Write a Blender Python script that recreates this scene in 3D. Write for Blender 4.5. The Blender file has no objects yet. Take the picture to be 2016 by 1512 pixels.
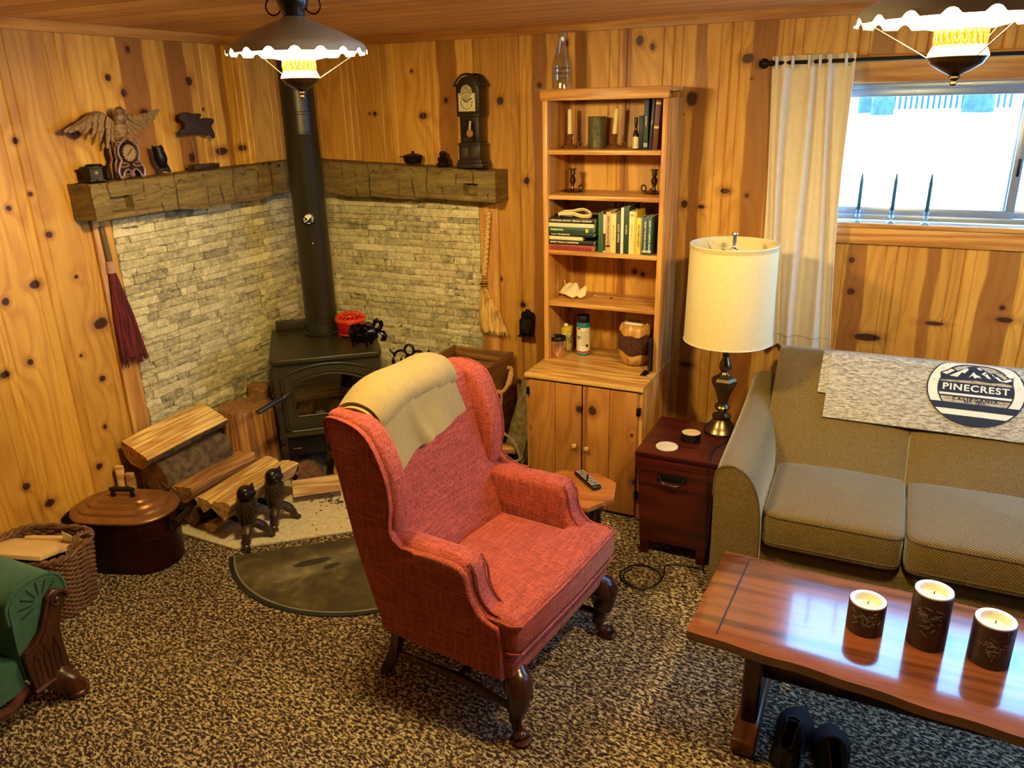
import bpy, bmesh, math, random
from mathutils import Vector, Matrix, Euler, noise
sc = bpy.context.scene
COL = sc.collection
R = math.radians
PI = math.pi

# ------------------------------------------------------------------ camera
CAM = Vector((3.1342, -3.7695, 1.9064))
YAW, PITCH, ROLL, FPX = -0.447724, -0.345077, -0.0234974, 1532.135
_f = Vector((math.sin(YAW)*math.cos(PITCH), math.cos(YAW)*math.cos(PITCH), math.sin(PITCH)))
_r0 = Vector((math.cos(YAW), -math.sin(YAW), 0)); _u0 = _r0.cross(_f)
_r = math.cos(ROLL)*_r0 + math.sin(ROLL)*_u0; _u = math.cos(ROLL)*_u0 - math.sin(ROLL)*_r0
cd = bpy.data.cameras.new('camera'); cam = bpy.data.objects.new('camera', cd); COL.objects.link(cam)
cam.matrix_world = Matrix(((_r.x, _u.x, -_f.x, CAM.x), (_r.y, _u.y, -_f.y, CAM.y), (_r.z, _u.z, -_f.z, CAM.z), (0, 0, 0, 1)))
cd.sensor_fit = 'HORIZONTAL'; cd.sensor_width = 36; cd.lens = FPX/2016*36; cd.clip_start = .05
sc.camera = cam

# ------------------------------------------------------------------ world, lights, exposure
sc.view_settings.view_transform = 'Standard'; sc.view_settings.look = 'None'
sc.view_settings.exposure = 0.5; sc.view_settings.gamma = 1.0
sc.cycles.use_denoising = True
sc.cycles.max_bounces = 10; sc.cycles.diffuse_bounces = 4; sc.cycles.glossy_bounces = 4
sc.cycles.sample_clamp_indirect = 6.0
W = bpy.data.worlds.new('daylight'); sc.world = W; W.use_nodes = True
_bg = W.node_tree.nodes['Background']
_bg.inputs['Color'].default_value = (.19, .48, 1.0, 1); _bg.inputs['Strength'].default_value = 18.0
BULB_W = 112.0            # each pendant's bulb
BULB_COL = (1.0, .78, .35)

def light(name, kind, loc, energy, color, size=None, size_y=None, rot=None, parent=None):
    l = bpy.data.lights.new(name, kind); o = bpy.data.objects.new(name, l); COL.objects.link(o)
    l.energy = energy; l.color = color
    if kind == 'AREA':
        l.shape = 'RECTANGLE'; l.size = size; l.size_y = size_y
    elif size: l.shadow_soft_size = size
    o.location = loc
    if rot: o.rotation_euler = rot
    if parent: o.parent = parent
    return o
# the sky outside lights the room through the window behind the sofa and an unseen one added on the right wall; portals over both
for nm, loc, sx, sy, rot in (('window_portal', (3.675, .125, 1.669), 1.86, .56, (R(-90), 0, 0)), ('added_window_portal', (5.43, -.70, 1.475), .94, .88, (0, R(90), 0))):
    pl_ = light(nm, 'AREA', loc, 1, (1, 1, 1), sx, sy, rot); pl_.data.cycles.is_portal = True
# weak unseen fill added behind the camera in place of bounced light
light('rear_bounce_fill', 'POINT', (1.2, -5.7, 1.95), 3, BULB_COL, .12)

# ------------------------------------------------------------------ helpers: pixel rays onto real planes
def ray(u, v): return _f + _r*((u-1008)/FPX) - _u*((v-756)/FPX)
def PX(u, v, x): d = ray(u, v); return CAM + d*((x-CAM.x)/d.x)
def PY(u, v, y): d = ray(u, v); return CAM + d*((y-CAM.y)/d.y)
def PZ(u, v, z): d = ray(u, v); return CAM + d*((z-CAM.z)/d.z)

def lin(c):
    if isinstance(c, str):
        c = c.lstrip('#'); c = [int(c[i:i+2], 16)/255 for i in (0, 2, 4)]
        return tuple(x/12.92 if x <= .04045 else ((x+.055)/1.055)**2.4 for x in c) + (1,)
    return tuple(c)[:3] + (1,)

# ------------------------------------------------------------------ materials
MATS = {}
class NT:
    def __init__(s, name):
        s.m = bpy.data.materials.new(name); s.m.use_nodes = True
        s.t = s.m.node_tree; s.b = s.t.nodes['Principled BSDF']; s.l = s.t.links
        MATS[name] = s.m
    def set(s, sock, v):
        if isinstance(v, bpy.types.NodeSocket): s.l.new(v, sock)
        elif v is not None: sock.default_value = v
    def nd(s, typ, ins=None, **props):
        n = s.t.nodes.new(typ)
        for k, v in props.items(): setattr(n, k, v)
        for k, v in (ins or {}).items(): s.set(n.inputs[k], v)
        return n
    def M(s, op, a, b=None, c=None, clamp=False):
        n = s.nd('ShaderNodeMath', operation=op, use_clamp=clamp); s.set(n.inputs[0], a)
        if b is not None: s.set(n.inputs[1], b)
        if c is not None: s.set(n.inputs[2], c)
        return n.outputs[0]
    def V(s, op, a, b=None):
        n = s.nd('ShaderNodeVectorMath', operation=op); s.set(n.inputs[0], a)
        if b is not None: s.set(n.inputs[1], b)
        return n.outputs['Value'] if op in ('LENGTH', 'DISTANCE', 'DOT_PRODUCT') else n.outputs[0]
    def obj(s): return s.nd('ShaderNodeTexCoord').outputs['Object']
    def xyz(s, v): n = s.nd('ShaderNodeSeparateXYZ', {0: v}); return n.outputs[0], n.outputs[1], n.outputs[2]
    def comb(s, x, y, z): return s.nd('ShaderNodeCombineXYZ', {0: x, 1: y, 2: z}).outputs[0]
    def noise(s, vec, scale, detail=3, rough=.55, dist=0):
        return s.nd('ShaderNodeTexNoise', {'Vector': vec, 'Scale': scale, 'Detail': detail, 'Roughness': rough, 'Distortion': dist}).outputs['Fac']
    def ramp(s, fac, stops, interp='LINEAR'):
        n = s.nd('ShaderNodeValToRGB', {0: fac}); r = n.color_ramp; r.interpolation = interp
        while len(r.elements) < len(stops): r.elements.new(.5)
        for e, (p, c) in zip(r.elements, stops): e.position = p; e.color = lin(c)
        return n.outputs['Color']
    def mix(s, fac, a, b, blend='MIX'):
        n = s.nd('ShaderNodeMix', data_type='RGBA', blend_type=blend)
        s.set(n.inputs[0], fac); s.set(n.inputs[6], a if isinstance(a, bpy.types.NodeSocket) else lin(a)); s.set(n.inputs[7], b if isinstance(b, bpy.types.NodeSocket) else lin(b))
        return n.outputs[2]
    def step(s, x, lo, hi): return s.nd('ShaderNodeMapRange', {0: x, 1: lo, 2: hi, 3: 0., 4: 1.}, interpolation_type='SMOOTHSTEP').outputs[0]
    def bump(s, h, strength=.3, dist=.01):
        n = s.nd('ShaderNodeBump', {'Height': h, 'Strength': strength, 'Distance': dist}); s.l.new(n.outputs[0], s.b.inputs['Normal'])
    def out(s, color=None, rough=None, metal=None, **kw):
        if color is not None: s.set(s.b.inputs['Base Color'], color if isinstance(color, bpy.types.NodeSocket) else lin(color))
        if rough is not None: s.set(s.b.inputs['Roughness'], rough)
        if metal is not None: s.set(s.b.inputs['Metallic'], metal)
        for k, v in kw.items(): s.set(s.b.inputs[k.replace('_', ' ')], v)
        return s.m

def plain(name, color, rough=.5, metal=0., vary=.12, vscale=12, bump=0, bscale=60, **kw):
    t = NT(name); o = t.obj(); c = lin(color)
    n = t.noise(o, vscale, 3)
    lo = tuple(x*(1-vary) for x in c[:3]); hi = tuple(min(1, x*(1+vary)) for x in c[:3])
    col = t.ramp(n, [(.3, lo), (.7, hi)])
    if bump: t.bump(t.noise(o, bscale, 4), bump, .004)
    return t.out(col, rough, metal, **kw)

def wood(name, dark, light_, axis='x', scale=1., rough=.4, ring=1., knots=0., bump=.08, **kw):
    """long grain along AXIS of the part"""
    t = NT(name); o = t.obj(); x, y, z = t.xyz(o)
    k = .07
    v = {'x': t.comb(t.M('MULTIPLY', x, k), y, z), 'y': t.comb(x, t.M('MULTIPLY', y, k), z), 'z': t.comb(x, y, t.M('MULTIPLY', z, k))}[axis]
    big = t.noise(v, 9*scale, 2)
    w = t.M('SINE', t.M('ADD', t.M('MULTIPLY', big, 34*ring), t.M('MULTIPLY', t.noise(v, 30*scale, 2), 3)))
    fine = t.noise(v, 160*scale, 3)
    f = t.M('ADD', t.M('MULTIPLY', t.M('ADD', t.M('MULTIPLY', w, .5), .5), .45), t.M('MULTIPLY', fine, .55))
    col = t.ramp(f, [(.18, dark), (.75, light_)])
    if knots:
        kk = t.nd('ShaderNodeTexVoronoi', {'Vector': t.comb(t.M('MULTIPLY', x, .8), y, t.M('MULTIPLY', z, .8)), 'Scale': 7.}).outputs['Distance']
        col = t.mix(t.M('SUBTRACT', 1., t.step(kk, .05, .16*knots)), col, tuple(c*.28 for c in lin(dark)[:3]))
    t.bump(f, bump, .002)
    return t.out(col, rough, **kw)

def panel_wood(name, ax, knots, stripes, period, off, dark='#a4681f', lightc='#dcaa48', heart='#7d4316', tone=.16, rough=.38):
    """knotty pine boards: knots (u, z, r, stretch), heartwood stripes (u, half width)"""
    t = NT(name); o = t.obj(); x, y, z = t.xyz(o); u = x if ax == 'x' else y
    bid = t.M('FLOOR', t.M('DIVIDE', t.M('SUBTRACT', u, off), period))
    rnd = t.nd('ShaderNodeTexWhiteNoise', {'W': bid}, noise_dimensions='1D').outputs['Value']
    p2 = t.comb(u, t.M('MULTIPLY', bid, 3.7), z)
    K = None
    for (ku, kz, r, st) in knots:
        d = t.V('LENGTH', t.V('MULTIPLY', t.V('SUBTRACT', t.comb(u, z, 0.), (ku, kz, 0)), (1/(r*st), 1/r, 0)))
        K = d if K is None else t.M('SMOOTH_MIN', K, d, .4)
    wob = t.noise(p2, 26, 2)
    Kw = t.M('ADD', K, t.M('MULTIPLY', t.M('SUBTRACT', wob, .5), .5))
    bulge = t.M('POWER', 2.718, t.M('MULTIPLY', K, -.45))
    low = t.noise(t.comb(t.M('MULTIPLY', u, 2.6), t.M('MULTIPLY', bid, 3.7), t.M('MULTIPLY', z, .45)), 1.6, 2)
    ph = t.M('ADD', t.M('ADD', t.M('MULTIPLY', low, 60), t.M('MULTIPLY', u, 90)), t.M('MULTIPLY', bulge, 9))
    ring = t.M('ADD', t.M('MULTIPLY', t.M('SINE', ph), .5), .5)
    ring = t.M('POWER', ring, 2.2)
    fine = t.noise(t.comb(t.M('MULTIPLY', u, 1.), t.M('MULTIPLY', bid, 3.7), t.M('MULTIPLY', z, .03)), 240, 2)
    mid = t.noise(t.comb(u, t.M('MULTIPLY', bid, 1.7), t.M('MULTIPLY', z, .1)), 14, 2)
    f = t.M('ADD', t.M('ADD', t.M('MULTIPLY', ring, .17), t.M('MULTIPLY', fine, .40)), t.M('MULTIPLY', mid, .42))
    col = t.ramp(f, [(.25, lightc), (.8, dark)])
    tn = t.M('ADD', 1-tone, t.M('MULTIPLY', rnd, 2*tone))
    col = t.mix(1., col, t.comb(tn, t.M('POWER', tn, 1.25), t.M('POWER', tn, 1.5)), 'MULTIPLY')
    H = None
    uw = t.M('ADD', u, t.M('MULTIPLY', t.M('SUBTRACT', t.noise(t.comb(t.M('MULTIPLY', u, 3.), 0., z), 2.2, 2), .5), .05))
    for (su, hw) in stripes:
        s_ = t.M('SUBTRACT', 1., t.step(t.M('ABSOLUTE', t.M('SUBTRACT', uw, su)), hw-.006, hw+.006))
        H = s_ if H is None else t.M('MAXIMUM', H, s_)
    if H is not None: col = t.mix(t.M('MULTIPLY', H, .72), col, heart)
    halo = t.M('SUBTRACT', 1., t.step(Kw, 1., 2.4))
    col = t.mix(t.M('MULTIPLY', halo, .45), col, heart)
    core = t.M('SUBTRACT', 1., t.step(Kw, .75, 1.1))
    col = t.mix(core, col, t.ramp(t.M('FRACT', t.M('MULTIPLY', K, 2.3)), [(.2, '#2c1206'), (.8, '#4a2210')]))
    t.bump(t.M('ADD', f, core), .06, .002)
    return t.out(col, t.M('ADD', rough, t.M('MULTIPLY', fine, .15)))

def weave(name, dark, light_, sx=420., sz=420., axes='xz', slub=.5, rough=.85, bump=.25, sheen=.3, sheen_col=(1, 1, 1, 1)):
    t = NT(name); o = t.obj(); x, y, z = t.xyz(o)
    k = .07
    n1 = t.noise(t.comb(t.M('MULTIPLY', x, k), y, z), sx, 2); n2 = t.noise(t.comb(x, t.M('MULTIPLY', y, k), z), sx, 2); n3 = t.noise(t.comb(x, y, t.M('MULTIPLY', z, k)), sz, 2)
    w1 = t.M('MULTIPLY', t.M('ADD', t.M('ADD', n1, n2), n3), 1/3.); w2 = t.M('SUBTRACT', t.M('MAXIMUM', t.M('MAXIMUM', n1, n2), n3), .12)
    grain = t.noise(o, 700, 2)
    f = t.M('ADD', t.M('ADD', t.M('MULTIPLY', w1, .4*slub/.55), t.M('MULTIPLY', w2, .4*slub/.55)), t.M('MULTIPLY', grain, 1-.8*slub/.55))
    col = t.ramp(f, [(.42, dark), (.54, light_)])
    t.bump(f, bump, .004)
    t.out(col, rough); t.b.inputs['Sheen Weight'].default_value = sheen; t.b.inputs['Sheen Tint'].default_value = sheen_col
    return t.m

def glow(name, color, strength, base='#ffffff'):
    t = NT(name); t.out(base, .5); t.b.inputs['Emission Color'].default_value = lin(color); t.b.inputs['Emission Strength'].default_value = strength
    return t.m

# ------------------------------------------------------------------ mesh building
class MB:
    def __init__(s): s.v = []; s.f = []; s.mi = []
    def add(s, vs, fs, M=None, mi=0):
        o = len(s.v)
        s.v += [tuple(M @ Vector(p)) if M is not None else tuple(p) for p in vs]
        for f in fs: s.f.append([o+i for i in f]); s.mi.append(mi)
        return s
    def bm(s, b, M=None, mi=0):
        b.verts.ensure_lookup_table()
        for i, v in enumerate(b.verts): v.index = i
        s.add([v.co[:] for v in b.verts], [[v.index for v in f.verts] for f in b.faces], M, mi); b.free(); return s
    def box(s, c, size, bev=0., seg=2, rot=None, mi=0, sub=0):
        b = bmesh.new(); bmesh.ops.create_cube(b, size=1)
        bmesh.ops.scale(b, vec=size, verts=b.verts)
        if sub: bmesh.ops.subdivide_edges(b, edges=b.edges, cuts=sub, use_grid_fill=True)
        if bev:
            es = [e for e in b.edges if e.calc_face_angle(0) > .5]
            bmesh.ops.bevel(b, geom=es, offset=min(bev, min(size)*.49), segments=seg, profile=.5, affect='EDGES')
        M = Matrix.Translation(c)
        if rot is not None: M = M @ (rot.to_4x4() if isinstance(rot, Matrix) else Euler(rot).to_matrix().to_4x4())
        return s.bm(b, M, mi)
    def cyl(s, p0, p1, r0, r1=None, n=16, caps=True, mi=0): return s.tube([p0, p1], [r0, r0 if r1 is None else r1], n, caps=caps, mi=mi)
    def lathe(s, prof, n=32, M=None, cap=True, mi=0, ab=None):
        vs = []; fs = []; sx, sy = ab or (1, 1)
        for r, z in prof:
            for k in range(n): a = 2*PI*k/n; vs.append((r*math.cos(a)*sx, r*math.sin(a)*sy, z))
        for j in range(len(prof)-1):
            for k in range(n): fs.append((j*n+k, j*n+(k+1) % n, (j+1)*n+(k+1) % n, (j+1)*n+k))
        if cap:
            if prof[0][0] > 1e-6: fs.append(tuple(reversed(range(n))))
            if prof[-1][0] > 1e-6: fs.append(tuple((len(prof)-1)*n+k for k in range(n)))
        return s.add(vs, fs, M, mi)
    def tube(s, pts, rad, n=8, closed=False, caps=True, mi=0, flat=None):
        pts = [Vector(p) for p in pts]; m = len(pts)
        if not isinstance(rad, (list, tuple)): rad = [rad]*m
        vs = []; fs = []; up = None
        for i, p in enumerate(pts):
            a = pts[(i-1) % m] if (closed or i > 0) else p; b = pts[(i+1) % m] if (closed or i < m-1) else p
            t = (b-a).normalized() if (b-a).length > 1e-9 else Vector((0, 0, 1))
            if up is None:
                up = t.orthogonal().normalized()
            up = (up - t*up.dot(t)); up = up.normalized() if up.length > 1e-6 else t.orthogonal().normalized()
            w = t.cross(up)
            for k in range(n):
                an = 2*PI*k/n; c_, s_ = math.cos(an), math.sin(an)
                if flat: c_ *= flat[0]; s_ *= flat[1]
                vs.append(p + (up*c_ + w*s_)*rad[i])
        for i in range(m if closed else m-1):
            j = (i+1) % m
            for k in range(n): fs.append((i*n+k, i*n+(k+1) % n, j*n+(k+1) % n, j*n+k))
        if caps and not closed: fs += [tuple(reversed(range(n))), tuple((m-1)*n+k for k in range(n))]
        return s.add(vs, fs, None, mi)
    def prism(s, out, depth, M=None, bev=0., seg=2, mi=0):
        """2D outline (x, y) from z=0 to z=depth"""
        b = bmesh.new(); vs = [b.verts.new((p[0], p[1], 0)) for p in out]; f = b.faces.new(vs)
        r = bmesh.ops.extrude_face_region(b, geom=[f]); bmesh.ops.translate(b, vec=(0, 0, depth), verts=[g for g in r['geom'] if isinstance(g, bmesh.types.BMVert)])
        bmesh.ops.recalc_face_normals(b, faces=b.faces)
        if bev:
            es = [e for e in b.edges if (abs(e.verts[0].co.z-e.verts[1].co.z) < 1e-6)]
            bmesh.ops.bevel(b, geom=es, offset=bev, segments=seg, profile=.5, affect='EDGES')
        return s.bm(b, M, mi)
    def grid(s, fn, nu, nv, thick=0., mi=0, cu=False, cv=False):
        P = [[Vector(fn(i/(nu if cu else nu-1), j/(nv if cv else nv-1))) for j in range(nv)] for i in range(nu)]
        vs = [p for row in P for p in row]; fs = []
        for i in range(nu if cu else nu-1):
            for j in range(nv if cv else nv-1):
                fs.append((i*nv+j, ((i+1) % nu)*nv+j, ((i+1) % nu)*nv+(j+1) % nv, i*nv+(j+1) % nv))
        if not thick: return s.add(vs, fs, None, mi)
        N = []
        for i in range(nu):
            for j in range(nv):
                a = P[(i+1) % nu if cu else min(i+1, nu-1)][j]-P[(i-1) % nu if cu else max(i-1, 0)][j]
                b = P[i][(j+1) % nv if cv else min(j+1, nv-1)]-P[i][(j-1) % nv if cv else max(j-1, 0)]
                n = a.cross(b); N.append(n.normalized() if n.length > 1e-12 else Vector((0, 0, 1)))
        o = len(vs); vs2 = [p-n*thick for p, n in zip(vs, N)]
        fs2 = [tuple(reversed([o+i for i in f])) for f in fs]
        rim = []
        if not cv:
            for i in range(nu if cu else nu-1):
                a, b = i*nv, ((i+1) % nu)*nv; rim.append((b, a, o+a, o+b))
                a, b = i*nv+nv-1, ((i+1) % nu)*nv+nv-1; rim.append((a, b, o+b, o+a))
        if not cu:
            for j in range(nv if cv else nv-1):
                a, b = j, (j+1) % nv; rim.append((a, b, o+b, o+a))
                a, b = (nu-1)*nv+j, (nu-1)*nv+(j+1) % nv; rim.append((b, a, o+a, o+b))
        return s.add(vs+vs2, fs+fs2+rim, None, mi)
    def pillow(s, c, size, e=.35, n=24, rot=None, mi=0, crown=0.):
        """super-ellipsoid cushion"""
        sp = lambda w, m: math.copysign(abs(w)**m, w)
        vs = []; fs = []; nl = n; nm = n//2+1
        for j in range(nm):
            ph = -PI/2 + PI*j/(nm-1)
            for k in range(nl):
                th = 2*PI*k/nl
                cx = sp(math.cos(ph), e); x = cx*sp(math.cos(th), e); y = cx*sp(math.sin(th), e); z = sp(math.sin(ph), e)
                z += crown*(1-x*x)*(1-y*y)*(1 if z > 0 else .2)
                vs.append((x*size[0]/2, y*size[1]/2, z*size[2]/2))
        for j in range(nm-1):
            for k in range(nl): fs.append((j*nl+k, j*nl+(k+1) % nl, (j+1)*nl+(k+1) % nl, (j+1)*nl+k))
        M = Matrix.Translation(c)
        if rot is not None: M = M @ Euler(rot).to_matrix().to_4x4()
        return s.add(vs, fs, M, mi)
    def text(s, body, size, M, depth=.0006, bold=0., spacing=1., mi=0):
        cu = bpy.data.curves.new('tmp', 'FONT'); cu.body = body; cu.size = size; cu.align_x = 'CENTER'; cu.align_y = 'CENTER'
        cu.extrude = depth; cu.offset = bold; cu.space_character = spacing; cu.resolution_u = 3
        o = bpy.data.objects.new('tmp', cu); COL.objects.link(o)
        dg = bpy.context.evaluated_depsgraph_get(); me = o.evaluated_get(dg).to_mesh()
        s.add([v.co[:] for v in me.vertices], [list(p.vertices) for p in me.polygons], M, mi)
        o.evaluated_get(dg).to_mesh_clear(); bpy.data.objects.remove(o); bpy.data.curves.remove(cu); return s
    def jitter(s, amp, scale=8., seed=0.):
        for i, p in enumerate(s.v):
            q = Vector(p)*scale + Vector((seed, seed*1.7, -seed)); n_ = noise.noise_vector(q); s.v[i] = tuple(Vector(p)+n_*amp)
        return s
    def build(s, name, mat, parent=None, world=False, ang=35, smooth=True):
        vs = s.v
        if world and parent is not None:
            Mw = Matrix.Identity(4); q_ = parent
            while q_ is not None: Mw = q_.matrix_basis @ Mw; q_ = q_.parent
            Mi = Mw.inverted(); vs = [tuple(Mi @ Vector(p)) for p in vs]
        me = bpy.data.meshes.new(name); me.from_pydata(vs, [], s.f)
        for m in (mat if isinstance(mat, (list, tuple)) else [mat]): me.materials.append(m)
        if len(me.materials) > 1: me.polygons.foreach_set('material_index', s.mi)
        b = bmesh.new(); b.from_mesh(me); bmesh.ops.recalc_face_normals(b, faces=b.faces); b.to_mesh(me); b.free()
        if smooth:
            me.shade_smooth(); me.set_sharp_from_angle(angle=R(ang))
        me.update()
        o = bpy.data.objects.new(name, me); COL.objects.link(o)
        if parent is not None: o.parent = parent
        return o

def tag(o, label=None, cat=None, group=None, kind=None):
    if label: o['label'] = label
    if cat: o['category'] = cat
    if group: o['group'] = group
    if kind: o['kind'] = kind
    return o
def thing(name, label, cat, loc=(0, 0, 0), rotz=0., group=None, rot=None):
    o = bpy.data.objects.new(name, None); COL.objects.link(o); o.empty_display_size = .05
    M = Matrix.Translation(loc) @ (Euler(rot).to_matrix().to_4x4() if rot else Matrix.Rotation(rotz, 4, 'Z')); o.matrix_basis = M
    return tag(o, label, cat, group)
def struct(o): o['kind'] = 'structure'; return o
def copy_tree(o, label=None, group=None):
    r = o.copy(); COL.objects.link(r)
    if label: r['label'] = label
    if group: r['group'] = group
    for ch in list(o.children):
        c = ch.copy(); COL.objects.link(c); c.parent = r
        for g in list(ch.children):
            d = g.copy(); COL.objects.link(d); d.parent = c
    return r
def rotM(loc, rx=0, ry=0, rz=0): return Matrix.Translation(loc) @ Euler((rx, ry, rz)).to_matrix().to_4x4()
def frame(o, x, y):
    """matrix with origin o, local x along X, local y along Y"""
    x = Vector(x).normalized(); y = Vector(y); y = (y-x*x.dot(y)).normalized(); z = x.cross(y)
    return Matrix(((x.x, y.x, z.x, o[0]), (x.y, y.y, z.y, o[1]), (x.z, y.z, z.z, o[2]), (0, 0, 0, 1)))
def spl(pts, n):
    """Catmull-Rom through pts"""
    P = [Vector(p) for p in pts]; out = []
    for i in range(len(P)-1):
        a, b, c, d = P[max(i-1, 0)], P[i], P[i+1], P[min(i+2, len(P)-1)]
        for k in range(n):
            t = k/n; out.append(.5*((2*b)+(c-a)*t+(2*a-5*b+4*c-d)*t*t+(3*b-a-3*c+d)*t**3))
    return out+[P[-1]]

# ------------------------------------------------------------------ shared materials
M_IRON = plain('black_iron', '#17140f', .42, .6, .2, 30, .15, 90)
M_CAST = plain('cast_iron_brown', '#4c3b2a', .38, .5, .25, 25, .3, 70)
M_STOVE = plain('stove_enamel', '#35301d', .42, .35, .08, 8, .05, 400)
M_PIPE = plain('stovepipe_black', '#2b2619', .38, .4, .08, 6, .02, 300)
M_DARK = plain('dark_void', '#060504', .9)
M_BRASS = plain('aged_brass', '#74644a', .3, 1., .2, 20)
M_PEWTER = plain('pewter', '#6c625c', .28, 1., .15, 30)
M_STEEL = plain('brushed_steel', '#b9b4ac', .25, 1., .05, 40)
M_WAX = plain('ivory_wax', '#ead7a6', .5, 0, .05, 20, Subsurface_Weight=.15)
M_WHITE = plain('white_plastic', '#efe9dd', .4, 0, .03)
M_BLACK = plain('black_plastic', '#0d0d0f', .35, 0, .1)
M_PINE = wood('pine_boards', '#a8682a', '#d9a256', 'z', .9, .4)
M_PINEX = wood('pine_shelf', '#a5672d', '#dba65c', 'x', .9, .38)
M_PINETOP = wood('pine_counter', '#a9702c', '#e0b468', 'x', 1.1, .3, ring=1.2)
M_DOORW = wood('honey_pine_door', '#a8682a', '#d6a052', 'z', .7, .38)
M_BIRCH = plain('pale_knob_wood', '#d8a86a', .4)
M_SPLIT = wood('split_firewood', '#b07a34', '#efcb7e', 'x', 1.6, .8, ring=1.3, bump=.5)
M_SPLITD = wood('split_firewood_weathered', '#7d4f22', '#c4924e', 'x', 1.6, .85, ring=1.3, bump=.5)
M_BARK = plain('tree_bark', '#54432c', .95, 0, .65, 30, 1., 30)
M_ENDG = plain('log_end_grain', '#8d6236', .85, 0, .35, 40, .4, 90)
M_STUMP = wood('split_stump', '#6d4118', '#b9803a', 'z', 1.3, .75, ring=1.4, bump=.5)
M_MAHOG = wood('mahogany', '#2c0a07', '#4e1811', 'x', .8, .3, bump=.03)
M_TABLE = wood('coffee_table_wood', '#4a2414', '#83492a', 'x', .8, .16, ring=.8, bump=.02, Coat_Weight=.4, Coat_Roughness=.06)
M_WALNUT = wood('carved_walnut', '#2b120a', '#5a2c17', 'z', .9, .32)
M_LEG = wood('dark_turned_leg', '#1d0c08', '#452318', 'z', .9, .25)
M_OCT = wood('end_table_wood', '#7c3f1a', '#b06a30', 'x', .9, .3)
M_CRATE = wood('old_crate_wood', '#4e3013', '#8a5c2a', 'x', .9, .6, bump=.2)
M_CRATEZ = wood('old_crate_wood_inside', '#5a3a18', '#9a6c34', 'x', .9, .6, bump=.2)
M_SHADE_OUT = plain('lamp_tin_outside', '#b4b3ae', .35, .2, .05)
M_SHADE_IN = plain('lamp_tin_inside', '#fff4dd', .55, 0, .01)
M_LINEN = weave('linen_shade', '#d2be8a', '#e4d3a2', 600, 600, slub=.5, bump=.06, sheen=0)
M_CURT = plain('curtain_cotton', '#d3c7b4', .9, 0, .04, 30, .05, 500)
M_THROW = plain('khaki_throw', '#a08a58', .95, 0, .06, 60, .2, 700)
M_CHAIR = weave('coral_slub_fabric', '#802c1e', '#b9523b', 210, 210, slub=.57, bump=.5, sheen=.12, sheen_col=(1, .62, .55, 1))
M_GREEN = weave('green_velvet', '#0e2c1c', '#1f5136', 300, 300, slub=.5, bump=.2, sheen=.5, sheen_col=(.5, .9, .8, 1))
M_PAPER = plain('kraft_paper', '#dfbd86', .85, 0, .05, 8, .08, 40)
M_NEWS = plain('white_paper', '#e4dcc8', .8, 0, .04, 10)
M_WICK = plain('willow_wicker', '#6d4a34', .6, 0, .4, 60, .2, 200)
M_COPPER = plain('dark_copper', '#3c1a0e', .34, .7, .35, 9, .06, 60)
M_LIDC = plain('lid_copper', '#96683c', .36, .55, .18, 14, .05, 80)
M_RED = plain('red_enamel', '#a3130f', .28, 0, .05, 10, Coat_Weight=.4)
M_STRAW = wood('broom_straw', '#9a7030', '#ecc270', 'z', 3., .8, bump=.6)
M_BROOMR = wood('red_broom_straw', '#2a0608', '#741a1c', 'z', 3., .8, bump=.6)
M_RAT = plain('rattan_wrap', '#dcb468', .6, 0, .2, 60, .3, 180)
M_CORD = plain('black_cord', '#15110e', .5)
M_ROPE = plain('natural_rope', '#b98a56', .9, 0, .2, 60, .6, 160)

# sofa tweed
def sofa_mat():
    t = NT('olive_chenille'); o = t.obj(); x, y, z = t.xyz(o)
    a = t.M('SINE', t.M('MULTIPLY', x, 620.)); b = t.M('SINE', t.M('MULTIPLY', t.M('ADD', z, t.M('MULTIPLY', y, .8)), 520.))
    rw = t.M('MULTIPLY', t.M('ADD', t.M('MULTIPLY', a, b), 1.), .5)
    f = t.M('ADD', t.M('MULTIPLY', rw, .75), t.M('MULTIPLY', t.noise(o, 140, 2), .3))
    col = t.ramp(f, [(.22, '#1e1507'), (.55, '#755a20'), (.9, '#a08744')])
    t.bump(f, .5, .004); t.out(col, .8); t.b.inputs['Sheen Weight'].default_value = .8; t.b.inputs['Sheen Roughness'].default_value = .35
    t.b.inputs['Sheen Tint'].default_value = (.9, .95, .85, 1); return t.m
M_SOFA = sofa_mat()

def carpet_mat():
    t = NT('tweed_carpet'); o = t.obj(); x, y, z = t.xyz(o)
    v = t.comb(t.M('ADD', t.M('MULTIPLY', x, .62), t.M('MULTIPLY', y, .25)), y, 0.)
    n1 = t.noise(v, 105, 2, .6, .6); n2 = t.noise(v, 260, 2)
    f = t.M('ADD', t.M('MULTIPLY', n1, .8), t.M('MULTIPLY', n2, .2))
    col = t.ramp(f, [(.41, '#20110a'), (.48, '#4a2f1b'), (.53, '#a58a60'), (.60, '#dccba0')])
    big = t.noise(o, 3, 2)
    col = t.mix(t.M('MULTIPLY', t.step(big, .5, .6), .12), col, '#3a2416')
    t.bump(t.M('ADD', f, t.M('MULTIPLY', t.noise(v, 420, 2), .5)), .9, .012)
    return t.out(col, .95)
M_CARPET = carpet_mat()

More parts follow.
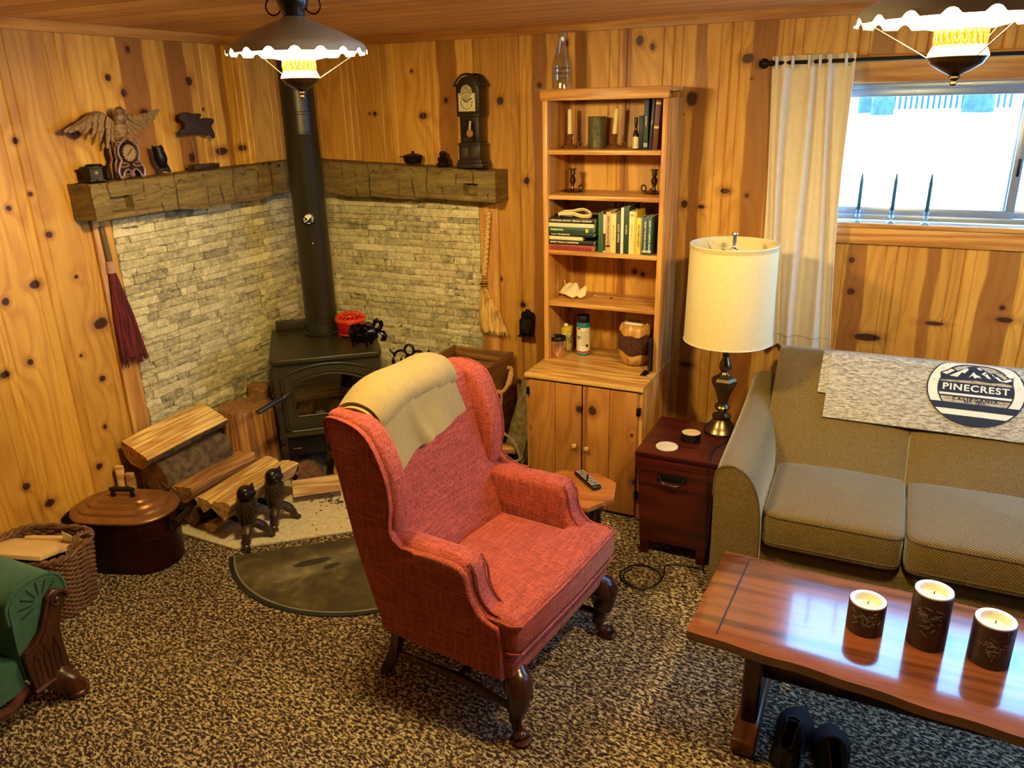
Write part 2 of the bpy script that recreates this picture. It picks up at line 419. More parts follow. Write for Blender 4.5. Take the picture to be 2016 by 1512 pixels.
def ceiling_mat():
    t = NT('ceiling_tongue_and_groove'); o = t.obj(); x, y, z = t.xyz(o)
    bid = t.M('FLOOR', t.M('DIVIDE', y, .14))
    fr = t.M('FRACT', t.M('DIVIDE', y, .14))
    rnd = t.nd('ShaderNodeTexWhiteNoise', {'W': bid}, noise_dimensions='1D').outputs['Value']
    n1 = t.noise(t.comb(t.M('MULTIPLY', x, .12), y, t.M('MULTIPLY', bid, 2.3)), 22, 3)
    n2 = t.noise(t.comb(t.M('MULTIPLY', x, .05), y, t.M('MULTIPLY', bid, 1.3)), 150, 2)
    f = t.M('ADD', t.M('ADD', t.M('MULTIPLY', n1, .6), t.M('MULTIPLY', n2, .25)), t.M('MULTIPLY', t.M('SUBTRACT', rnd, .5), .3))
    col = t.ramp(f, [(.3, '#e0ac68'), (.6, '#b87a3e')])
    gr = t.M('MAXIMUM', t.M('SUBTRACT', 1., t.step(fr, .0, .06)), t.step(fr, .95, 1.))
    col = t.mix(t.M('MULTIPLY', gr, .7), col, '#3a1d0a')
    t.bump(t.M('SUBTRACT', n2, gr), .3, .006)
    return t.out(col, .42)
M_CEIL = ceiling_mat()

def stone_mat():
    t = NT('split_face_travertine'); o = t.obj()
    at = t.nd('ShaderNodeAttribute', attribute_name='tone').outputs['Fac']
    n1 = t.noise(o, 34, 4, .65, .6); n2 = t.noise(o, 130, 3)
    f = t.M('ADD', t.M('ADD', t.M('MULTIPLY', at, .75), t.M('MULTIPLY', t.M('SUBTRACT', n1, .5), 1.0)), t.M('ADD', t.M('MULTIPLY', t.M('SUBTRACT', n2, .5), .6), .12))
    col = t.ramp(f, [(.2, '#6f684e'), (.42, '#a99d78'), (.62, '#cdbf90'), (.85, '#e6d9ae')])
    t.bump(t.M('ADD', n1, t.M('MULTIPLY', n2, .5)), .8, .012)
    return t.out(col, .85)
M_STONE = stone_mat()

def hearth_mat():
    t = NT('hearth_stone'); o = t.obj(); n = t.noise(o, 55, 4, .6, .5)
    col = t.ramp(n, [(.3, '#cdbd90'), (.5, '#e8daae'), (.7, '#f4eac6')]); t.bump(n, .3, .004)
    return t.out(col, .7)
M_HEARTH = hearth_mat()

def mantel_mat():
    t = NT('hewn_mantel'); o = t.obj(); x, y, z = t.xyz(o)
    s_ = t.M('ADD', x, y)   # along either beam
    v = t.comb(t.M('MULTIPLY', s_, .16), 0., z)
    n1 = t.noise(v, 30, 4, .6, .4); n2 = t.noise(v, 150, 3)
    f = t.M('ADD', t.M('MULTIPLY', n1, .7), t.M('MULTIPLY', n2, .4))
    col = t.ramp(f, [(.3, '#3a2c12'), (.5, '#6b5529'), (.75, '#8c763e')])
    w = t.noise(t.comb(s_, 0., z), 5, 2)
    cr = t.M('ABSOLUTE', t.M('SINE', t.M('ADD', t.M('MULTIPLY', t.M('ADD', z, t.M('MULTIPLY', s_, .12)), 75), t.M('MULTIPLY', w, 22))))
    crack = t.M('MULTIPLY', t.M('SUBTRACT', 1., t.step(cr, .03, .16)), t.step(t.noise(v, 16, 2), .47, .62))
    # adze cuts across the grain, broken up along the beam
    ph = t.M('FRACT', t.M('MULTIPLY', t.M('ADD', s_, t.M('MULTIPLY', t.noise(t.comb(s_, 3., z), 9, 1), .05)), 11.))
    cut = t.M('MULTIPLY', t.M('SUBTRACT', 1., t.step(t.M('ABSOLUTE', t.M('SUBTRACT', ph, .5)), .02, .06)), t.step(t.noise(t.comb(t.M('MULTIPLY', s_, 1.), 7., z), 14, 1), .45, .6))
    k = t.M('MAXIMUM', crack, t.M('MULTIPLY', cut, .75))
    col = t.mix(k, col, '#1c1409')
    t.bump(t.M('SUBTRACT', f, k), .7, .008)
    return t.out(col, .75)
M_MANTEL = mantel_mat()

# ------------------------------------------------------------------ the room
Zc, Zt = 2.2623, 2.2195
RX, FY = 5.3, -7.6          # right wall, wall behind the camera
WX0, WX1, WZ0, WZ1 = 2.73, 4.62, 1.383, 1.955     # window opening in the back wall

def knots_on(fn, ax, px, extra=()):
    out = []
    for (u, v, r, st) in px:
        p = fn(u, v, 0); out.append((p.y if ax == 'y' else p.x, p.z, r, st))
    return out+list(extra)
KL = knots_on(PX, 'y', [(145, 262, .030, 1.5), (30, 277, .014, 1), (17, 410, .012, 1), (60, 382, .010, 1), (97, 462, .014, 1.1), (69, 560, .018, 1.4), (150, 545, .009, 1.2),
    (11, 594, .017, 1), (198, 637, .026, 1.5), (60, 713, .015, 1), (202, 745, .015, 1.1), (10, 738, .016, 1.3), (207, 840, .012, .9), (196, 918, .016, 1.1),
    (98, 990, .020, 1.3), (52, 958, .017, 1), (372, 160, .022, 1), (244, 183, .020, .8), (213, 153, .015, 1), (251, 97, .016, .8), (285, 225, .024, 1),
    (378, 310, .024, .9), (400, 215, .008, 1), (160, 700, .008, 1), (437, 298, .020, 2.4), (477, 291, .016, 2)])
KB = knots_on(PY, 'x', [(810, 140, .009, .9), (833, 228, .018, 1.3), (738, 224, .013, 1), (728, 224, .008, 1), (985, 198, .020, 1), (878, 198, .015, .9), (1037, 356, .020, .9), (1260, 80, .024, .8),
    (1285, 92, .016, .8), (1362, 195, .034, .9), (1347, 402, .020, .8), (1428, 376, .013, 1.8), (1380, 407, .010, 1.8), (1472, 115, .022, 1.2), (1470, 385, .012, .9), (1350, 718, .016, 1.8),
    (1708, 664, .018, 3.2), (1677, 512, .014, 1), (1675, 574, .016, 1.1), (1840, 637, .010, 4.), (1978, 630, .013, 2.6), (1973, 606, .012, 1), (986, 549, .013, 1),
    (1250, 535, .015, 1), (1265, 540, .012, 1), (1120, 607, .014, 1), (1062, 168, .014, 1), (1345, 225, .006, 1), (1480, 155, .006, 1), (1115, 85, .014, 1), (1030, 600, .017, 1)])
M_WALLL = panel_wood('knotty_pine_left', 'y', KL, [(-1.09, .07), (-.84, .06), (-.565, .02)], .255, -1.958)
M_WALLB = panel_wood('knotty_pine_back', 'x', KB, [(.99, .055), (1.51, .038), (1.728, .03), (2.30, .028), (1.955, .022), (2.57, .05), (3.045, .042), (3.345, .024), (3.60, .06), (3.98, .05)], .2575, .113, lightc='#d6a246')
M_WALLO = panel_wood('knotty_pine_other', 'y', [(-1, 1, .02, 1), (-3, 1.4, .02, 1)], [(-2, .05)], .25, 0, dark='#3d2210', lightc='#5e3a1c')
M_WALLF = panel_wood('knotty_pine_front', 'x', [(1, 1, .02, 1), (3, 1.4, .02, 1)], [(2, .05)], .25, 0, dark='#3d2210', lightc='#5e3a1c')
M_TRIMX = wood('pine_trim_long', '#9a5f26', '#d0994e', 'x', .8, .4)
M_TRIMY = wood('pine_trim_left', '#9a5f26', '#d0994e', 'y', .8, .4)
M_TRIMZ = wood('pine_trim_upright', '#a26a2c', '#d9a558', 'z', .7, .4)

def board_profile(u0, u1, period, off):
    """(u, depth) of the boards' face: flats, beads and V grooves"""
    pts = []; k0 = math.floor((u0-off)/period)-1; k1 = math.ceil((u1-off)/period)+1
    for k in range(k0, k1+1):
        e = off+k*period
        for du, d in ((-.050, 0), (-.046, .004), (-.042, 0), (-.006, 0), (0, .007), (.006, 0), (.036, 0), (.040, .004), (.044, 0)):
            pts.append((e+du, d))
    pts = [p for p in pts if u0 < p[0] < u1]
    return [(u0, 0)]+pts+[(u1, 0)]
def panel_wall(name, mat, axis, u0, u1, period, off, sgn, holes=(), zt=Zc+.02):
    """boards facing +sgn away from the plane; thickness 0.12 behind; holes: (u0,u1,z0,z1)"""
    mb = MB(); prof = board_profile(u0, u1, period, off)
    P = lambda u, d, z: (u, -d*sgn, z) if axis == 'x' else (-d*sgn, u, z)
    cuts = sorted(set([h[0] for h in holes]+[h[1] for h in holes]))
    us = []
    for a, b in zip(prof[:-1], prof[1:]):
        us.append(a)
        for c in cuts:
            if a[0] < c < b[0]: us.append((c, a[1]+(b[1]-a[1])*(c-a[0])/(b[0]-a[0])))
    us.append(prof[-1])
    for a, b in zip(us[:-1], us[1:]):
        m = (a[0]+b[0])/2; segs = [(-.02, zt)]
        for h in holes:
            if h[0] < m < h[1]: segs = [(-.02, h[2]), (h[3], zt)]
        for z0, z1 in segs: mb.add([P(a[0], a[1], z0), P(b[0], b[1], z0), P(b[0], b[1], z1), P(a[0], a[1], z1)], [(0, 1, 2, 3)])
    def slab(a, b, z0, z1):
        if axis == 'x': mb.box(((a+b)/2, -.065*sgn*1, (z0+z1)/2), (b-a, .11, z1-z0))
        else: mb.box((-.065*sgn, (a+b)/2, (z0+z1)/2), (.11, b-a, z1-z0))
    if holes:
        h = holes[0]; slab(u0, h[0], -.02, zt); slab(h[1], u1, -.02, zt); slab(h[0], h[1], -.02, h[2]); slab(h[0], h[1], h[3], zt)
    else: slab(u0, u1, -.02, zt)
    return struct(mb.build(name, mat, None, smooth=False))
panel_wall('wall_left', M_WALLL, 'y', FY, 0, .255, -1.958, 1)
panel_wall('wall_back', M_WALLB, 'x', 0, RX, .2575, .113, -1, [(WX0, WX1, WZ0, WZ1)])
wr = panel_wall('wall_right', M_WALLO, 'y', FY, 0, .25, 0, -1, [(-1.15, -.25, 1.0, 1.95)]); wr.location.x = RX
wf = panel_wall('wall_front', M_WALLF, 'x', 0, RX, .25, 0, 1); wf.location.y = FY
struct(MB().box((RX/2, FY/2, -.03), (RX+.3, -FY+.3, .06)).build('floor', M_CARPET, smooth=False))
struct(MB().box((RX/2, FY/2, Zc+.03), (RX+.3, -FY+.3, .06)).build('ceiling', M_CEIL, smooth=False))
struct(MB().box((.009, FY/2, (Zc+Zt)/2), (.018, -FY, Zc-Zt), .003).build('trim_1', M_TRIMY))
struct(MB().box((RX/2, -.009, (Zc+Zt)/2), (RX, .018, Zc-Zt), .003).build('trim_2', M_TRIMX))

# stone ledger panels in the corner behind the stove
def ledger(name, axis, length, z1, seed):
    rnd = random.Random(seed); mb = MB(); tones = []
    z = .0; hs = [.036, .040, .044, .030]
    while z < z1-.005:
        h = min(rnd.choice(hs), z1-z); u = 0.; t0 = rnd.uniform(-.1, .1)
        while u < length-.004:
            w = min(rnd.uniform(.06, .21), length-u)
            if length-u-w < .04: w = length-u
            d = .022+rnd.uniform(0, .012); tone = min(1, max(.12, rnd.gauss(.62, .13)+t0*.6)); g = .0012
            n = 5; m = 3; o = len(mb.v); vs = []
            for i in range(n):
                for j in range(m):
                    uu = u+g+(w-2*g)*i/(n-1); zz = z+g+(h-2*g)*j/(m-1)
                    edge = (i in (0, n-1)) or (j in (0, m-1))
                    dd = d+rnd.uniform(-.006, .006)-(.003 if edge else 0)
                    vs.append((uu, dd, zz))
            fs = [(i*m+j, (i+1)*m+j, (i+1)*m+j+1, i*m+j+1) for i in range(n-1) for j in range(m-1)]
            ring = [i*m for i in range(n)]+[(n-1)*m+j for j in range(1, m)]+[i*m+m-1 for i in range(n-2, -1, -1)]+[j for j in range(m-2, 0, -1)]
            b0 = len(vs); vs += [(vs[k][0], .002, vs[k][2]) for k in ring]
            L = len(ring)
            fs += [(ring[(q+1) % L], ring[q], b0+q, b0+(q+1) % L) for q in range(L)]
            if axis == 'y': vs = [(p[1], -p[0], p[2]) for p in vs]
            else: vs = [(p[0], -p[1], p[2]) for p in vs]
            mb.add(vs, fs); tones += [tone]*len(fs)
            u += w
        z += h
    # mortar bed behind the stones
    k = len(mb.f)
    if axis == 'y': mb.box((.009, -length/2, z1/2), (.016, length, z1))
    else: mb.box((length/2, -.009, z1/2), (length, .016, z1))
    tones += [.2]*(len(mb.f)-k)
    o = mb.build(name, M_STONE, ang=25)
    at = o.data.attributes.new('tone', 'FLOAT', 'FACE'); at.data.foreach_set('value', tones)
    return struct(o)
ledger('stone_surround_left', 'y', 1.365, 1.50, 3)
ledger('stone_surround_back', 'x', 1.164, 1.47, 8)
struct(MB().box((.011, -1.412, .75), (.02, .092, 1.5), .004).build('trim_3', M_TRIMZ))
struct(MB().box((1.218, -.011, .735), (.108, .02, 1.47), .004).build('trim_4', M_TRIMZ))

# hearth slab on the floor in the corner
hp = [(.045, -.045), (.045, -1.50), (.612, -1.515), (1.46, -.80), (1.46, -.045)]
struct(MB().prism(hp, .014, None, .004).build('hearth_slab', M_HEARTH))

# ------------------------------------------------------------------ window behind the sofa
M_WFR = plain('window_aluminium', '#8d99a8', .35, .3, .05)
def glass_mat(name, tint=(1, 1, 1, 1), gl=.06):
    t = NT(name); t.t.nodes.remove(t.b); tr = t.nd('ShaderNodeBsdfTransparent', {'Color': tint}); g = t.nd('ShaderNodeBsdfGlossy', {'Color': (1, 1, 1, 1), 'Roughness': .02})
    mx = t.nd('ShaderNodeMixShader', {0: gl}); t.l.new(tr.outputs[0], mx.inputs[1]); t.l.new(g.outputs[0], mx.inputs[2])
    t.l.new(mx.outputs[0], t.t.nodes['Material Output'].inputs[0]); return t.m
M_GLASS = glass_mat('window_glass')
M_BOTTLE = glass_mat('bottle_glass', (.86, .88, .84, 1), .12)
win = thing('window_1', None, None, ((WX0+WX1)/2, .06, WZ0)); win['kind'] = 'structure'
def rect_frame(mb, x0, x1, z0, z1, y, w, d, bev=.003):
    mb.box(((x0+x1)/2, y, z0+w/2), (x1-x0, d, w), bev); mb.box(((x0+x1)/2, y, z1-w/2), (x1-x0, d, w), bev)
    mb.box((x0+w/2, y, (z0+z1)/2), (w, d, z1-z0-2*w), bev); mb.box((x1-w/2, y, (z0+z1)/2), (w, d, z1-z0-2*w), bev)
m = MB(); rect_frame(m, WX0, WX1, WZ0+.012, WZ1, .06, .022, .075); m.build('window_frame', M_WFR, win, world=True)
XM = 3.59
for nm, x0, x1, y in (('sash', WX0+.02, XM+.02, .055), ('sash', XM-.02, WX1-.02, .085)):
    s_ = MB(); rect_frame(s_, x0, x1, WZ0+.03, WZ1-.02, y, .034, .026); so = s_.build(nm, M_WFR, win, world=True)
    MB().box(((x0+x1)/2, y, (WZ0+WZ1)/2+.005), (x1-x0-.06, .004, WZ1-WZ0-.1)).build('pane', M_GLASS, so, world=True)
MB().box((XM+.005, .036, 1.62), (.012, .014, .07), .004).build('latch', M_IRON, win, world=True)
struct(MB().box(((WX0+WX1)/2, .012, WZ0-.006), (WX1-WX0+.16, .088, .020), .004).build('window_sill', M_TRIMX))
struct(MB().box(((WX0+WX1)/2, -.009, (1.295+1.370)/2), (WX1-WX0+.16, .018, .078), .003).build('trim_5', M_TRIMX))
struct(MB().box(((WX0+WX1)/2, -.009, (WZ1+2.065)/2), (WX1-WX0+.16, .018, 2.065-WZ1), .003).build('trim_6', M_TRIMX))
for i, xx in enumerate((WX0-.04, WX1+.04)):
    struct(MB().box((xx, -.009, (WZ1+WZ0)/2), (.08, .018, WZ1-WZ0-.004), .003).build('trim_%d' % (7+i), M_TRIMZ))
w2 = thing('added_side_window', None, None, (RX+.06, -.70, 1.0)); w2['kind'] = 'structure'  # unseen window, added so that daylight grazes the back wall
m = MB()
for (yy, zz, sy, sz) in ((-.70, 1.02, .9, .04), (-.70, 1.93, .9, .04), (-1.13, 1.475, .04, .87), (-.27, 1.475, .04, .87), (-.70, 1.475, .04, .87)): m.box((RX+.06, yy, zz), (.06, sy, sz))
m.build('window_frame', M_WFR, w2, world=True)
MB().box((RX+.06, -.70, 1.475), (.004, .82, .87)).build('pane', M_GLASS, w2, world=True)

# outside: pale bank rising to a deck with a railing, and three trunks
M_SNOW = plain('pale_bank', '#f2f2ee', .9, 0, .03, 4)
M_DECKW = plain('deck_boards', '#2c444a', .8)
M_DECKD = plain('deck_shadow_boards', '#2c3a3e', .9)
M_TRUNK = plain('trunk_bark', '#3f4a44', .95, 0, .35, 9, .5, 25)
struct(MB().grid(lambda a, b: (-14+34*a, .16+24*b, 1.18+.46*min(1, b*1.9)+.012*math.sin(a*40)*math.sin(b*30)), 40, 40, .1).build('terrain', M_SNOW))
def outside_at(u, v, y): p = PY(u, v, y); return p
dk = thing('deck', 'raised deck with white railing beyond the window bank', 'deck', (5.6, 13.2, 1.55))
x0, x1 = PY(1715, 225, 13).x, PY(2010, 225, 13).x
zt_, zb_ = PY(1860, 216, 13).z, PY(1860, 243, 13).z
MB().box(((x0+x1)/2, 13.6, (zt_+.0)-.02), (x1-x0, 1.2, .05)).build('deck_floor', M_SNOW, dk, world=True)
MB().box(((x0+x1)/2, 13.5, (zt_+zb_)/2-.05), (x1-x0, .9, zt_-zb_-.0)).build('skirting', M_DECKD, dk, world=True)
MB().box(((x0+x1)/2, 13.05, zt_+.62), (x1-x0, .06, .07)).build('handrail', M_SNOW, dk, world=True)
n_ = 26
for k in range(n_):
    xx = x0+(x1-x0)*(k+.5)/n_
    MB().box((xx, 13.05, zt_+.31), (.05, .04, .62)).build('baluster', M_SNOW, dk, world=True)
MB().box(((x0+x1)/2, 14.15, zt_+.6), (x1-x0, .08, 1.4)).build('back_wall', M_DECKW, dk, world=True)
for (u, v, hw, y, nm) in ((1733, 258, .16, 11.5, 'pale green tree trunk in front of the deck, second from the curtain'), (1700, 245, .10, 12.2, 'thin tree trunk beside the curtain beyond the window'), (1919, 258, .22, 12.0, 'broad tree trunk farther right beyond the window')):
    p = PY(u, v, y); t_ = thing('tree_trunk', nm, 'tree', (p.x, y, p.z-.1))
    MB().lathe([(hw*1.35, -.1), (hw*1.1, .25), (hw, .8), (hw*.92, 4.5)], 14).jitter(.05, 2.).build('trunk', M_TRUNK, t_)

# curtain on its rod
rod = thing('curtain_rod', 'dark iron curtain rod above the window with a knob end', 'curtain rod', (2.62, -.075, 2.045))
MB().tube([(0, 0, 0), (1.98, 0, 0)], .008, 10).build('rod', M_IRON, rod)
f_ = MB().lathe([(0, 0), (.012, .004), (.022, .018), (.019, .034), (.010, .044), (.012, .052), (.012, .06)], 16, rotM((-.058, 0, 0), 0, R(90), 0)); f_.build('finial', M_IRON, rod)
MB().box((-.005, .037, 0), (.02, .075, .02), .004).build('bracket', M_IRON, rod)
cur = thing('curtain', 'long off-white cotton tab curtain hanging left of the window', 'curtain', (2.78, -.075, .81))
def cfun(a, b):
    z = 1.262*b; top = max(0, (b-.93)/.07)
    wv = math.sin(a*PI*2*3.6+.9*math.sin(b*2.3))*(.021-.008*b)+.006*math.sin(a*PI*2*7.3+b*3)
    x = -.155+.315*a+.012*math.sin(b*4+a*9)-.02*(1-b)*(0.5-a)+.022*(1-b)
    return (x, wv*(1-.5*top)+.004, z-.010*math.cos(a*30)*(1-b)*.4)
MB().grid(cfun, 120, 34, .003).build('panel', M_CURT, cur)
hm = MB()
hm.grid(lambda a, b: (cfun(a, .045)[0], cfun(a, .045)[1]-.0026, .05+.006*b), 120, 2, .002).build('hem_stitch', plain('curtain_stitch', '#b9ac98', .9), cur)
for k in range(6):
    a = (k+.5)/6; p = cfun(a, 1.)
    MB().tube([(p[0], .012, 1.262-.03), (p[0], .015, 1.262+.0), (p[0], 0, 1.262-.012+.0), (p[0], -.015, 1.262-.005), (p[0], -.013, 1.262-.05)], .006, 6, flat=(1, 2.6)).build('tab', M_CURT, cur)

# three thin candlesticks standing on the window sill
M_GLH = glass_mat('clear_glass_holder', (.75, .9, 1, 1), .25)
M_TAPER = plain('dark_teal_wax', '#1d4b57', .45)
ck = None
for i, (u, v, lab) in enumerate(((1687, 434, 'slim dark taper candle on the sill nearest the curtain'), (1753, 437, 'middle of three slim dark taper candles on the window sill'), (1821, 439, 'slim dark taper candle on the sill farthest from the curtain'))):
    p = PY(u, v, -.005); p.z = WZ0+.0045; lab_h = lab.replace('slim dark taper candle', 'clear glass candlestick').replace('slim dark taper candles', 'clear glass candlesticks')
    h = thing('glass_candlestick', lab_h, 'candlestick', tuple(p), 0, 'candlesticks on the window sill')
    MB().lathe([(.024, 0), (.022, .004), (.009, .012), (.007, .02), (.013, .027), (.008, .034), (.013, .044), (.012, .052), (.0062, .052)], 20).build('holder', M_GLH, h)
    c = thing('taper_candle', lab, 'candle', (p.x, p.y, p.z+.0525), 0, 'taper candles on the window sill')
    MB().lathe([(.0065, 0), (.0078, .004), (.0072, .12), (.003, .152), (.001, .156)], 14).build('wax', M_TAPER, c)
    MB().tube([(0, 0, .155), (.001, 0, .166)], .0012, 6).build('wick', M_BLACK, c)

# ------------------------------------------------------------------ bookcase hutch
BX0, BX1, BYU, BYC, H1 = 1.647, 2.234, -.284, -.529, .68
bc = thing('bookcase_hutch', 'tall knotty pine bookcase hutch with open shelves over a two-door cupboard', 'bookcase', ((BX0+BX1)/2, -.26, 0))
BW = BX1-BX0; bxm = (BX0+BX1)/2
for s, x in ((-1, BX0+.012), (1, BX1-.012)):
    m = MB(); ol = [(0, 0), (-BYC-.02, 0), (-BYC-.02, H1-.021), (-.004, H1-.021)]
    m.box((x, (BYC+.02-.004)/2, (H1-.021)/2), (.024, -BYC-.02-.004, H1-.021), .002)
    m.box((x, (BYU-.004)/2, (H1+1.918)/2+.0), (.024, -BYU-.004, 1.918-H1), .002)
    m.build('side_panel', M_PINE, bc, world=True)
SHZ = (1.701, 1.497, 1.236, .980)
for z in SHZ: MB().box((bxm, (BYU-.004)/2+.002, z-.010), (BW-.05, -BYU-.008, .020), .002).build('shelf', M_PINEX, bc, world=True)
MB().box((bxm, (BYC-.004)/2, H1-.011), (BW+.006, -BYC-.004, .022), .003).build('counter_top', M_PINETOP, bc, world=True)
MB().box((bxm, (BYU-.004)/2-.003, 1.956), (BW+.004, -BYU+.004, .020), .002).build('top_board', M_PINEX, bc, world=True)
MB().box((bxm, BYU-.008, 1.941), (BW+.008, .018, .048), .002).build('cornice', M_PINEX, bc, world=True)
MB().box((bxm, -.30, .06), (BW-.05, .40, .02)).build('bottom_board', M_PINEX, bc, world=True)
M_DOORK = panel_wood('knotty_pine_doors', 'x', [(.055, .535, .026, .8), (-.012, .53, .02, .8), (.27, .20, .018, .9), (-.275, .40, .012, .9), (.25, .44, .008, .9)], [(.02, .01)], .14, -.004, dark='#8e521d', lightc='#c98d42')
xc = PY(1147, 800, BYC+.018).x
for k, (a, b) in enumerate(((BX0+.022, xc-.002), (xc+.006, BX1-.022))):
    mid = (a+b)/2; m = MB()
    for q in (0, 1):
        l, r_ = (a, mid-.001) if q == 0 else (mid+.001, b)
        m.box(((l+r_)/2, BYC+.011, (.018+H1-.038)/2+.004), (r_-l, .018, H1-.038-.014), .003)
    d = m.build('door', M_DOORK, bc, world=True)
    u, v = ((1131, 877), (1155, 883))[k]; p = PY(u, v, BYC-.008)
    MB().lathe([(.005, 0), (.005, .008), (.010, .012), (.0125, .019), (.009, .026), (0, .028)], 16, rotM((p.x, BYC+.003, p.z), R(90), 0, 0)).build('knob', M_BIRCH, d, world=True)
    for zz in (.59, .16):
        xx = a-.006 if k == 0 else b+.006
        MB().box((xx, BYC+.008, zz-.03*k), (.018, .02, .036), .002).build('hinge', M_IRON, d, world=True)

# ---- things on top and on the shelves
def onshelf(u, v, z):
    p = PZ(u, v, z); y = min(-.10, max(BYU+.05, p.y)) if z > .9 else p.y
    if y != p.y: p = PY(u, v, y)
    p.z = z+.0006; return p
BOT = onshelf(1107, 169, 1.966); BOT.y = -.2; BOT.x = PY(1107, 160, -.2).x
b = thing('milk_bottle', 'clear glass milk bottle with black printing on top of the bookcase', 'bottle', tuple(BOT))
MB().lathe([(.043, 0), (.047, .004), (.047, .095), (.043, .122), (.027, .168), (.021, .195), (.020, .225), (.0245, .228), (.0245, .242), (.021, .244), (.0175, .244), (.0175, .195), (.040, .118), (.044, .09), (.044, .008), (0, .008)], 32, cap=False).build('glass', M_BOTTLE, b)
M_INKB = plain('black_print', '#1a1412', .6); M_INKW = plain('white_print', '#ece2c4', .6); M_INKY = plain('cream_print', '#e6d48e', .6)
def wraptext(parent, body, r, z, size, ang, mat, name='lettering', bold=0.0005, sp=1.0):
    m = MB().text(body, size, Matrix.Identity(4), .0002, bold, sp)
    m.v = [((r+.0004+p[2])*math.sin(p[0]/r+ang), -(r+.0004+p[2])*math.cos(p[0]/r+ang), z+p[1]) for p in m.v]
    return m.build(name, mat, parent, smooth=False)
for body, z, s_ in (('DELTA BOTTLE', .088, .010), ('FRESH EGG', .066, .013), ('MILK CO', .046, .010)): wraptext(b, body, .047, z, s_, .45, M_INKB)

def candlestick(name, prof, ring, mat, label, group, loc, rz=0):
    t = thing(name, label, 'candlestick', tuple(loc), rz, group)
    MB().lathe(prof, 28).build('stick', mat, t)
    x, z, r = ring
    MB().tube([(x+r*math.cos(a*PI/8), 0, z+r*math.sin(a*PI/8)) for a in range(16)], .0035, 8, closed=True).build('ring_handle', mat, t); return t
M_WOODH = plain('turned_wood_holder', '#6e4526', .4, .1, .2, 30)
pr = [(.036, 0), (.038, .006), (.033, .012), (.015, .016), (.011, .024), (.015, .034), (.010, .042), (.014, .056), (.017, .062), (.012, .064), (.012, .048)]
for (u, v, rz, lab, lc, tl) in ((1122, 292, .3, 'small wooden candlestick left of the grey tin', 'cream candle in the wooden holder left of the grey tin', 0), (1209, 293.5, -.25, 'small wooden candlestick right of the grey tin', 'leaning cream candle in the wooden holder right of the grey tin', .08)):
    p = onshelf(u, v-4, 1.701); candlestick('candlestick', pr, (.052, .014, .012), M_WOODH, lab, 'wooden candlesticks on the top shelf', p, rz)
    c = thing('candle', lc, 'candle', (p.x, p.y, p.z+.049), 0, 'candles on the top shelf', rot=(0, tl, 0))
    MB().lathe([(.0108, 0), (.0108, .12), (.008, .127), (0, .128)], 16).build('wax', M_WAX, c); MB().tube([(0, 0, .127), (.002, 0, .136)], .0012, 6).build('wick', M_BLACK, c)
p = onshelf(1175, 290, 1.701)
t = thing('tin_canister', 'tall mottled grey tin cylinder on the top shelf between two candles', 'tin', tuple(p))
MB().lathe([(.041, 0), (.042, .003), (.042, .137), (.043, .141), (.040, .142), (.039, .137), (.039, .006), (0, .006)], 36, cap=False).build('body', plain('mottled_zinc', '#727058', .35, .6, .3, 55), t)
p = onshelf(1251, 295, 1.701)
t = thing('liqueur_bottle', 'little dark bottle with a pale label beside the navy books', 'bottle', tuple(p))
MB().lathe([(.0125, 0), (.013, .003), (.013, .062), (.007, .082), (.006, .09), (.0068, .118), (0, .118)], 20).build('glass', plain('dark_bottle', '#15110d', .12), t)
MB().lathe([(.0133, .006), (.0133, .056)], 20, cap=False).build('label', plain('label_paper', '#d8c9a4', .6, 0, .35, 140), t)
MB().lathe([(.0074, .112), (.0078, .114), (.0078, .134), (.006, .138), (0, .138)], 16).build('cap', M_BLACK, t)

M_PAGES = plain('book_pages', '#dccfa8', .9, 0, .1, 200)
def book(label, cover, size, loc, rz=0., tilt=0., title=None, ink=None, tsize=.011, group=None, extra=None, rot=None, seg=None):
    """upright book: thickness along x, spine towards -y; origin at the bottom of the spine's centre"""
    w, h, d = size; M_ = plain('cover_'+label[:24].replace(' ', '_'), cover, .5, 0, .06, 30)
    t = thing('book', label, 'book', tuple(loc), rz, group, rot=rot or (0, tilt, rz))
    c = .0018; m = MB(); m.box((-w/2+c/2, d/2, h/2), (c, d, h), .0006); m.box((w/2-c/2, d/2, h/2), (c, d, h), .0006)
    m.box((0, .0015, h/2), (w, .003, h), .0012); m.build('cover', M_, t)
    MB().box((0, d/2, h/2), (w-2*c, d-.006, h-.006)).build('pages', M_PAGES, t)
    if title:
        MB().text(title, tsize, Matrix(((0, 0, -0., 0), (0, 0, -1, -.0004), (-1, 0, 0, h*.52), (0, 0, 0, 1))) @ Matrix.Identity(4) if False else frame((0, -.0006, h*.52), (0, 0, -1), (1, 0, 0)), .0002, .0002).build('lettering', ink or M_INKW, t, smooth=False)
    for (z0, z1, col) in (extra or []):
        MB().box((0, -.0004, (z0+z1)/2), (w*.9, .0012, z1-z0)).build('spine_band', plain('band_'+str(col)[1:], col, .6), t)
    return t
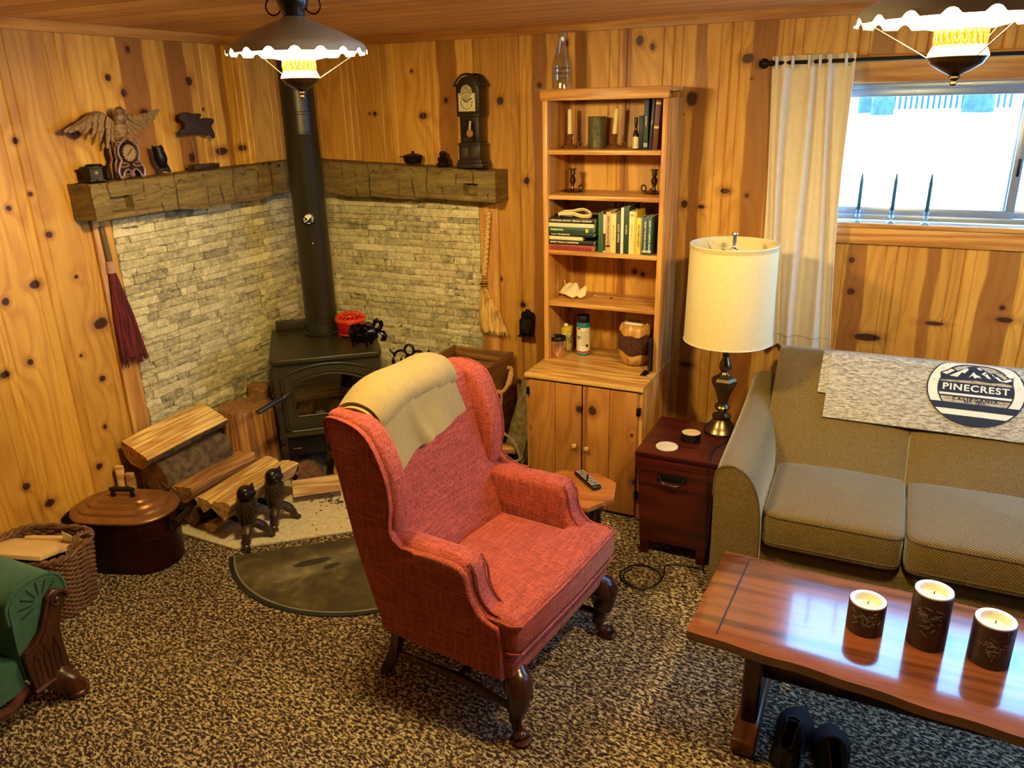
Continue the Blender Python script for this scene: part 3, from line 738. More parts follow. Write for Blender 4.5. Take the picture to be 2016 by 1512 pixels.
# navy and brown books at the right end of the top shelf
def bx(u, v, z, y): p = PY(u, v, y); return (p.x, y, z+.0006)
G1 = 'books on the top shelf'
book('short dark navy book standing behind the little bottle', '#10152c', (.022, .142, .11), bx(1261, 285, 1.701, -.15), group=G1)
book('tall navy book with a green foot and grey label on the top shelf', '#131d3c', (.020, .222, .15), bx(1270.3, 290, 1.701, -.235), group=G1, title='The Wilderness', tsize=.008, extra=[(.012, .03, '#93a09b'), (.04, .10, '#1f3d33')])
book('thin dark navy book leaning between the tall navy and the brown book', '#151c34', (.012, .222, .15), bx(1279.3, 290, 1.701, -.23), group=G1, tilt=.05, title='History', tsize=.006)
book('brown leather book with a gold ring leaning on the top shelf', '#5b2c1c', (.024, .222, .16), bx(1288.5, 290, 1.701, -.232), group=G1, tilt=.055, extra=[(.19, .2, '#d6b27a'), (.09, .1, '#d6b27a')])
# pewter chamber sticks on the second shelf
pc = [(.05, .004), (.052, .009), (.046, .006), (.03, .003), (.014, .008), (.008, .016), (.007, .03), (.013, .045), (.0165, .056), (.012, .068), (.007, .076), (.0125, .082), (.0125, .104), (.019, .106), (.019, .109), (.010, .109), (.010, .09)]
pc = [(.034, 0)]+pc
for (u, v, rz, lab) in ((1127.5, 377.5, -.5, 'pewter chamberstick at the left of the second shelf'), (1287.5, 380, 2.8, 'pewter chamberstick against the right side of the second shelf')):
    p = onshelf(u, v, 1.497); p.x = min(p.x, BX1-.078); candlestick('chamberstick', pc, (.06, .02, .014), M_PEWTER, lab, 'chambersticks on the second shelf', p, rz)
# third shelf: lying stack
z = 1.2366; sx = PY(1124, 480, -.27).x
stack = [('spiral-bound red checked book at the bottom of the lying stack', '#a32a24', .027, .226, None, None), ('black book lettered for ghost trails lying on the red checked book', '#14100f', .022, .232, 'GHOST TRAILS to CALIFORNIA', M_INKW),
         ('cream booklet lying on the ghost trails book', '#e0cd96', .017, .17, None, None), ('black thin book lying under the dark green one', '#15110f', .018, .228, 'F and F  THE RAILROADS', M_INKW),
         ('dark green book with a yellow square lying in the stack', '#1d4636', .025, .226, 'FARMSTAILS', M_INKW), ('cream book lying on the dark green one', '#ddd2a4', .018, .230, None, None), ('black book lying on top of the stack', '#1c1614', .022, .234, 'A PICTORIAL HISTORY  NEVADA  STATIONS', M_INKW)]
for i, (lab, colr, h, w, ti, ink) in enumerate(stack):
    rr = random.Random(i); xo = -.026 if w < .2 else rr.uniform(-.002, .002); yo = rr.uniform(-.003, .003)
    t = thing('book', lab, 'book', (sx+xo, -.272+yo, z), rr.uniform(-.012, .012), 'books lying on the third shelf')
    d = .17 if i else .19; c = .0018
    if i == 0:
        tt = NT('red_check'); x_, y_, z_ = tt.xyz(tt.obj()); ch = tt.nd('ShaderNodeTexChecker', {'Vector': tt.obj(), 'Scale': 130.}).outputs['Fac']
        tt.out(tt.mix(ch, '#8e1f1c', '#d9695a'), .5); mm = tt.m
    else: mm = plain('lying_cover_%d' % i, colr, .5, 0, .05, 30)
    m = MB(); m.box((0, d/2, c/2), (w, d, c), .0006); m.box((0, d/2, h-c/2), (w, d, c), .0006); m.box((0, .0015, h/2), (w, .003, h-.0004), .001); m.build('cover', mm, t)
    MB().box((0, d/2, h/2), (w-.006, d-.006, h-2*c)).build('pages', M_PAGES, t)
    if ti: MB().text(ti, h*.48, frame((-w*.5+.012+len(ti)*h*.125, -.0006, h/2), (1, 0, 0), (0, 0, 1)), .0002, .0003).build('lettering', ink, t, smooth=False)
    if i == 4: MB().box((w*.37, -.0006, h*.5), (.014, .001, h*.7)).build('price_sticker', plain('yellow_sticker', '#dcb93a', .6), t)
    if i == 0:
        m = MB()
        for k in range(24): m.tube([(-w/2+.012+k*(w-.024)/23, -.004*math.cos(q*PI/3)-.001, h/2+h*.42*math.sin(q*PI/3)) for q in range(6)], .0011, 5, closed=True)
        m.build('spiral', plain('spiral_wire', '#3c0f0e', .4, .4), t)
    z += h+.0006
t = thing('cloth_ribbon', 'cream cloth strap looped on top of the lying books', 'strap', (sx+.005, -.20, z+.0005))
m = MB(); P_ = spl([(-.085, -.03, .010), (-.06, -.015, .022), (-.02, -.01, .026), (.03, 0, .034), (.065, -.005, .022), (.075, -.02, .010), (.045, -.035, .006), (-.02, -.03, .016), (-.08, -.04, .007)], 6)
m.tube(P_, .011, 8, flat=(.45, 1.)).build('strap', plain('cream_cloth', '#e0cb93', .9, 0, .06, 40), t)
MB().box((-.035, -.05, .005), (.07, .02, .010), .002).build('buckle', M_BLACK, t)
# standing books
xx = PY(1177, 480, -.275).x; G3 = 'books standing on the third shelf'
st = [('slim bright green book against the lying stack', '#1a6b38', .0115, .186, None, None), ('thin brown-grey book next to the bright green one', '#5d5230', .0105, .192, None, None), ('white and black book third from the lying stack', '#cfc6ae', .0125, .178, None, None),
      ('tan book with a dark band near its foot', '#d1ab74', .0225, .19, 'SIERRA NEVADA NATURAL', M_INKB), ('thick cream book with faint tall lettering', '#e2cf8a', .0265, .183, 'MOUNTAINS', plain('gilt_ink', '#b3964f', .5)), ('dark photo-covered book with white initials', '#3b3428', .021, .182, 'GHOST TOWNS', M_INKW),
      ('tall thin white book beside the dark green one', '#e6dfcb', .0135, .212, None, None), ('tall dark green book with a pale zigzag', '#1e3a30', .025, .217, 'ALASKA', M_INKW), ('cream book numbered 101 at its top', '#e9d99a', .026, .196, 'GREAT HIKES', plain('pale_ink', '#cfb35f', .5)),
      ('narrow yellow book right of the one numbered 101', '#dcb62f', .009, .199, None, None), ('yellow field guide to edible plants', '#e0cb5a', .0195, .168, 'WILD EDIBLE PLANTS', M_INKB), ('thin grey book beside the yellow field guide', '#77725e', .0085, .17, None, None),
      ('teal paperback next to the yellow field guide', '#1f4b57', .021, .172, 'GUIDE TO BACK ROADS', M_INKW), ('teal paperback at the right end of the shelf', '#25525c', .0195, .174, 'GUIDE TO CAMPING AREAS', M_INKW)]
for i, (lab, colr, w, h, ti, ink) in enumerate(st):
    ex = None
    if i == 3: ex = [(.028, .036, '#2a1a10')]
    if i == 2: ex = [(.01, .09, '#2b2722')]
    if i in (12, 13): ex = [(.012, .022, '#d9d2b4')]
    t = book(lab, colr, (w, h, .14 if h < .2 else .17), (xx+w/2, -.27, 1.2366), title=ti, ink=ink, tsize=min(.012, w*.55), group=G3, extra=ex)
    if i == 8: MB().text('101', .013, frame((0, -.0006, h-.018), (1, 0, 0), (0, 0, 1)), .0002, .0003).build('number', M_INKB, t, smooth=False)
    xx += w+.0007
# fourth shelf: carved white piece and two pebbles
p = onshelf(1125, 585, .980)
t = thing('paper_bird', 'folded cream paper bird on the fourth shelf', 'ornament', (p.x, p.y, p.z+.006), -.35)
M_CARV = plain('cream_paper', '#e6cfa6', .85, 0, .05, 30)
m = MB()
def petal(c, ax, l, w, h, tw):
    m.grid(lambda a, b: tuple(Vector(c)+Matrix.Rotation(ax, 3, 'Z') @ Vector(((a-.5)*l, (b-.5)*w*math.sin(PI*min(1, max(0, .08+.84*a)))**.6, h*math.sin(a*PI)*(.35+.65*b)+tw*b))), 14, 7, .003)
petal((-.045, .01, .004), .15, .085, .075, .03, .02); petal((.0, -.012, .003), -.2, .095, .08, .05, .012); petal((.048, .012, .003), -.5, .075, .06, .042, .012); petal((.0, .01, .022), .4, .07, .05, .025, .012)
m.build('folds', M_CARV, t); MB().tube([(-.055, .015, .045), (-.058, .016, .062), (-.062, .016, .072)], .002, 6).build('tail', M_CARV, t)
for (u, v, lab) in ((1172, 583.5, 'tiny pale pebble nearer the paper bird'), (1203, 588.5, 'tiny dark pebble farther from the paper bird')):
    p = onshelf(u, v, .980); t = MB().pillow((0, 0, .0045), (.014, .010, .009), .7, 10).jitter(.0015, 200).build('pebble', plain('pebble_'+lab.split()[1], '#b7ab8c' if 'pale' in lab else '#4c4232', .7)); t.location = p; tag(t, lab, 'pebble', 'pebbles on the fourth shelf')
# cupboard top
p = onshelf(1099, 700, H1)
t = thing('copper_mug', 'shiny copper canister with a black lid on the cupboard top', 'canister', tuple(p))
MB().lathe([(.039, 0), (.041, .003), (.041, .086), (.040, .088), (0, .088)], 36).build('body', plain('polished_copper', '#d8ab8a', .24, .85, .05, 20), t)
MB().lathe([(.042, .086), (.0425, .092), (.038, .104), (.022, .111), (0, .112)], 32).build('lid', M_BLACK, t)
MB().box((-.008, -.018, .1085), (.026, .006, .002), .0005, rot=(.15, 0, .6)).build('tag', M_WHITE, t)
p = onshelf(1114, 686, H1)
t = thing('yellow_canister', 'yellow lidded canister with black sprigs behind the copper one', 'canister', tuple(p))
MB().lathe([(.036, 0), (.038, .003), (.038, .098), (0, .098)], 36).build('body', plain('cream_yellow', '#ddce7a', .4), t)
MB().lathe([(.039, .096), (.040, .099), (.040, .119), (.036, .123), (.012, .124), (0, .124)], 32).build('lid', plain('bright_yellow', '#d9c22c', .35), t)
MB().lathe([(.008, .122), (.0125, .127), (.012, .134), (.007, .138), (0, .138)], 18).build('knob', M_WHITE, t)
m = MB(); rr = random.Random(4)
for k in range(26):
    a = .75+rr.uniform(-.5, .5); z0 = .03+rr.uniform(0, .05); l = .02; an = rr.uniform(-.8, .8)
    q = [(.0385*math.sin(a+s*l*math.sin(an)/.038), -.0385*math.cos(a+s*l*math.sin(an)/.038), z0+s*l*math.cos(an)) for s in (0, .5, 1)]
    m.tube(q, .0012, 5)
m.build('sprig_print', M_INKB, t)
p = onshelf(1148, 697, H1)
t = thing('wipes_canister', 'tall white-labelled teal canister with a black cap on the cupboard top', 'canister', tuple(p))
M_TEAL = plain('teal_plastic', '#17757c', .3)
MB().lathe([(.031, 0), (.034, .003), (.034, .165), (.031, .172), (.030, .176), (0, .176)], 36).build('body', M_TEAL, t)
MB().lathe([(.0345, .014), (.0345, .148)], 36, cap=False).build('label', plain('wipes_label', '#e9dfc6', .5), t)
MB().lathe([(.0347, .016), (.0347, .024)], 36, cap=False).build('red_band', M_RED, t)
MB().lathe([(.031, .172), (.0325, .175), (.0325, .205), (.030, .209), (0, .209)], 32).build('cap', M_BLACK, t)
m = MB()
def patch(a0, a1, z0, z1, r): m.grid(lambda a, b: (r*math.sin(a0+(a1-a0)*a), -r*math.cos(a0+(a1-a0)*a), z0+(z1-z0)*b), 8, 2)
patch(-.62, -.1, .138, .146, .0348); m.build('red_block', M_RED, t)
m = MB(); patch(.75, 1.15, .046, .060, .0348); m.build('dark_block', M_INKB, t)
for k in range(9): wraptext(t, ('disinfecting wipes', 'kills germs on', 'hard surfaces', 'directions for use', 'wipe the surface', 'let stand', 'allow to dry', 'do not flush', 'keep closed')[k], .0346, .128-.009*k, .0055, .45, M_INKB, bold=0)
wraptext(t, 'Cleaning', .0346, .1, .0085, -.45, M_INKB); wraptext(t, 'Wipes', .0346, .09, .0085, -.45, M_INKB)
p = onshelf(1249, 716, H1); p.y = max(p.y, -.40)
t = thing('log_vase', 'turned log vase with a band of bark beside the right side of the cupboard top', 'vase', (min(p.x, BX1-.105), p.y, p.z))
M_VASE = wood('vase_wood', '#a8742e', '#dcae62', 'z', 1.2, .4)
MB().lathe([(.035, 0), (.05, .006), (.068, .03), (.078, .058), (.0775, .08), (.0765, .14), (.079, .165), (.078, .19), (.068, .206), (.060, .210), (.056, .206), (.05, .12), (0, .11)], 40, cap=True).build('body', M_VASE, t)
def bark(a, b):
    th = 2*PI*a; zlo = .078-.020*math.sin(th*1+2.6)+.006*math.sin(th*5); zhi = .170+.008*math.sin(th*2+1)+.006*math.sin(th*7)
    z = zlo+(zhi-zlo)*b; r = .0805+.0022*math.sin(th*46+2*math.sin(z*90))+.001*math.sin(th*97)
    if b < .02 or b > .98: r = .0765
    return (r*math.cos(th), r*math.sin(th), z)
MB().grid(bark, 180, 12, cu=True).build('bark_band', plain('dark_bark', '#4a2415', .9, 0, .5, 70, .6, 120), t)
t2 = MB().box((0, 0, .003), (.088, .03, .005), .001, rot=(0, .06, .1)).build('paper_slip', M_NEWS); t2.location = (t.location.x if False else t.matrix_basis.translation.x+.004, p.y-.045, p.z+.2135); tag(t2, 'white paper slip lying on the mouth of the log vase', 'paper')
t = thing('bookend', 'black metal bookend standing against the right side of the cupboard top', 'bookend', (BX1-.034, -.33, H1+.0006))
MB().box((.004, .05, .085), (.004, .12, .17), .001).build('upright', M_BLACK, t); MB().box((-.012, 0, .003), (.03, .07, .005), .002).build('foot', M_BLACK, t)

# ------------------------------------------------------------------ mantel beams over the stone
def beam(name, label, s0, s1, to, z0a, z0b, z1a, z1b, d, pocket, seed):
    """hand-hewn beam from s0 to s1; to(s, depth, z) -> world; pocket (s, z, half w, half h)"""
    nu = 230; prof = []
    nf, nt_ = 30, 8
    for j in range(nf): prof.append((1., j/(nf-1)))             # front face upwards
    for j in range(1, nt_): prof.append((1-j/(nt_-1), 1.))       # top towards the wall
    prof.append((0., 0.)); n = len(prof)
    vs = []; mb = MB()
    for i in range(nu):
        a = i/(nu-1); s = s0+(s1-s0)*a; zb = z0a+(z0b-z0a)*a; zt = z1a+(z1b-z1a)*a
        for (pd, pz) in prof:
            z = zb+(zt-zb)*pz; dd = d*pd
            q = noise.noise(Vector((s*9+seed, z*14, seed)))*.006+noise.noise(Vector((s*2.5, seed, z*3)))*.006
            if pd > .99:
                dd += q; ed = min(pz, 1-pz)
                if ed < .08: dd -= .008*(1-ed/.08)
                if pz < .2: dd += .005*math.sin(s*7+seed)
                if abs(s-pocket[0]) < pocket[2] and abs(z-pocket[1]) < pocket[3]: dd -= .045
            if pz < .01: z += .010*math.sin(s*5.3+seed*2)+.004*math.sin(s*17+seed)
            elif pz > .99: z += q*.4
            vs.append(to(s, dd, z))
    fs = [(i*n+j, (i+1)*n+j, (i+1)*n+(j+1) % n, i*n+(j+1) % n) for i in range(nu-1) for j in range(n)]
    fs += [tuple(range(n)), tuple((nu-1)*n+j for j in reversed(range(n)))]
    mb.add(vs, fs)
    c = to((s0+s1)/2, d/2, (z0a+z0b)/2)
    t = thing(name, label, 'mantel', c); mb.build('beam', M_MANTEL, t, world=True, ang=28); return t
pl = PX(241, 401, .145); pr_ = PY(925.5, 374, -.155)
beam('mantel_beam', 'rough hewn dark mantel beam along the left wall with an eagle clock on it', -1.525, -.0, lambda s, d, z: (d+.001, s, z), 1.474, 1.470, 1.632, 1.638, .145, (pl.y, pl.z, .052, .028), 1.3)
beam('mantel_beam', 'rough hewn dark mantel beam along the back wall with a small tall-case clock on it', .152, 1.329, lambda s, d, z: (s, -d-.001, z), 1.466, 1.428, 1.633, 1.590, .152, (pr_.x, pr_.z, .040, .028), 4.1)
MZL = lambda y: 1.632+.006*(y+1.525)/1.525+.0065
MZR = lambda x: 1.633-.043*(x-.152)/1.177+.0065

# ------------------------------------------------------------------ things on the left mantel
M_EAGLE = wood('eagle_carved_wood', '#4a321c', '#94734a', 'x', 2., .6)
M_EAGLE2 = plain('eagle_feathers', '#86683f', .6, 0, .35, 50)
M_ROCO = plain('rococo_gilt_bronze', '#a07a62', .35, .55, .2, 40)
M_ROCOD = plain('rococo_dark', '#2a1710', .5, .3, .2, 40)
cy = -1.285
ec = thing('eagle_clock', 'ornate scrolled mantel clock crowned by a carved eagle with spread wings', 'clock', (.085, cy, MZL(cy)), R(90))
# case: waisted scroll outline, front at -y
ol = [(-.062, 0), (-.05, .0), (-.04, .022), (-.02, .034), (0, .02), (.02, .034), (.04, .022), (.05, 0), (.062, 0), (.066, .03), (.058, .055), (.046, .072), (.052, .10), (.048, .13), (.03, .15), (0, .158), (-.03, .15), (-.048, .13), (-.052, .10), (-.046, .072), (-.058, .055), (-.066, .03)]
MB().prism(ol, .07, frame((0, .045, 0), (1, 0, 0), (0, 0, 1)), .005).build('case', M_ROCOD, ec)
fr = MB()
def scroll(pts, r=.0042): fr.tube([(x, -.029, z) for x, z in [(q.x, q.y) for q in spl([(a, b, 0) for a, b in pts], 5)]], [r]*(5*(len(pts)-1)+1), 6)
for s in (-1, 1):
    scroll([(s*.06, .002), (s*.067, .03), (s*.056, .056), (s*.044, .075), (s*.054, .10), (s*.048, .13), (s*.028, .15), (s*.008, .16)], .006)
    scroll([(s*.048, .004), (s*.038, .025), (s*.018, .036), (s*.002, .018), (s*.012, .01)], .005)
    scroll([(s*.055, .05), (s*.03, .048), (s*.012, .055), (s*.02, .065), (s*.04, .062)], .005)
    scroll([(s*.03, .15), (s*.05, .15), (s*.056, .14), (s*.048, .134)]); scroll([(s*.06, .002), (s*.052, -.0), (s*.05, .01)], .006)
scroll([(-.03, .15), (0, .166), (.03, .15)], .006); scroll([(0, .03), (.008, .02), (0, .006), (-.008, .02), (0, .03)], .004)
for s in (-1, 1):      # side scrolls
    for y0 in (-.01, .02):
        fr.tube([(s*.062, y0, .004), (s*.068, y0-.006, .03), (s*.058, y0+.004, .06), (s*.05, y0, .08), (s*.056, y0-.004, .11), (s*.048, y0, .14)], .0045, 6)
fr.build('scrollwork', M_ROCO, ec)
dl = frame((0, -.026, .104), (1, 0, 0), (0, 0, 1))
MB().lathe([(0, .006), (.036, .006), (.036, 0)], 36, dl, cap=False).build('dial', plain('clock_dial_brass', '#a98a58', .45, .2), ec)
MB().lathe([(.034, .004), (.036, .010), (.041, .012), (.045, .008), (.046, 0)], 40, dl, cap=False).build('bezel', plain('clock_bezel', '#4c3322', .3, .7), ec)
m = MB()
for k in range(12): a = k*PI/6; m.box((.029*math.sin(a), -.0325, .104+.029*math.cos(a)), (.003, .001, .006), rot=(0, a, 0))
m.build('hour_marks', M_INKB, ec)
for nm, a, l in (('hour_hand', -2.2, .018), ('minute_hand', .75, .026)):
    MB().box((l/2*math.sin(a), -.0335, .104+l/2*math.cos(a)), (.0035, .001, l), rot=(0, a, 0)).build(nm, M_INKB, ec)
# eagle
eg = MB(); eg.lathe([(0, .0), (.022, .012), (.034, .045), (.036, .075), (.028, .105), (.022, .125), (.024, .14), (.019, .155), (.008, .162), (0, .163)], 20, rotM((-.012, .01, .135), R(10), R(6), 0) @ Matrix.Diagonal((1, .8, 1, 1)))
ea = eg.build('eagle', M_EAGLE, ec)
bk = MB().tube([(.000, -.012, .282), (.012, -.02, .281), (.022, -.025, .276), (.024, -.025, .268)], [.012, .010, .006, .001], 8); bk.build('beak', M_EAGLE2, ea)
def wing(s, arm, tipdir, rows):
    m = MB(); A = spl([(a, .012, b) for a, b in arm], 6)
    m.tube(A, [.016-.010*i/len(A) for i in range(len(A))], 8, flat=(1.1, .6))
    for (n, l0, l1, d0, d1, yoff, w) in rows:
        for k in range(n):
            t_ = k/(n-1); p = A[min(len(A)-1, int(t_*(len(A)-1)))]; an = d0+(d1-d0)*t_; l = l0+(l1-l0)*t_
            dv = Vector((math.sin(an)*s, 0, math.cos(an))); c = p+dv*l*.5+Vector((0, yoff-.012, 0))
            M_ = frame(c, dv, (0, 1, 0))
            m.grid(lambda a, b: tuple(M_ @ Vector(((a-.5)*l, .0022*math.cos((b-.5)*3), (b-.5)*w*(math.sin(PI*min(.97, .30+.68*a))**.5)))), 7, 4, .0025)
    return m
armL = [(-.03, .235), (-.08, .268), (-.13, .258), (-.19, .222)]
armR = [(.0, .235), (.045, .255), (.095, .252), (.15, .252)]
wing(-1, armL, 0, [(9, .13, .075, R(172), R(105), 0., .022), (8, .085, .06, R(165), R(112), -.006, .020), (7, .05, .035, R(160), R(115), -.011, .018)]).build('wing', M_EAGLE2, ea)
wing(1, armR, 0, [(9, .12, .085, R(165), R(72), 0., .022), (8, .08, .055, R(158), R(85), -.006, .020), (7, .05, .03, R(150), R(95), -.011, .018)]).build('wing', M_EAGLE2, ea)
m = MB()
for k in range(6):
    an = R(180+14*(k-2.5)-6); l = .08; M_ = frame(Vector((-.012, .0, .15))+Vector((math.sin(an)*l*.4, 0, math.cos(an)*l*.4)), (math.sin(an), 0, math.cos(an)), (0, 1, 0))
    m.grid(lambda a, b: tuple(M_ @ Vector(((a-.5)*l, 0, (b-.5)*.018*(.5+.5*a)))), 6, 3, .003)
m.build('tail', M_EAGLE2, ea)
# hexagonal black miniature
t = thing('miniature_stove', 'small black six-sided iron box at the left end of the mantel', 'ornament', (.085, -1.447, MZL(-1.447)), R(60))
hexp = lambda r, ph=0: [(r*math.cos(PI/3*k+ph), r*math.sin(PI/3*k+ph)) for k in range(6)]
MB().prism(hexp(.058), .008, None, .002).prism(hexp(.047), .05, rotM((0, 0, .008))).prism(hexp(.054), .006, rotM((0, 0, .054)), .002).build('body', M_IRON, t)
MB().lathe([(.034, .06), (.034, .064), (.028, .069), (0, .07)], 24).build('lid', M_IRON, t)
for k in range(3): a = k*2*PI/3+.5; MB().lathe([(.006, -.0), (.004, .01)], 8, rotM((.05*math.cos(a), .05*math.sin(a), 0))).build('foot', M_IRON, t)
MB().box((.0, -.0415, .034), (.013, .002, .013), .0005).build('tile', plain('small_tile', '#5e6a34', .4), t)
# owl on a branch
t = thing('owl_figure', 'glossy black owl figure with ear tufts on the mantel right of the eagle clock', 'figurine', (.085, -1.09, MZL(-1.09)), R(80))
m = MB(); prof = [(0, .02), (.012, .024), (.022, .04), (.030, .065), (.028, .085), (.024, .10), (.026, .112), (.022, .122), (0, .124)]
m.lathe(prof, 20, rotM((.004, 0, 0), 0, R(-8), 0)); body = m.build('body', M_IRON, t)
for s in (-1, 1): MB().lathe([(.008, 0), (.004, .008), (.001, .013)], 8, rotM((-.014+s*.017, 0, .116), 0, s*.5, 0)).build('ear_tuft', M_IRON, body)
MB().tube([(.012, .004, .05), (.024, .004, .03), (.034, .002, .008)], [.016, .012, .008], 8, flat=(1, .5)).build('tail', M_IRON, body)
MB().tube([(-.035, -.006, .008), (-.02, -.004, .014), (0, 0, .022), (.02, .004, .014), (.036, .006, .006)], [.007, .009, .010, .009, .006], 8).build('branch', M_CAST, t)
# rabbit silhouette on a rod
t = thing('rabbit_figure', 'dark running rabbit silhouette on a thin rod and wooden block', 'figurine', (.085, -.845, MZL(-.845)), R(90))
MB().box((0, 0, .012), (.155, .05, .024), .002).build('base', wood('dark_block_wood', '#24160c', '#3f2a18', 'x'), t)
MB().tube([(-.03, 0, .023), (-.036, 0, .15)], .0025, 8).build('rod', M_CAST, t)
zo = [(1335, 270), (1345, 235), (1370, 222), (1400, 215), (1440, 222), (1480, 235), (1520, 228), (1560, 232), (1565, 252), (1545, 288), (1600, 275), (1650, 278), (1690, 287), (1700, 310), (1685, 340), (1670, 365), (1690, 410), (1708, 450), (1705, 490), (1690, 492), (1665, 455), (1620, 462), (1570, 430), (1530, 446), (1480, 440), (1420, 452), (1350, 456), (1343, 430), (1345, 402), (1393, 392), (1400, 352), (1395, 320), (1350, 300)]
ol = []
for zx, zy in zo:
    p = PX(100+zx/5.305, 180+zy/5.305, .085); ol.append((p.y+.845, p.z-MZL(-.845)))
MB().prism(ol, .012, frame((0, .006, 0), (1, 0, 0), (0, 0, 1)), .002).build('silhouette', plain('dark_painted_wood', '#2a1c12', .6), t)

# ------------------------------------------------------------------ things on the right mantel
t = thing('lidded_pot', 'tiny cast iron pot with lid and bail on the back mantel', 'pot', (.81, -.085, MZR(.81)))
MB().lathe([(.038, .006), (.047, .014), (.052, .036), (.054, .04), (.051, .041)], 28).build('pot', M_IRON, t)
MB().lathe([(.053, .040), (.05, .046), (.03, .053), (.008, .056), (.007, .063), (.010, .067), (0, .069)], 28).build('lid', M_IRON, t)
MB().tube([(-.055, 0, .036), (-.066, -.012, .040), (-.06, -.04, .041), (0, -.058, .039), (.06, -.04, .036), (.066, -.012, .038), (.055, 0, .036)], .0022, 6).build('bail', M_IRON, t)
for k in range(3): a = k*2*PI/3+.5; MB().lathe([(.004, 0), (.006, .012)], 8, rotM((.034*math.cos(a), .034*math.sin(a), 0))).build('foot', M_IRON, t)
t = thing('insulator', 'glossy dark brown pole insulator between the tiny pot and the tall-case clock', 'insulator', (.995, -.085, MZR(.995)))
MB().lathe([(.036, 0), (.038, .006), (.034, .016), (.024, .022), (.030, .028), (.032, .036), (.027, .044), (.018, .048), (.020, .056), (.019, .068), (.012, .074), (0, .075)], 28).build('body', plain('brown_glaze', '#1c0d0a', .12), t)
M_CASE = wood('dark_clock_case', '#120b06', '#2a1b10', 'z', 1., .4)
gx0, gx1, gz = 1.105, 1.246, MZR(1.175)
gc = thing('tall_case_clock', 'dark miniature tall-case clock with a pale dial on the right end of the mantel', 'clock', (1.176, -.085, gz))
m = MB()
m.box((0, 0, .012), (.150, .102, .024), .003); m.box((0, 0, .032), (.138, .094, .018), .004); m.box((0, 0, .075), (.122, .084, .075), .002); m.box((0, 0, .118), (.130, .090, .012), .003)
m.build('plinth', M_CASE, gc)
for s in (-1, 1): MB().box((s*.028, -.0425, .076), (.036, .004, .046), .002).build('plinth_panel', plain('clock_panel', '#3a2a1a', .5), gc)
m = MB(); m.box((0, .002, .185), (.106, .072, .13), .002); m.build('waist', M_CASE, gc)
wf_ = MB().prism([(-.034, 0), (.034, 0), (.034, .085), (.024, .094), (.012, .104), (-.012, .104), (-.024, .094), (-.034, .085)], .005, frame((0, -.0335, .132), (1, 0, 0), (0, 0, 1)), .001).build('waist_door', plain('dark_glass_door', '#1d1109', .1), gc)
MB().lathe([(0, .004), (.017, .003), (.019, 0)], 28, frame((0.004, -.0395, .170), (1, 0, 0), (0, 0, 1))).build('pendulum_bob', plain('pendulum_brass', '#c9a56a', .25, .8), gc)
MB().box((.006, -.0405, .20), (.012, .001, .06), rot=(0, .12, 0)).build('door_reflection', plain('pale_reflection_strip', '#cfd6da', .2, .6), gc)  # pale strip on the waist door, a painted reflection in its glass
m = MB(); m.box((0, 0, .258), (.126, .088, .016), .004)
m.prism([(-.064, 0), (.064, 0), (.064, .125), (.05, .15), (.03, .168), (.0, .175), (-.03, .168), (-.05, .15), (-.064, .125)], .086, frame((0, .043, .266), (1, 0, 0), (0, 0, 1)), .002)
m.build('hood', M_CASE, gc)
m = MB()
for s in (-1, 1): m.box((s*.066, 0, .398), (.022, .104, .012), .005)
cr = spl([(-.07, .398, 0), (-.052, .424, 0), (-.028, .444, 0), (0, .449, 0), (.028, .444, 0), (.052, .424, 0), (.07, .398, 0)], 4)
for y in (-.046, .046): m.tube([(p.x, y, p.y) for p in cr], .006, 8)
m.build('cornice', M_CASE, gc)
MB().box((-.004, -.0445, .318), (.094, .003, .086), .001).build('dial', plain('clock_face_cream', '#cdbd92', .4, .1, .06, 60), gc)
MB().lathe([(0, .0015), (.031, .0015), (.033, 0)], 36, frame((-.004, -.0462, .362), (1, 0, 0), (0, 0, 1)) @ Matrix.Diagonal((1, 1.15, 1, 1))).build('dial_arch', plain('moon_dial', '#a39a74', .4, .1, .3, 70), gc)
m = MB().tube([(-.004+.038*math.sin(k*PI/18), -.0468, .318+.038*math.cos(k*PI/18)) for k in range(36)], .0016, 6, closed=True).tube([(-.004+.025*math.sin(k*PI/18), -.0468, .318+.025*math.cos(k*PI/18)) for k in range(36)], .001, 6, closed=True)
m.build('chapter_ring', plain('ring_pale', '#e6dcc0', .4), gc)
m = MB(); num = ('XII', 'I', 'II', 'III', 'IIII', 'V', 'VI', 'VII', 'VIII', 'IX', 'X', 'XI')
for k, s in enumerate(num):
    a = k*PI/6; c = (-.004+.0315*math.sin(a), -.0464, .318+.0315*math.cos(a))
    m.text(s, .0125, frame(c, (math.cos(a), 0, -math.sin(a)), (math.sin(a), 0, math.cos(a))), .0002, .0003)
m.build('numerals', M_INKB, gc, smooth=False)
for nm, a, l, w in (('hour_hand', R(-57), .024, .005), ('minute_hand', R(57), .034, .004)):
    MB().box((-.004+l/2*math.sin(a), -.0475, .318+l/2*math.cos(a)), (w, .001, l), rot=(0, a, 0)).build(nm, M_INKB, gc)

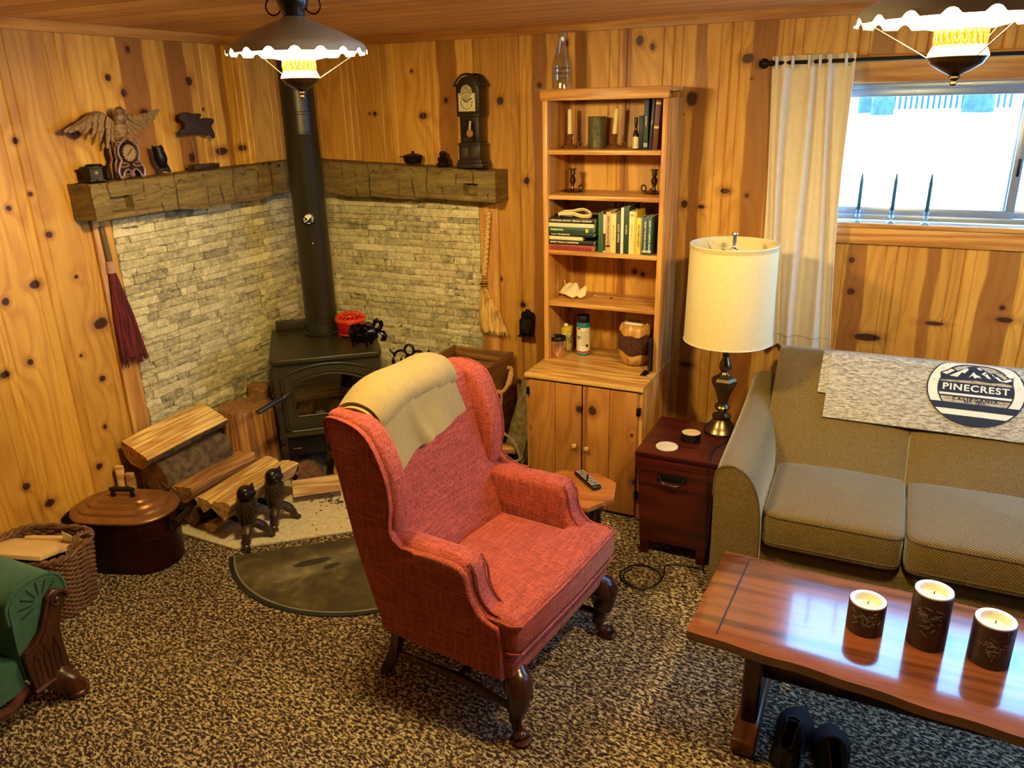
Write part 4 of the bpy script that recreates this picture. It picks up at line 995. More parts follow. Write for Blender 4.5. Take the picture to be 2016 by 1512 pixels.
# ------------------------------------------------------------------ wood stove
ST = thing('wood_stove', 'black cast iron wood stove standing across the corner on short legs', 'stove', (.5123, -.6095, .0142), .69702)
sw, sd = .276, .3065
def rrect(hx, hy, r, n=6, cx=0, cy_=0):
    out = []
    for (sx, sy, a0) in ((1, 1, 0), (-1, 1, 90), (-1, -1, 180), (1, -1, 270)):
        for k in range(n+1): a = R(a0+90*k/n); out.append((cx+sx*(hx-r)+r*math.cos(a), cy_+sy*(hy-r)+r*math.sin(a)))
    return out
TZ = .75-.0142
MB().prism(rrect(sw, sd, .035), .024, rotM((0, 0, TZ-.024)), .006, 3).build('top_plate', M_STOVE, ST)
MB().prism(rrect(.24, .012, .006, 3), .05, rotM((-.01, sd-.02, TZ)), .002).build('rear_lip', M_STOVE, ST)
bz0, bz1 = .335, TZ-.024
m = MB()
m.box((-.255, .0, (bz0+bz1)/2), (.016, .56, bz1-bz0), .004); m.box((.255, .0, (bz0+bz1)/2), (.016, .56, bz1-bz0), .004); m.box((0, .275, (bz0+bz1)/2), (.51, .014, bz1-bz0))
m.box((0, 0, bz0+.010), (.51, .55, .02)); m.box((0, 0, bz1-.01), (.51, .55, .02)); m.build('firebox', M_STOVE, ST)
def arch(hx, z0, zs, zc, r=.02, n=12):
    pts = [(-hx+r, z0), (hx-r, z0)]+[(hx-r+r*math.sin(R(90*k/4)), z0+r-r*math.cos(R(90*k/4))) for k in range(1, 5)]
    for k in range(n+1): a = hx-2*hx*k/n; pts.append((a, zs+(zc-zs)*(1-(a/hx)**2)))
    pts += [(-hx+r-r*math.cos(R(90*k/4)), z0+r-r*math.sin(R(90*k/4))) for k in range(0, 4)]
    return pts
def ring_plate(mb, outer, inner, M, d):
    """plate with an opening: OUTER and INNER have the same number of points"""
    n = len(outer); vs = [(p[0], p[1], 0) for p in outer]+[(p[0], p[1], 0) for p in inner]+[(p[0], p[1], d) for p in outer]+[(p[0], p[1], d) for p in inner]
    fs = []
    for k in range(n):
        j = (k+1) % n; fs += [(k, n+k, n+j, j), (2*n+k, 2*n+j, 3*n+j, 3*n+k), (k, j, 2*n+j, 2*n+k), (n+k, 3*n+k, 3*n+j, n+j)]
    mb.add(vs, fs, M); return mb
FM = lambda y: frame((0, y, 0), (1, 0, 0), (0, 0, 1))      # outline (x, z), depth towards -y
ring_plate(MB(), arch(.262, bz0, bz1-.001, bz1-.001, .004), arch(.205, .375, .625, .67, .02), FM(-.268), .014).build('front_plate', M_STOVE, ST)
o1, i1 = arch(.225, .352, .645, .695, .03), arch(.176, .43, .598, .642, .015)
dm = MB(); ring_plate(dm, o1, i1, FM(-.282), .012); ring_plate(dm, arch(.216, .362, .637, .686, .028), arch(.19, .412, .610, .655, .018), FM(-.294), .008)
for p_, r_ in ((o1, .007), (i1, .005)): dm.tube([(a, -.294, b) for a, b in p_], r_, 8, closed=True)
sdoor = dm.build('door', M_STOVE, ST)
MB().prism(arch(.178, .428, .6, .644, .015), .004, FM(-.281)).build('glass', glass_mat('stove_glass', (.62, .58, .5, 1), .08), sdoor)
MB().tube([(-.19, -.296, .562), (-.20, -.32, .565), (-.235, -.35, .552)], .008, 10).build('handle_stem', M_STEEL, sdoor)
MB().tube([(-.225, -.343, .556), (-.29, -.385, .54), (-.345, -.425, .522)], [.010, .0135, .012], 12).build('handle', M_BLACK, sdoor)
MB().box((0, -.30, .343), (.47, .07, .018), .006).build('ash_lip', M_STOVE, ST)
M_STBLK = plain('stove_black', '#0c0b09', .45, .3)
dr = MB().box((0, -.02, .27), (.47, .50, .125), .004).build('ash_drawer', M_STBLK, ST)
MB().box((-.19, -.2715, .248), (.042, .003, .008), .001).build('nameplate', M_STEEL, dr)
for sx in (-1, 1):
    for sy in (-1, 1): MB().box((sx*.215, sy*.225, .105), (.04, .04, .21), .006).build('leg', M_STBLK, ST)

def stove_pt(x, y, z): return ST.matrix_basis @ Vector((x, y, z-.0142))
# pipe
pc_ = stove_pt(0, .145, .75)
sp = thing('stove_pipe', 'tall matte black stovepipe rising from the stove to the ceiling', 'stovepipe', (pc_.x, pc_.y, .751))
h = Zc-.751
MB().lathe([(.093, 0), (.0955, .003), (.0955, .012), (.087, .016), (.087, .07), (.089, .072), (.089, .077), (.0865, .079), (.0865, .086)], 40).build('collar', M_PIPE, sp)
MB().lathe([(.0848, .08), (.0848, 1.035), (.0862, 1.038), (.0862, 1.046), (.0848, 1.049)], 40).build('lower_section', M_PIPE, sp)
MB().lathe([(.0835, 1.048), (.0835, 1.13), (.0862, 1.133), (.0862, 1.142), (.083, 1.145), (.083, h-.0)], 40).build('upper_section', M_PIPE, sp)
MB().lathe([(.085, h-.012), (.13, h-.010), (.13, h-.001)], 36).build('ceiling_collar', M_PIPE, sp)
for zz in (.5,): MB().lathe([(.003, 0), (.003, .003), (0, .004)], 8, rotM((.084*math.cos(-.9), .084*math.sin(-.9), zz), 0, R(90), -.9)).build('screw', M_STEEL, sp)
pd = (CAM-Vector((pc_.x, pc_.y, 1.37))); pd.z = 0; pd.normalize(); ta = math.atan2(pd.y, pd.x)-.12; pd = Vector((math.cos(ta), math.sin(ta), 0))
tm = thing('pipe_thermometer', 'round magnetic thermometer dial stuck on the stovepipe', 'thermometer', (pc_.x+pd.x*.0862, pc_.y+pd.y*.0862, 1.375), ta+PI/2)
FD = frame((0, 0, 0), (1, 0, 0), (0, 0, 1))
MB().lathe([(0, .008), (.028, .008), (.031, .006), (.031, 0)], 32, FD).build('dial', M_BLACK, tm)
MB().prism([(0, 0)]+[(.024*math.sin(R(a)), .024*math.cos(R(a))) for a in range(-50, 51, 10)], .0006, frame((0, -.0082, 0), (1, 0, 0), (0, 0, 1))).build('pale_zone', plain('dial_cream', '#d9c69a', .5), tm)
m = MB()
for a in (-120, -95, -75, 75, 95, 120): m.box((.021*math.sin(R(a)), -.0088, .021*math.cos(R(a))), (.004, .001, .007), rot=(0, R(a), 0))
m.box((0, -.0088, -.018), (.016, .001, .003)); m.build('scale_marks', plain('dial_white', '#e8e0d0', .5), tm)
MB().box((-.007, -.0096, -.004), (.003, .001, .022), rot=(0, R(-120), 0)).build('needle', plain('needle_white', '#f2ead8', .4), tm)
# steamer
p = stove_pt(.15, .035, .7505)
t = thing('stove_steamer', 'red enamelled cast iron steamer with a lattice lid on the stove top', 'steamer', tuple(p), .4)
MB().lathe([(.05, .016), (.066, .018), (.074, .03), (.078, .085), (.081, .088), (.078, .09)], 40).build('pot', M_RED, t)
M_RED2 = plain('red_orange_enamel', '#c33a1c', .3, 0, .05)
lt = MB(); lt.lathe([(.083, .086), (.084, .094), (.076, .104)], 40, cap=False); lt.lathe([(.034, .126), (.030, .131), (.0, .132)], 32, cap=False)
for k in range(18):
    a = 2*PI*k/18; lt.tube([(.078*math.cos(a), .078*math.sin(a), .103), (.056*math.cos(a+.18), .056*math.sin(a+.18), .119), (.032*math.cos(a+.0), .032*math.sin(a+.0), .127)], .0042, 6)
lt.tube([(.055*math.cos(2*PI*k/32), .055*math.sin(2*PI*k/32), .118) for k in range(32)], .004, 6, closed=True); lt.build('lattice_lid', M_RED2, t)
MB().lathe([(.07, .1), (.03, .12), (0, .122)], 32, cap=False).build('lid_inside', M_RED, t)
MB().box((.02, -.082, .088), (.034, .012, .018), .003, rot=(0, 0, .24)).build('lid_tab', M_RED2, t)
m = MB().lathe([(.058, .012), (.070, .014), (.072, .022), (.066, .026)], 40); m.build('base_ring', M_RED2, t)
for k in range(4): a = k*PI/2+.5; MB().lathe([(.006, 0), (.010, .016)], 10, rotM((.062*math.cos(a), .062*math.sin(a), 0))).build('foot', M_RED2, t)
# black cast-iron moose
p = stove_pt(.20, -.19, .7505)
t = thing('iron_animal', 'glossy black cast iron horned animal on the right corner of the stove top', 'figurine', (p.x, p.y, p.z+.006), R(12))
M_GLOSS = plain('glossy_black', '#050506', .18, .3)
b_ = MB().pillow((-.01, 0, .058), (.135, .085, .085), .8, 20).pillow((.045, -.015, .068), (.075, .065, .075), .8, 16).pillow((-.04, -.01, .07), (.07, .07, .08), .8, 16).pillow((.0, -.02, .09), (.07, .06, .055), .8, 16).jitter(.010, 38).build('body', M_GLOSS, t)
for (x, y) in ((-.045, -.022), (-.045, .022), (.03, -.024), (.03, .024)): MB().tube([(x, y, .05), (x-.006, y*1.1, .024), (x, y*1.1, .006), (x-.010, y*1.1-.006, .003)], [.016, .011, .010, .008], 10).build('leg', M_GLOSS, t)
for (pts) in ([(.065, -.01, .085), (.095, -.01, .095), (.105, -.008, .118), (.098, -.006, .130)], [(.065, 0, .075), (.10, .01, .066), (.108, .012, .045), (.098, .012, .026)], [(.05, .01, .095), (.06, .02, .12), (.075, .02, .128)]):
    MB().tube(spl(pts, 4), [.010]*4+[.015]*4+[.017]*(4*(len(pts)-1)-7), 10, flat=(1, .6)).build('antler', M_GLOSS, b_)
# logs inside the firebox
def split_log(name, label, p0, p1, r, mat, endm, seed, kind='wedge', group=None, twist=0., cat='firewood', bark=None):
    """split or round log from p0 to p1 (centres of the ends)"""
    p0, p1 = Vector(p0), Vector(p1); ax = (p1-p0); L = ax.length; ax.normalize()
    up = Vector((0, 0, 1)); 
    if abs(ax.z) > .8: up = Vector((0, -1, 0))
    side = ax.cross(up).normalized(); up = side.cross(ax)
    M = Matrix(((ax.x, side.x, up.x, p0.x), (ax.y, side.y, up.y, p0.y), (ax.z, side.z, up.z, p0.z), (0, 0, 0, 1))) @ Matrix.Rotation(twist, 4, 'X')
    rr = random.Random(seed)
    if kind == 'wedge': base = [(-1., .30), (-.55, .52), (0., .55), (.6, .48), (1., .28), (.62, -.28), (.15, -.82), (-.1, -.9), (-.5, -.4)]
    elif kind == 'half': base = [(-1.05, .35), (-.5, .42), (.1, .40), (.6, .44), (1.05, .36), (1.0, -.1), (.72, -.52), (.25, -.72), (-.25, -.72), (-.72, -.52), (-1.0, -.1)]
    elif kind == 'slab': base = [(-1., .22), (-.3, .30), (.4, .26), (1., .2), (1.02, -.2), (.4, -.28), (-.4, -.3), (-1., -.24)]
    else: base = [(math.cos(2*PI*k/16)*(1+rr.uniform(-.06, .06)), math.sin(2*PI*k/16)*(1+rr.uniform(-.06, .06))) for k in range(16)]
    # subdivide outline
    out = []
    for i in range(len(base)):
        a, b = base[i], base[(i+1) % len(base)]
        for q in (0, .5): out.append((a[0]+(b[0]-a[0])*q, a[1]+(b[1]-a[1])*q))
    n = len(out); nu = 14; vs = []; 
    for i in range(nu):
        x = L*i/(nu-1)
        for k, (a, b) in enumerate(out):
            nz = noise.noise(Vector((x*2.2+seed, k*2.1, seed)))*.10+noise.noise(Vector((x*7+seed, k*5.3, 3.3)))*.05
            q = 1+nz; vs.append((x+(noise.noise(Vector((k*1.7, seed, i)))*.006 if i in (0, nu-1) else 0), a*r*q, b*r*q))
    t = thing(name, label, cat, tuple(p0), 0, group); t.matrix_basis = M
    sk = MB(); fs = [(i*n+k, i*n+(k+1) % n, (i+1)*n+(k+1) % n, (i+1)*n+k) for i in range(nu-1) for k in range(n)]
    if bark and kind in ('half', 'wedge'):
        flat = [k for k in range(n) if out[k][1] > .2 and out[(k+1) % n][1] > .2]
        F1 = [f for q, f in enumerate(fs) if (q % n) in flat]; F2 = [f for q, f in enumerate(fs) if (q % n) not in flat]
        m1 = MB(); m1.add(vs, F1); m1.build('split_face', mat, t, ang=40); m2 = MB(); m2.add(vs, F2); m2.build('bark', bark, t, ang=60)
    else: sk.add(vs, fs); sk.build('side', mat, t, ang=40)
    for nm, i in (('end', 0), ('end', nu-1)):
        m = MB(); ring = [vs[i*n+k] for k in range(n)]; c = sum((Vector(q) for q in ring), Vector())/n
        m.add([tuple(c)]+ring, [(0, 1+k, 1+(k+1) % n) for k in range(n)]); m.build(nm, endm, t, smooth=False)
    return t
A, B = stove_pt(-.2, -.1, .49), stove_pt(.2, -.1, .505)
split_log('firewood_log', 'pale split log lying inside the stove behind its glass', A, B, .05, M_SPLIT, M_ENDG, 11, 'half', 'logs inside the stove')
split_log('firewood_log', 'dark log lying at the back inside the stove', stove_pt(-.2, .08, .53), stove_pt(.2, .1, .55), .075, M_SPLITD, M_ENDG, 12, 'round', 'logs inside the stove')
split_log('firewood_log', 'short log end lying low inside the stove at the left', stove_pt(-.15, -.2, .395), stove_pt(-.11, .1, .395), .036, M_SPLITD, M_ENDG, 13, 'round', 'logs inside the stove')
split_log('firewood_log', 'short log end lying low inside the stove at the right', stove_pt(.02, -.2, .4), stove_pt(.05, .1, .4), .038, M_SPLITD, M_ENDG, 14, 'round', 'logs inside the stove')
pp = stove_pt(-.055, -.2, .395); t = MB().pillow((0, 0, 0), (.06, .05, .07), .8, 16).jitter(.016, 50).build('crumpled_paper', M_NEWS, ang=20); t.location = pp; tag(t, 'crumpled white paper between the log ends inside the stove', 'paper')

# ------------------------------------------------------------------ hearth: andirons, logs, stumps
HZ = .0145
GL = 'firewood beside the stove'
for i, (yy, lab) in enumerate(((-1.43, 'nearer of two cast iron owl andirons holding the split logs'), (-1.245, 'farther of two cast iron owl andirons holding the split logs'))):
    t = thing('owl_andiron', lab, 'andiron', (.648, yy, HZ), R(-6), 'owl andirons')
    # local: owl faces +x, log bar runs back along -x
    m = MB(); m.lathe([(0, .075), (.022, .078), (.033, .10), (.041, .14), (.044, .18), (.041, .205), (.036, .222)], 20, Matrix.Diagonal((.8, 1, 1, 1)))
    body = m.build('owl_body', M_CAST, t)
    h_ = MB().lathe([(.035, .216), (.041, .228), (.043, .248), (.039, .266), (.026, .278), (0, .281)], 20, Matrix.Diagonal((.85, 1, 1, 1)))
    for s in (-1, 1): h_.lathe([(.016, 0), (.010, .014), (.001, .030)], 8, rotM((.004, s*.029, .262), -s*.35, .2, 0)); h_.lathe([(.017, .0), (.014, .004), (.007, .007), (0, .005)], 16, rotM((.032, s*.019, .248), 0, R(82), s*.3))
    h_.lathe([(.007, 0), (.001, .02)], 8, rotM((.037, 0, .243), 0, R(140), 0)); h_.build('owl_head', plain('cast_iron_dark', '#2a2018', .35, .6, .25, 40) if 'cast_iron_dark' not in MATS else MATS['cast_iron_dark'], body)
    fm = MB()
    for r_ in range(5):
        for k in range(5): a = (k-2)*.40+(r_ % 2)*.2; z = .205-.014*r_; fm.pillow((.0345*math.cos(a), .043*math.sin(a), z), (.008, .014, .017), .9, 8)
    fm.build('breast_feathers', M_CAST, body)
    for s in (-1, 1): MB().tube([(-.004, s*.040, .212), (-.012, s*.044, .15), (-.02, s*.030, .085)], [.014, .018, .008], 10, flat=(.6, 1)).build('wing', M_CAST, body)
    for s in (-1, 1):
        MB().tube(spl([(0, s*.002, .088), (.014, s*.030, .080), (.03, s*.054, .052), (.034, s*.066, .022), (.046, s*.072, .008), (.060, s*.074, .007)], 5), [.020]*5+[.023]*5+[.019]*5+[.016]*5+[.015]*5+[.010], 10).build('foot', M_CAST, t)
    MB().tube([(.0, -.03, .092), (0, .03, .092)], .013, 10).build('perch', M_CAST, t)
    MB().box((-.14, 0, .088), (.26, .022, .022), .004).build('log_bar', M_IRON, t)
    MB().box((-.26, 0, .045), (.022, .022, .088), .004).build('rear_leg', M_IRON, t)
LW = lambda *p: p
split_log('firewood_log', 'bright triangular split log nearest the owl andirons', (.556, -1.50, .195), (.546, -1.02, .195), .066, M_SPLIT, M_SPLIT, 1, 'wedge', GL, R(10))
split_log('firewood_log', 'narrow pale split log second from the owl andirons', (.428, -1.485, .188), (.408, -1.0, .188), .052, M_SPLIT, M_SPLIT, 2, 'wedge', GL, R(-6))
split_log('firewood_log', 'wide grey-topped split log third from the owl andirons', (.300, -1.49, .222), (.290, -1.06, .222), .070, M_SPLITD, M_SPLITD, 3, 'half', GL, R(8))
split_log('firewood_log', 'short orange log lying under the narrow pale split log', (.425, -1.46, .055), (.43, -1.1, .055), .040, M_SPLITD, M_SPLIT, 4, 'half', GL, R(15))
split_log('firewood_log', 'thick log covered in dark ridged bark against the left wall', (.158, -1.50, .275), (.178, -1.10, .275), .085, M_BARK, M_ENDG, 5, 'round', GL)
split_log('firewood_log', 'weathered split log with torn bark topmost against the left wall', (.125, -1.56, .412), (.150, -1.09, .440), .085, M_SPLIT, M_SPLITD, 6, 'half', GL, R(-22), bark=M_BARK)
split_log('firewood_log', 'dark log at the bottom of the pile under the grey-topped one', (.27, -1.44, .085), (.27, -1.14, .085), .064, M_BARK, M_ENDG, 7, 'round', GL)
split_log('firewood_log', 'dark log at the bottom of the pile along the wall', (.125, -1.45, .10), (.135, -1.13, .10), .078, M_BARK, M_ENDG, 8, 'round', GL)
for i, (x, y, h, lab) in enumerate(((.045, -1.592, .36, 'narrow upright slat of kindling by the wall behind the copper boiler'), (.09, -1.585, .33, 'second upright slat of kindling behind the copper boiler'))):
    t = thing('split_kindling', lab, 'kindling', (x, y, .0005), .4, 'upright kindling by the wall'); MB().box((0, 0, h/2), (.035, .018, h), .002, rot=(0, .05*i, 0)).build('slat', M_SPLITD if i else M_SPLIT, t)
def stump(name, label, c, r, h, seed, mat, sq):
    t = thing(name, label, 'stump', c, seed*.7); rr = random.Random(seed)
    N_ = 40; nz_ = 9; vs = []
    for j in range(nz_):
        z = h*j/(nz_-1)
        for k in range(N_):
            a = 2*PI*k/N_; q = min(1., sq/max(.05, abs(math.cos(a-.6))))*(1+.05*noise.noise(Vector((k*.9, z*3, seed)))+.04*math.sin(a*5+seed))*(1.06-.08*j/(nz_-1))
            vs.append((r*q*math.cos(a), r*q*math.sin(a), z+(.008*noise.noise(Vector((k*.8, seed, 0))) if j == nz_-1 else 0)))
    m = MB(); m.add(vs, [(j*N_+k, j*N_+(k+1) % N_, (j+1)*N_+(k+1) % N_, (j+1)*N_+k) for j in range(nz_-1) for k in range(N_)]); m.build('side', mat, t, ang=50)
    m = MB(); top = vs[-N_:]; m.add([(0, 0, h)]+top, [(0, 1+k, 1+(k+1) % N_) for k in range(N_)]); m.build('cut_top', M_ENDG, t, smooth=False); return t
stump('log_stump', 'upright split stump standing between the log pile and the stove', (.212, -.925, HZ), .142, .435, 3, M_STUMP, .80)
stump('log_stump', 'darker upright stump behind the first one beside the stove', (.108, -.715, HZ), .064, .46, 5, M_SPLITD, .9)
# wood under and in front of the stove
split_log('kindling_block', 'pale squared chunk of firewood lying in front under the stove', stove_pt(-.235, -.36, .075), stove_pt(.0, -.355, .075), .056, M_SPLIT, M_SPLIT, 21, 'wedge', 'wood under the stove', R(180), 'firewood')
split_log('firewood_log', 'round log showing its dark end under the stove', stove_pt(-.16, -.25, .10), stove_pt(-.12, .1, .10), .075, M_BARK, M_ENDG, 22, 'round', 'wood under the stove')
split_log('firewood_log', 'orange split log leaning under the right of the stove', stove_pt(.03, -.25, .065), stove_pt(.05, .1, .065), .05, M_SPLITD, M_SPLITD, 23, 'half', 'wood under the stove')
split_log('firewood_log', 'bark-edged split log farther right under the stove', stove_pt(.165, -.30, .09), stove_pt(.165, .0, .09), .06, M_SPLITD, M_SPLITD, 24, 'half', 'wood under the stove', R(70))
m = MB(); rr = random.Random(9)
for k in range(70):
    p = PZ(rr.gauss(660, 20), rr.gauss(986, 6), HZ+.002) if k < 62 else PZ(rr.uniform(530, 690), rr.uniform(1000, 1050), HZ+.002)
    m.box(p, (rr.uniform(.004, .016), rr.uniform(.002, .005), .003), rot=(0, rr.uniform(-.2, .2), rr.uniform(0, 6)))
tag(m.build('bark_crumbs', M_BARK, smooth=False), 'scattered crumbs of bark on the pale hearth', 'debris', kind='stuff')

# half-round hearth mat
mc = Vector((1.101, -1.180)); dv = Vector((.764, .645)); nv = Vector((.645, -.764))
mr = .607; t = thing('hearth_mat', 'half-round dark olive mat edged in grey on the carpet before the hearth', 'mat', (mc.x, mc.y, .0005), math.atan2(dv.y, dv.x))
half = lambda r, y0=0.: [(r*math.cos(R(a)), -r*math.sin(R(a))) for a in range(0, 181, 4)]
def mat_mat():
    q = NT('hearth_mat_felt'); o = q.obj(); x, y, z = q.xyz(o)
    n = q.noise(o, 9, 4, .6, .9); w = q.noise(o, 4, 2)
    col = q.ramp(q.M('ADD', q.M('MULTIPLY', n, .7), q.M('MULTIPLY', w, .3)), [(.42, '#3d331a'), (.56, '#524726'), (.72, '#877b55')])
    def foot(cx, cy_, rx, ry, an):
        ca, sa = math.cos(an), math.sin(an); dx = q.M('SUBTRACT', x, cx); dy = q.M('SUBTRACT', y, cy_)
        a = q.M('ADD', q.M('MULTIPLY', dx, ca/rx), q.M('MULTIPLY', dy, sa/rx)); b = q.M('ADD', q.M('MULTIPLY', dx, -sa/ry), q.M('MULTIPLY', dy, ca/ry))
        return q.V('LENGTH', q.comb(a, b, 0.))
    f1 = foot(-.245, -.16, .088, .026, .12); f2 = foot(-.16, -.215, .042, .02, .35)
    ff = q.M('MINIMUM', f1, f2)
    dust = q.M('MULTIPLY', q.M('SUBTRACT', 1., q.step(foot(-.22, -.17, .28, .10, .2), .5, 1.15)), q.M('ADD', q.M('MULTIPLY', n, 1.3), -.25, clamp=True))
    col = q.mix(q.M('MULTIPLY', dust, .75), col, '#a89d78')
    col = q.mix(q.M('SUBTRACT', 1., q.step(ff, .85, 1.05)), col, '#2f2b1b')
    q.bump(q.noise(o, 300, 2), .2, .003); return q.out(col, .9)
MB().prism(half(mr), .005, None, .001).build('border', plain('mat_black_edge', '#15140f', .8), t)
MB().prism(half(mr-.020), .0065, None, .001).build('grey_line', plain('mat_grey_line', '#7d7a66', .8), t)
MB().prism(half(mr-.028), .0078, None, .001).build('felt', mat_mat(), t)

# wrought iron fire-tool stand by the stone behind the chair
t = thing('fire_tool_stand', 'black wrought iron fire-tool stand with a curled top against the stone', 'fire tools', (.832, -.285, HZ), .25)
zt_ = .585
MB().lathe([(.09, 0), (.09, .012), (.02, .02)], 24).build('base', M_IRON, t); MB().cyl((0, 0, .015), (0, 0, zt_), .009).build('pole', M_IRON, t)
m = MB()
for s in (-1, 1):
    m.tube([(s*(.012+.038*(1-math.cos(a))), 0, zt_-.005+.035*math.sin(a)) for a in [k*PI/10 for k in range(11)]], .007, 8)
    m.tube(spl([(s*.088, 0, zt_-.01), (s*.095, 0, zt_+.015), (s*.105, 0, zt_+.02), (s*.115, 0, zt_+.035)], 4), .0055, 8)
m.tube([(.026*math.cos(k*PI/10), 0, zt_+.035+.030*math.sin(k*PI/10)) for k in range(20)], .007, 8, closed=True); m.build('scroll_top', M_IRON, t)
MB().pillow((0, -.02, zt_-.012), (.044, .044, .05), 1., 16).build('knob', M_GLOSS, t)
for k, x in enumerate((-.086, -.04, .04, .086)):
    tl = MB().tube([(x, -.03, zt_-.005), (x, -.032, .12)], .006, 8); tl.tube([(x, -.03, zt_-.02), (x, -.03, zt_-.10)], .010, 8)
    if k == 0: tl.box((x, -.034, .09), (.075, .012, .10), .004)
    elif k == 3: tl.tube([(x, -.032, .12), (x+.015, -.032, .09), (x+.03, -.032, .10)], .006, 8)
    else: tl.box((x, -.034, .1), (.05, .03, .06), .01)
    tl.build(('shovel', 'tongs', 'brush', 'poker')[k], M_IRON, t)

# old wooden crate with rope handle
cx0, cx1, cy0, cy1, cz = .985, 1.362, -.405, -.05, .615
t = thing('kindling_crate', 'tall old brown wooden crate with a rope handle beside the stone wall', 'crate', ((cx0+cx1)/2, (cy0+cy1)/2, HZ))
def side(nm, c, s, mat=M_CRATE): return MB().box(c, s, .002).build(nm, mat, t, world=True)
zm = (cz+HZ)/2; hh = cz-HZ
side('side_board', (cx0+.008, (cy0+cy1)/2, zm), (.016, cy1-cy0, hh), wood('crate_wood_y', '#4e3013', '#84572a', 'y', .9, .6)); side('side_board', (cx1-.008, (cy0+cy1)/2, zm), (.016, cy1-cy0, hh), MATS['crate_wood_y'])
side('front_board', ((cx0+cx1)/2, cy0+.008, zm), (cx1-cx0-.034, .014, hh))
side('back_board', ((cx0+cx1)/2, cy1-.008, HZ+.265), (cx1-cx0-.034, .014, .53), M_CRATEZ); side('back_board', ((cx0+cx1)/2, cy1-.009, (cz+HZ+.533)/2), (cx1-cx0-.034, .012, cz-HZ-.536), M_CRATEZ)
side('bottom_board', ((cx0+cx1)/2, (cy0+cy1)/2, .36), (cx1-cx0-.034, cy1-cy0-.034, .016))
rp = spl([(1.358, -.13, .545), (1.385, -.135, .548), (1.40, -.165, .535), (1.405, -.20, .50), (1.40, -.235, .468), (1.385, -.26, .452), (1.358, -.268, .455)], 5)
MB().tube(rp, [.011]*10+[.016]*8+[.011]*(len(rp)-18), 10).build('rope_handle', M_ROPE, t, world=True)
MB().tube([(1.385, -.262, .452), (1.39, -.27, .42), (1.385, -.272, .375)], [.008, .009, .006], 8).build('rope_end', M_ROPE, t, world=True)
split_log('firewood_log', 'piece of firewood lying inside the brown crate', (1.08, -.21, .435), (1.29, -.19, .44), .055, M_SPLITD, M_SPLIT, 31, 'half', None)
t = thing('hearth_brush', 'black handled brush standing in the brown crate', 'brush', (1.285, -.125, .372)); MB().tube([(0, 0, .0), (.0, -.02, .14), (-.008, -.04, .165)], [.022, .012, .014], 10).build('handle', M_IRON, t)

# twig basket with an arched handle and a bark log standing behind it
bcx, bcy = 1.478, -.525
t = thing('twig_basket', 'rustic twig basket with an arched branch handle between crate and cupboard', 'basket', (bcx, bcy, .001), .2)
M_TWIG = plain('grey_twig', '#7a6a4c', .85, 0, .35, 30, .4, 120)
m = MB().lathe([(.085, 0), (.10, .01), (.120, .10), (.128, .195), (.122, .2), (.114, .10), (.09, .012), (0, .012)], 28, Matrix.Diagonal((1, .85, 1, 1))); m.build('bowl', plain('basket_dark', '#3d2f1c', .9, 0, .4, 60, .6, 90), t)
m = MB().tube([(.128*math.cos(2*PI*k/30), .109*math.sin(2*PI*k/30), .205+.004*math.sin(k*2.3)) for k in range(30)], [.009+.002*math.sin(k*1.7) for k in range(30)], 8, closed=True); m.build('rim', M_TWIG, t)
ar = spl([(-.125, 0, .15), (-.118, 0, .24), (-.075, 0, .315), (0, 0, .345), (.07, 0, .315), (.115, 0, .24), (.128, 0, .15), (.142, -.01, .10)], 5)
MB().tube(ar, [.009+.002*math.sin(k*.9) for k in range(len(ar))], 8).build('handle', M_TWIG, t)
MB().tube([(.12, -.01, .15), (.138, -.02, .175), (.15, -.03, .215)], [.006, .005, .003], 6).build('twig_end', M_TWIG, t)
split_log('firewood_log', 'log with grey-green bark leaning between the crate and the cupboard', (1.465, -.29, .06), (1.55, -.17, .50), .074, plain('lichen_bark', '#7d7048', .9, 0, .5, 30, .9, 45), M_ENDG, 41, 'round', None)
split_log('firewood_log', 'small split log lying across the twig basket', (1.40, -.50, .225), (1.57, -.47, .24), .04, M_SPLITD, M_SPLITD, 42, 'half', None)

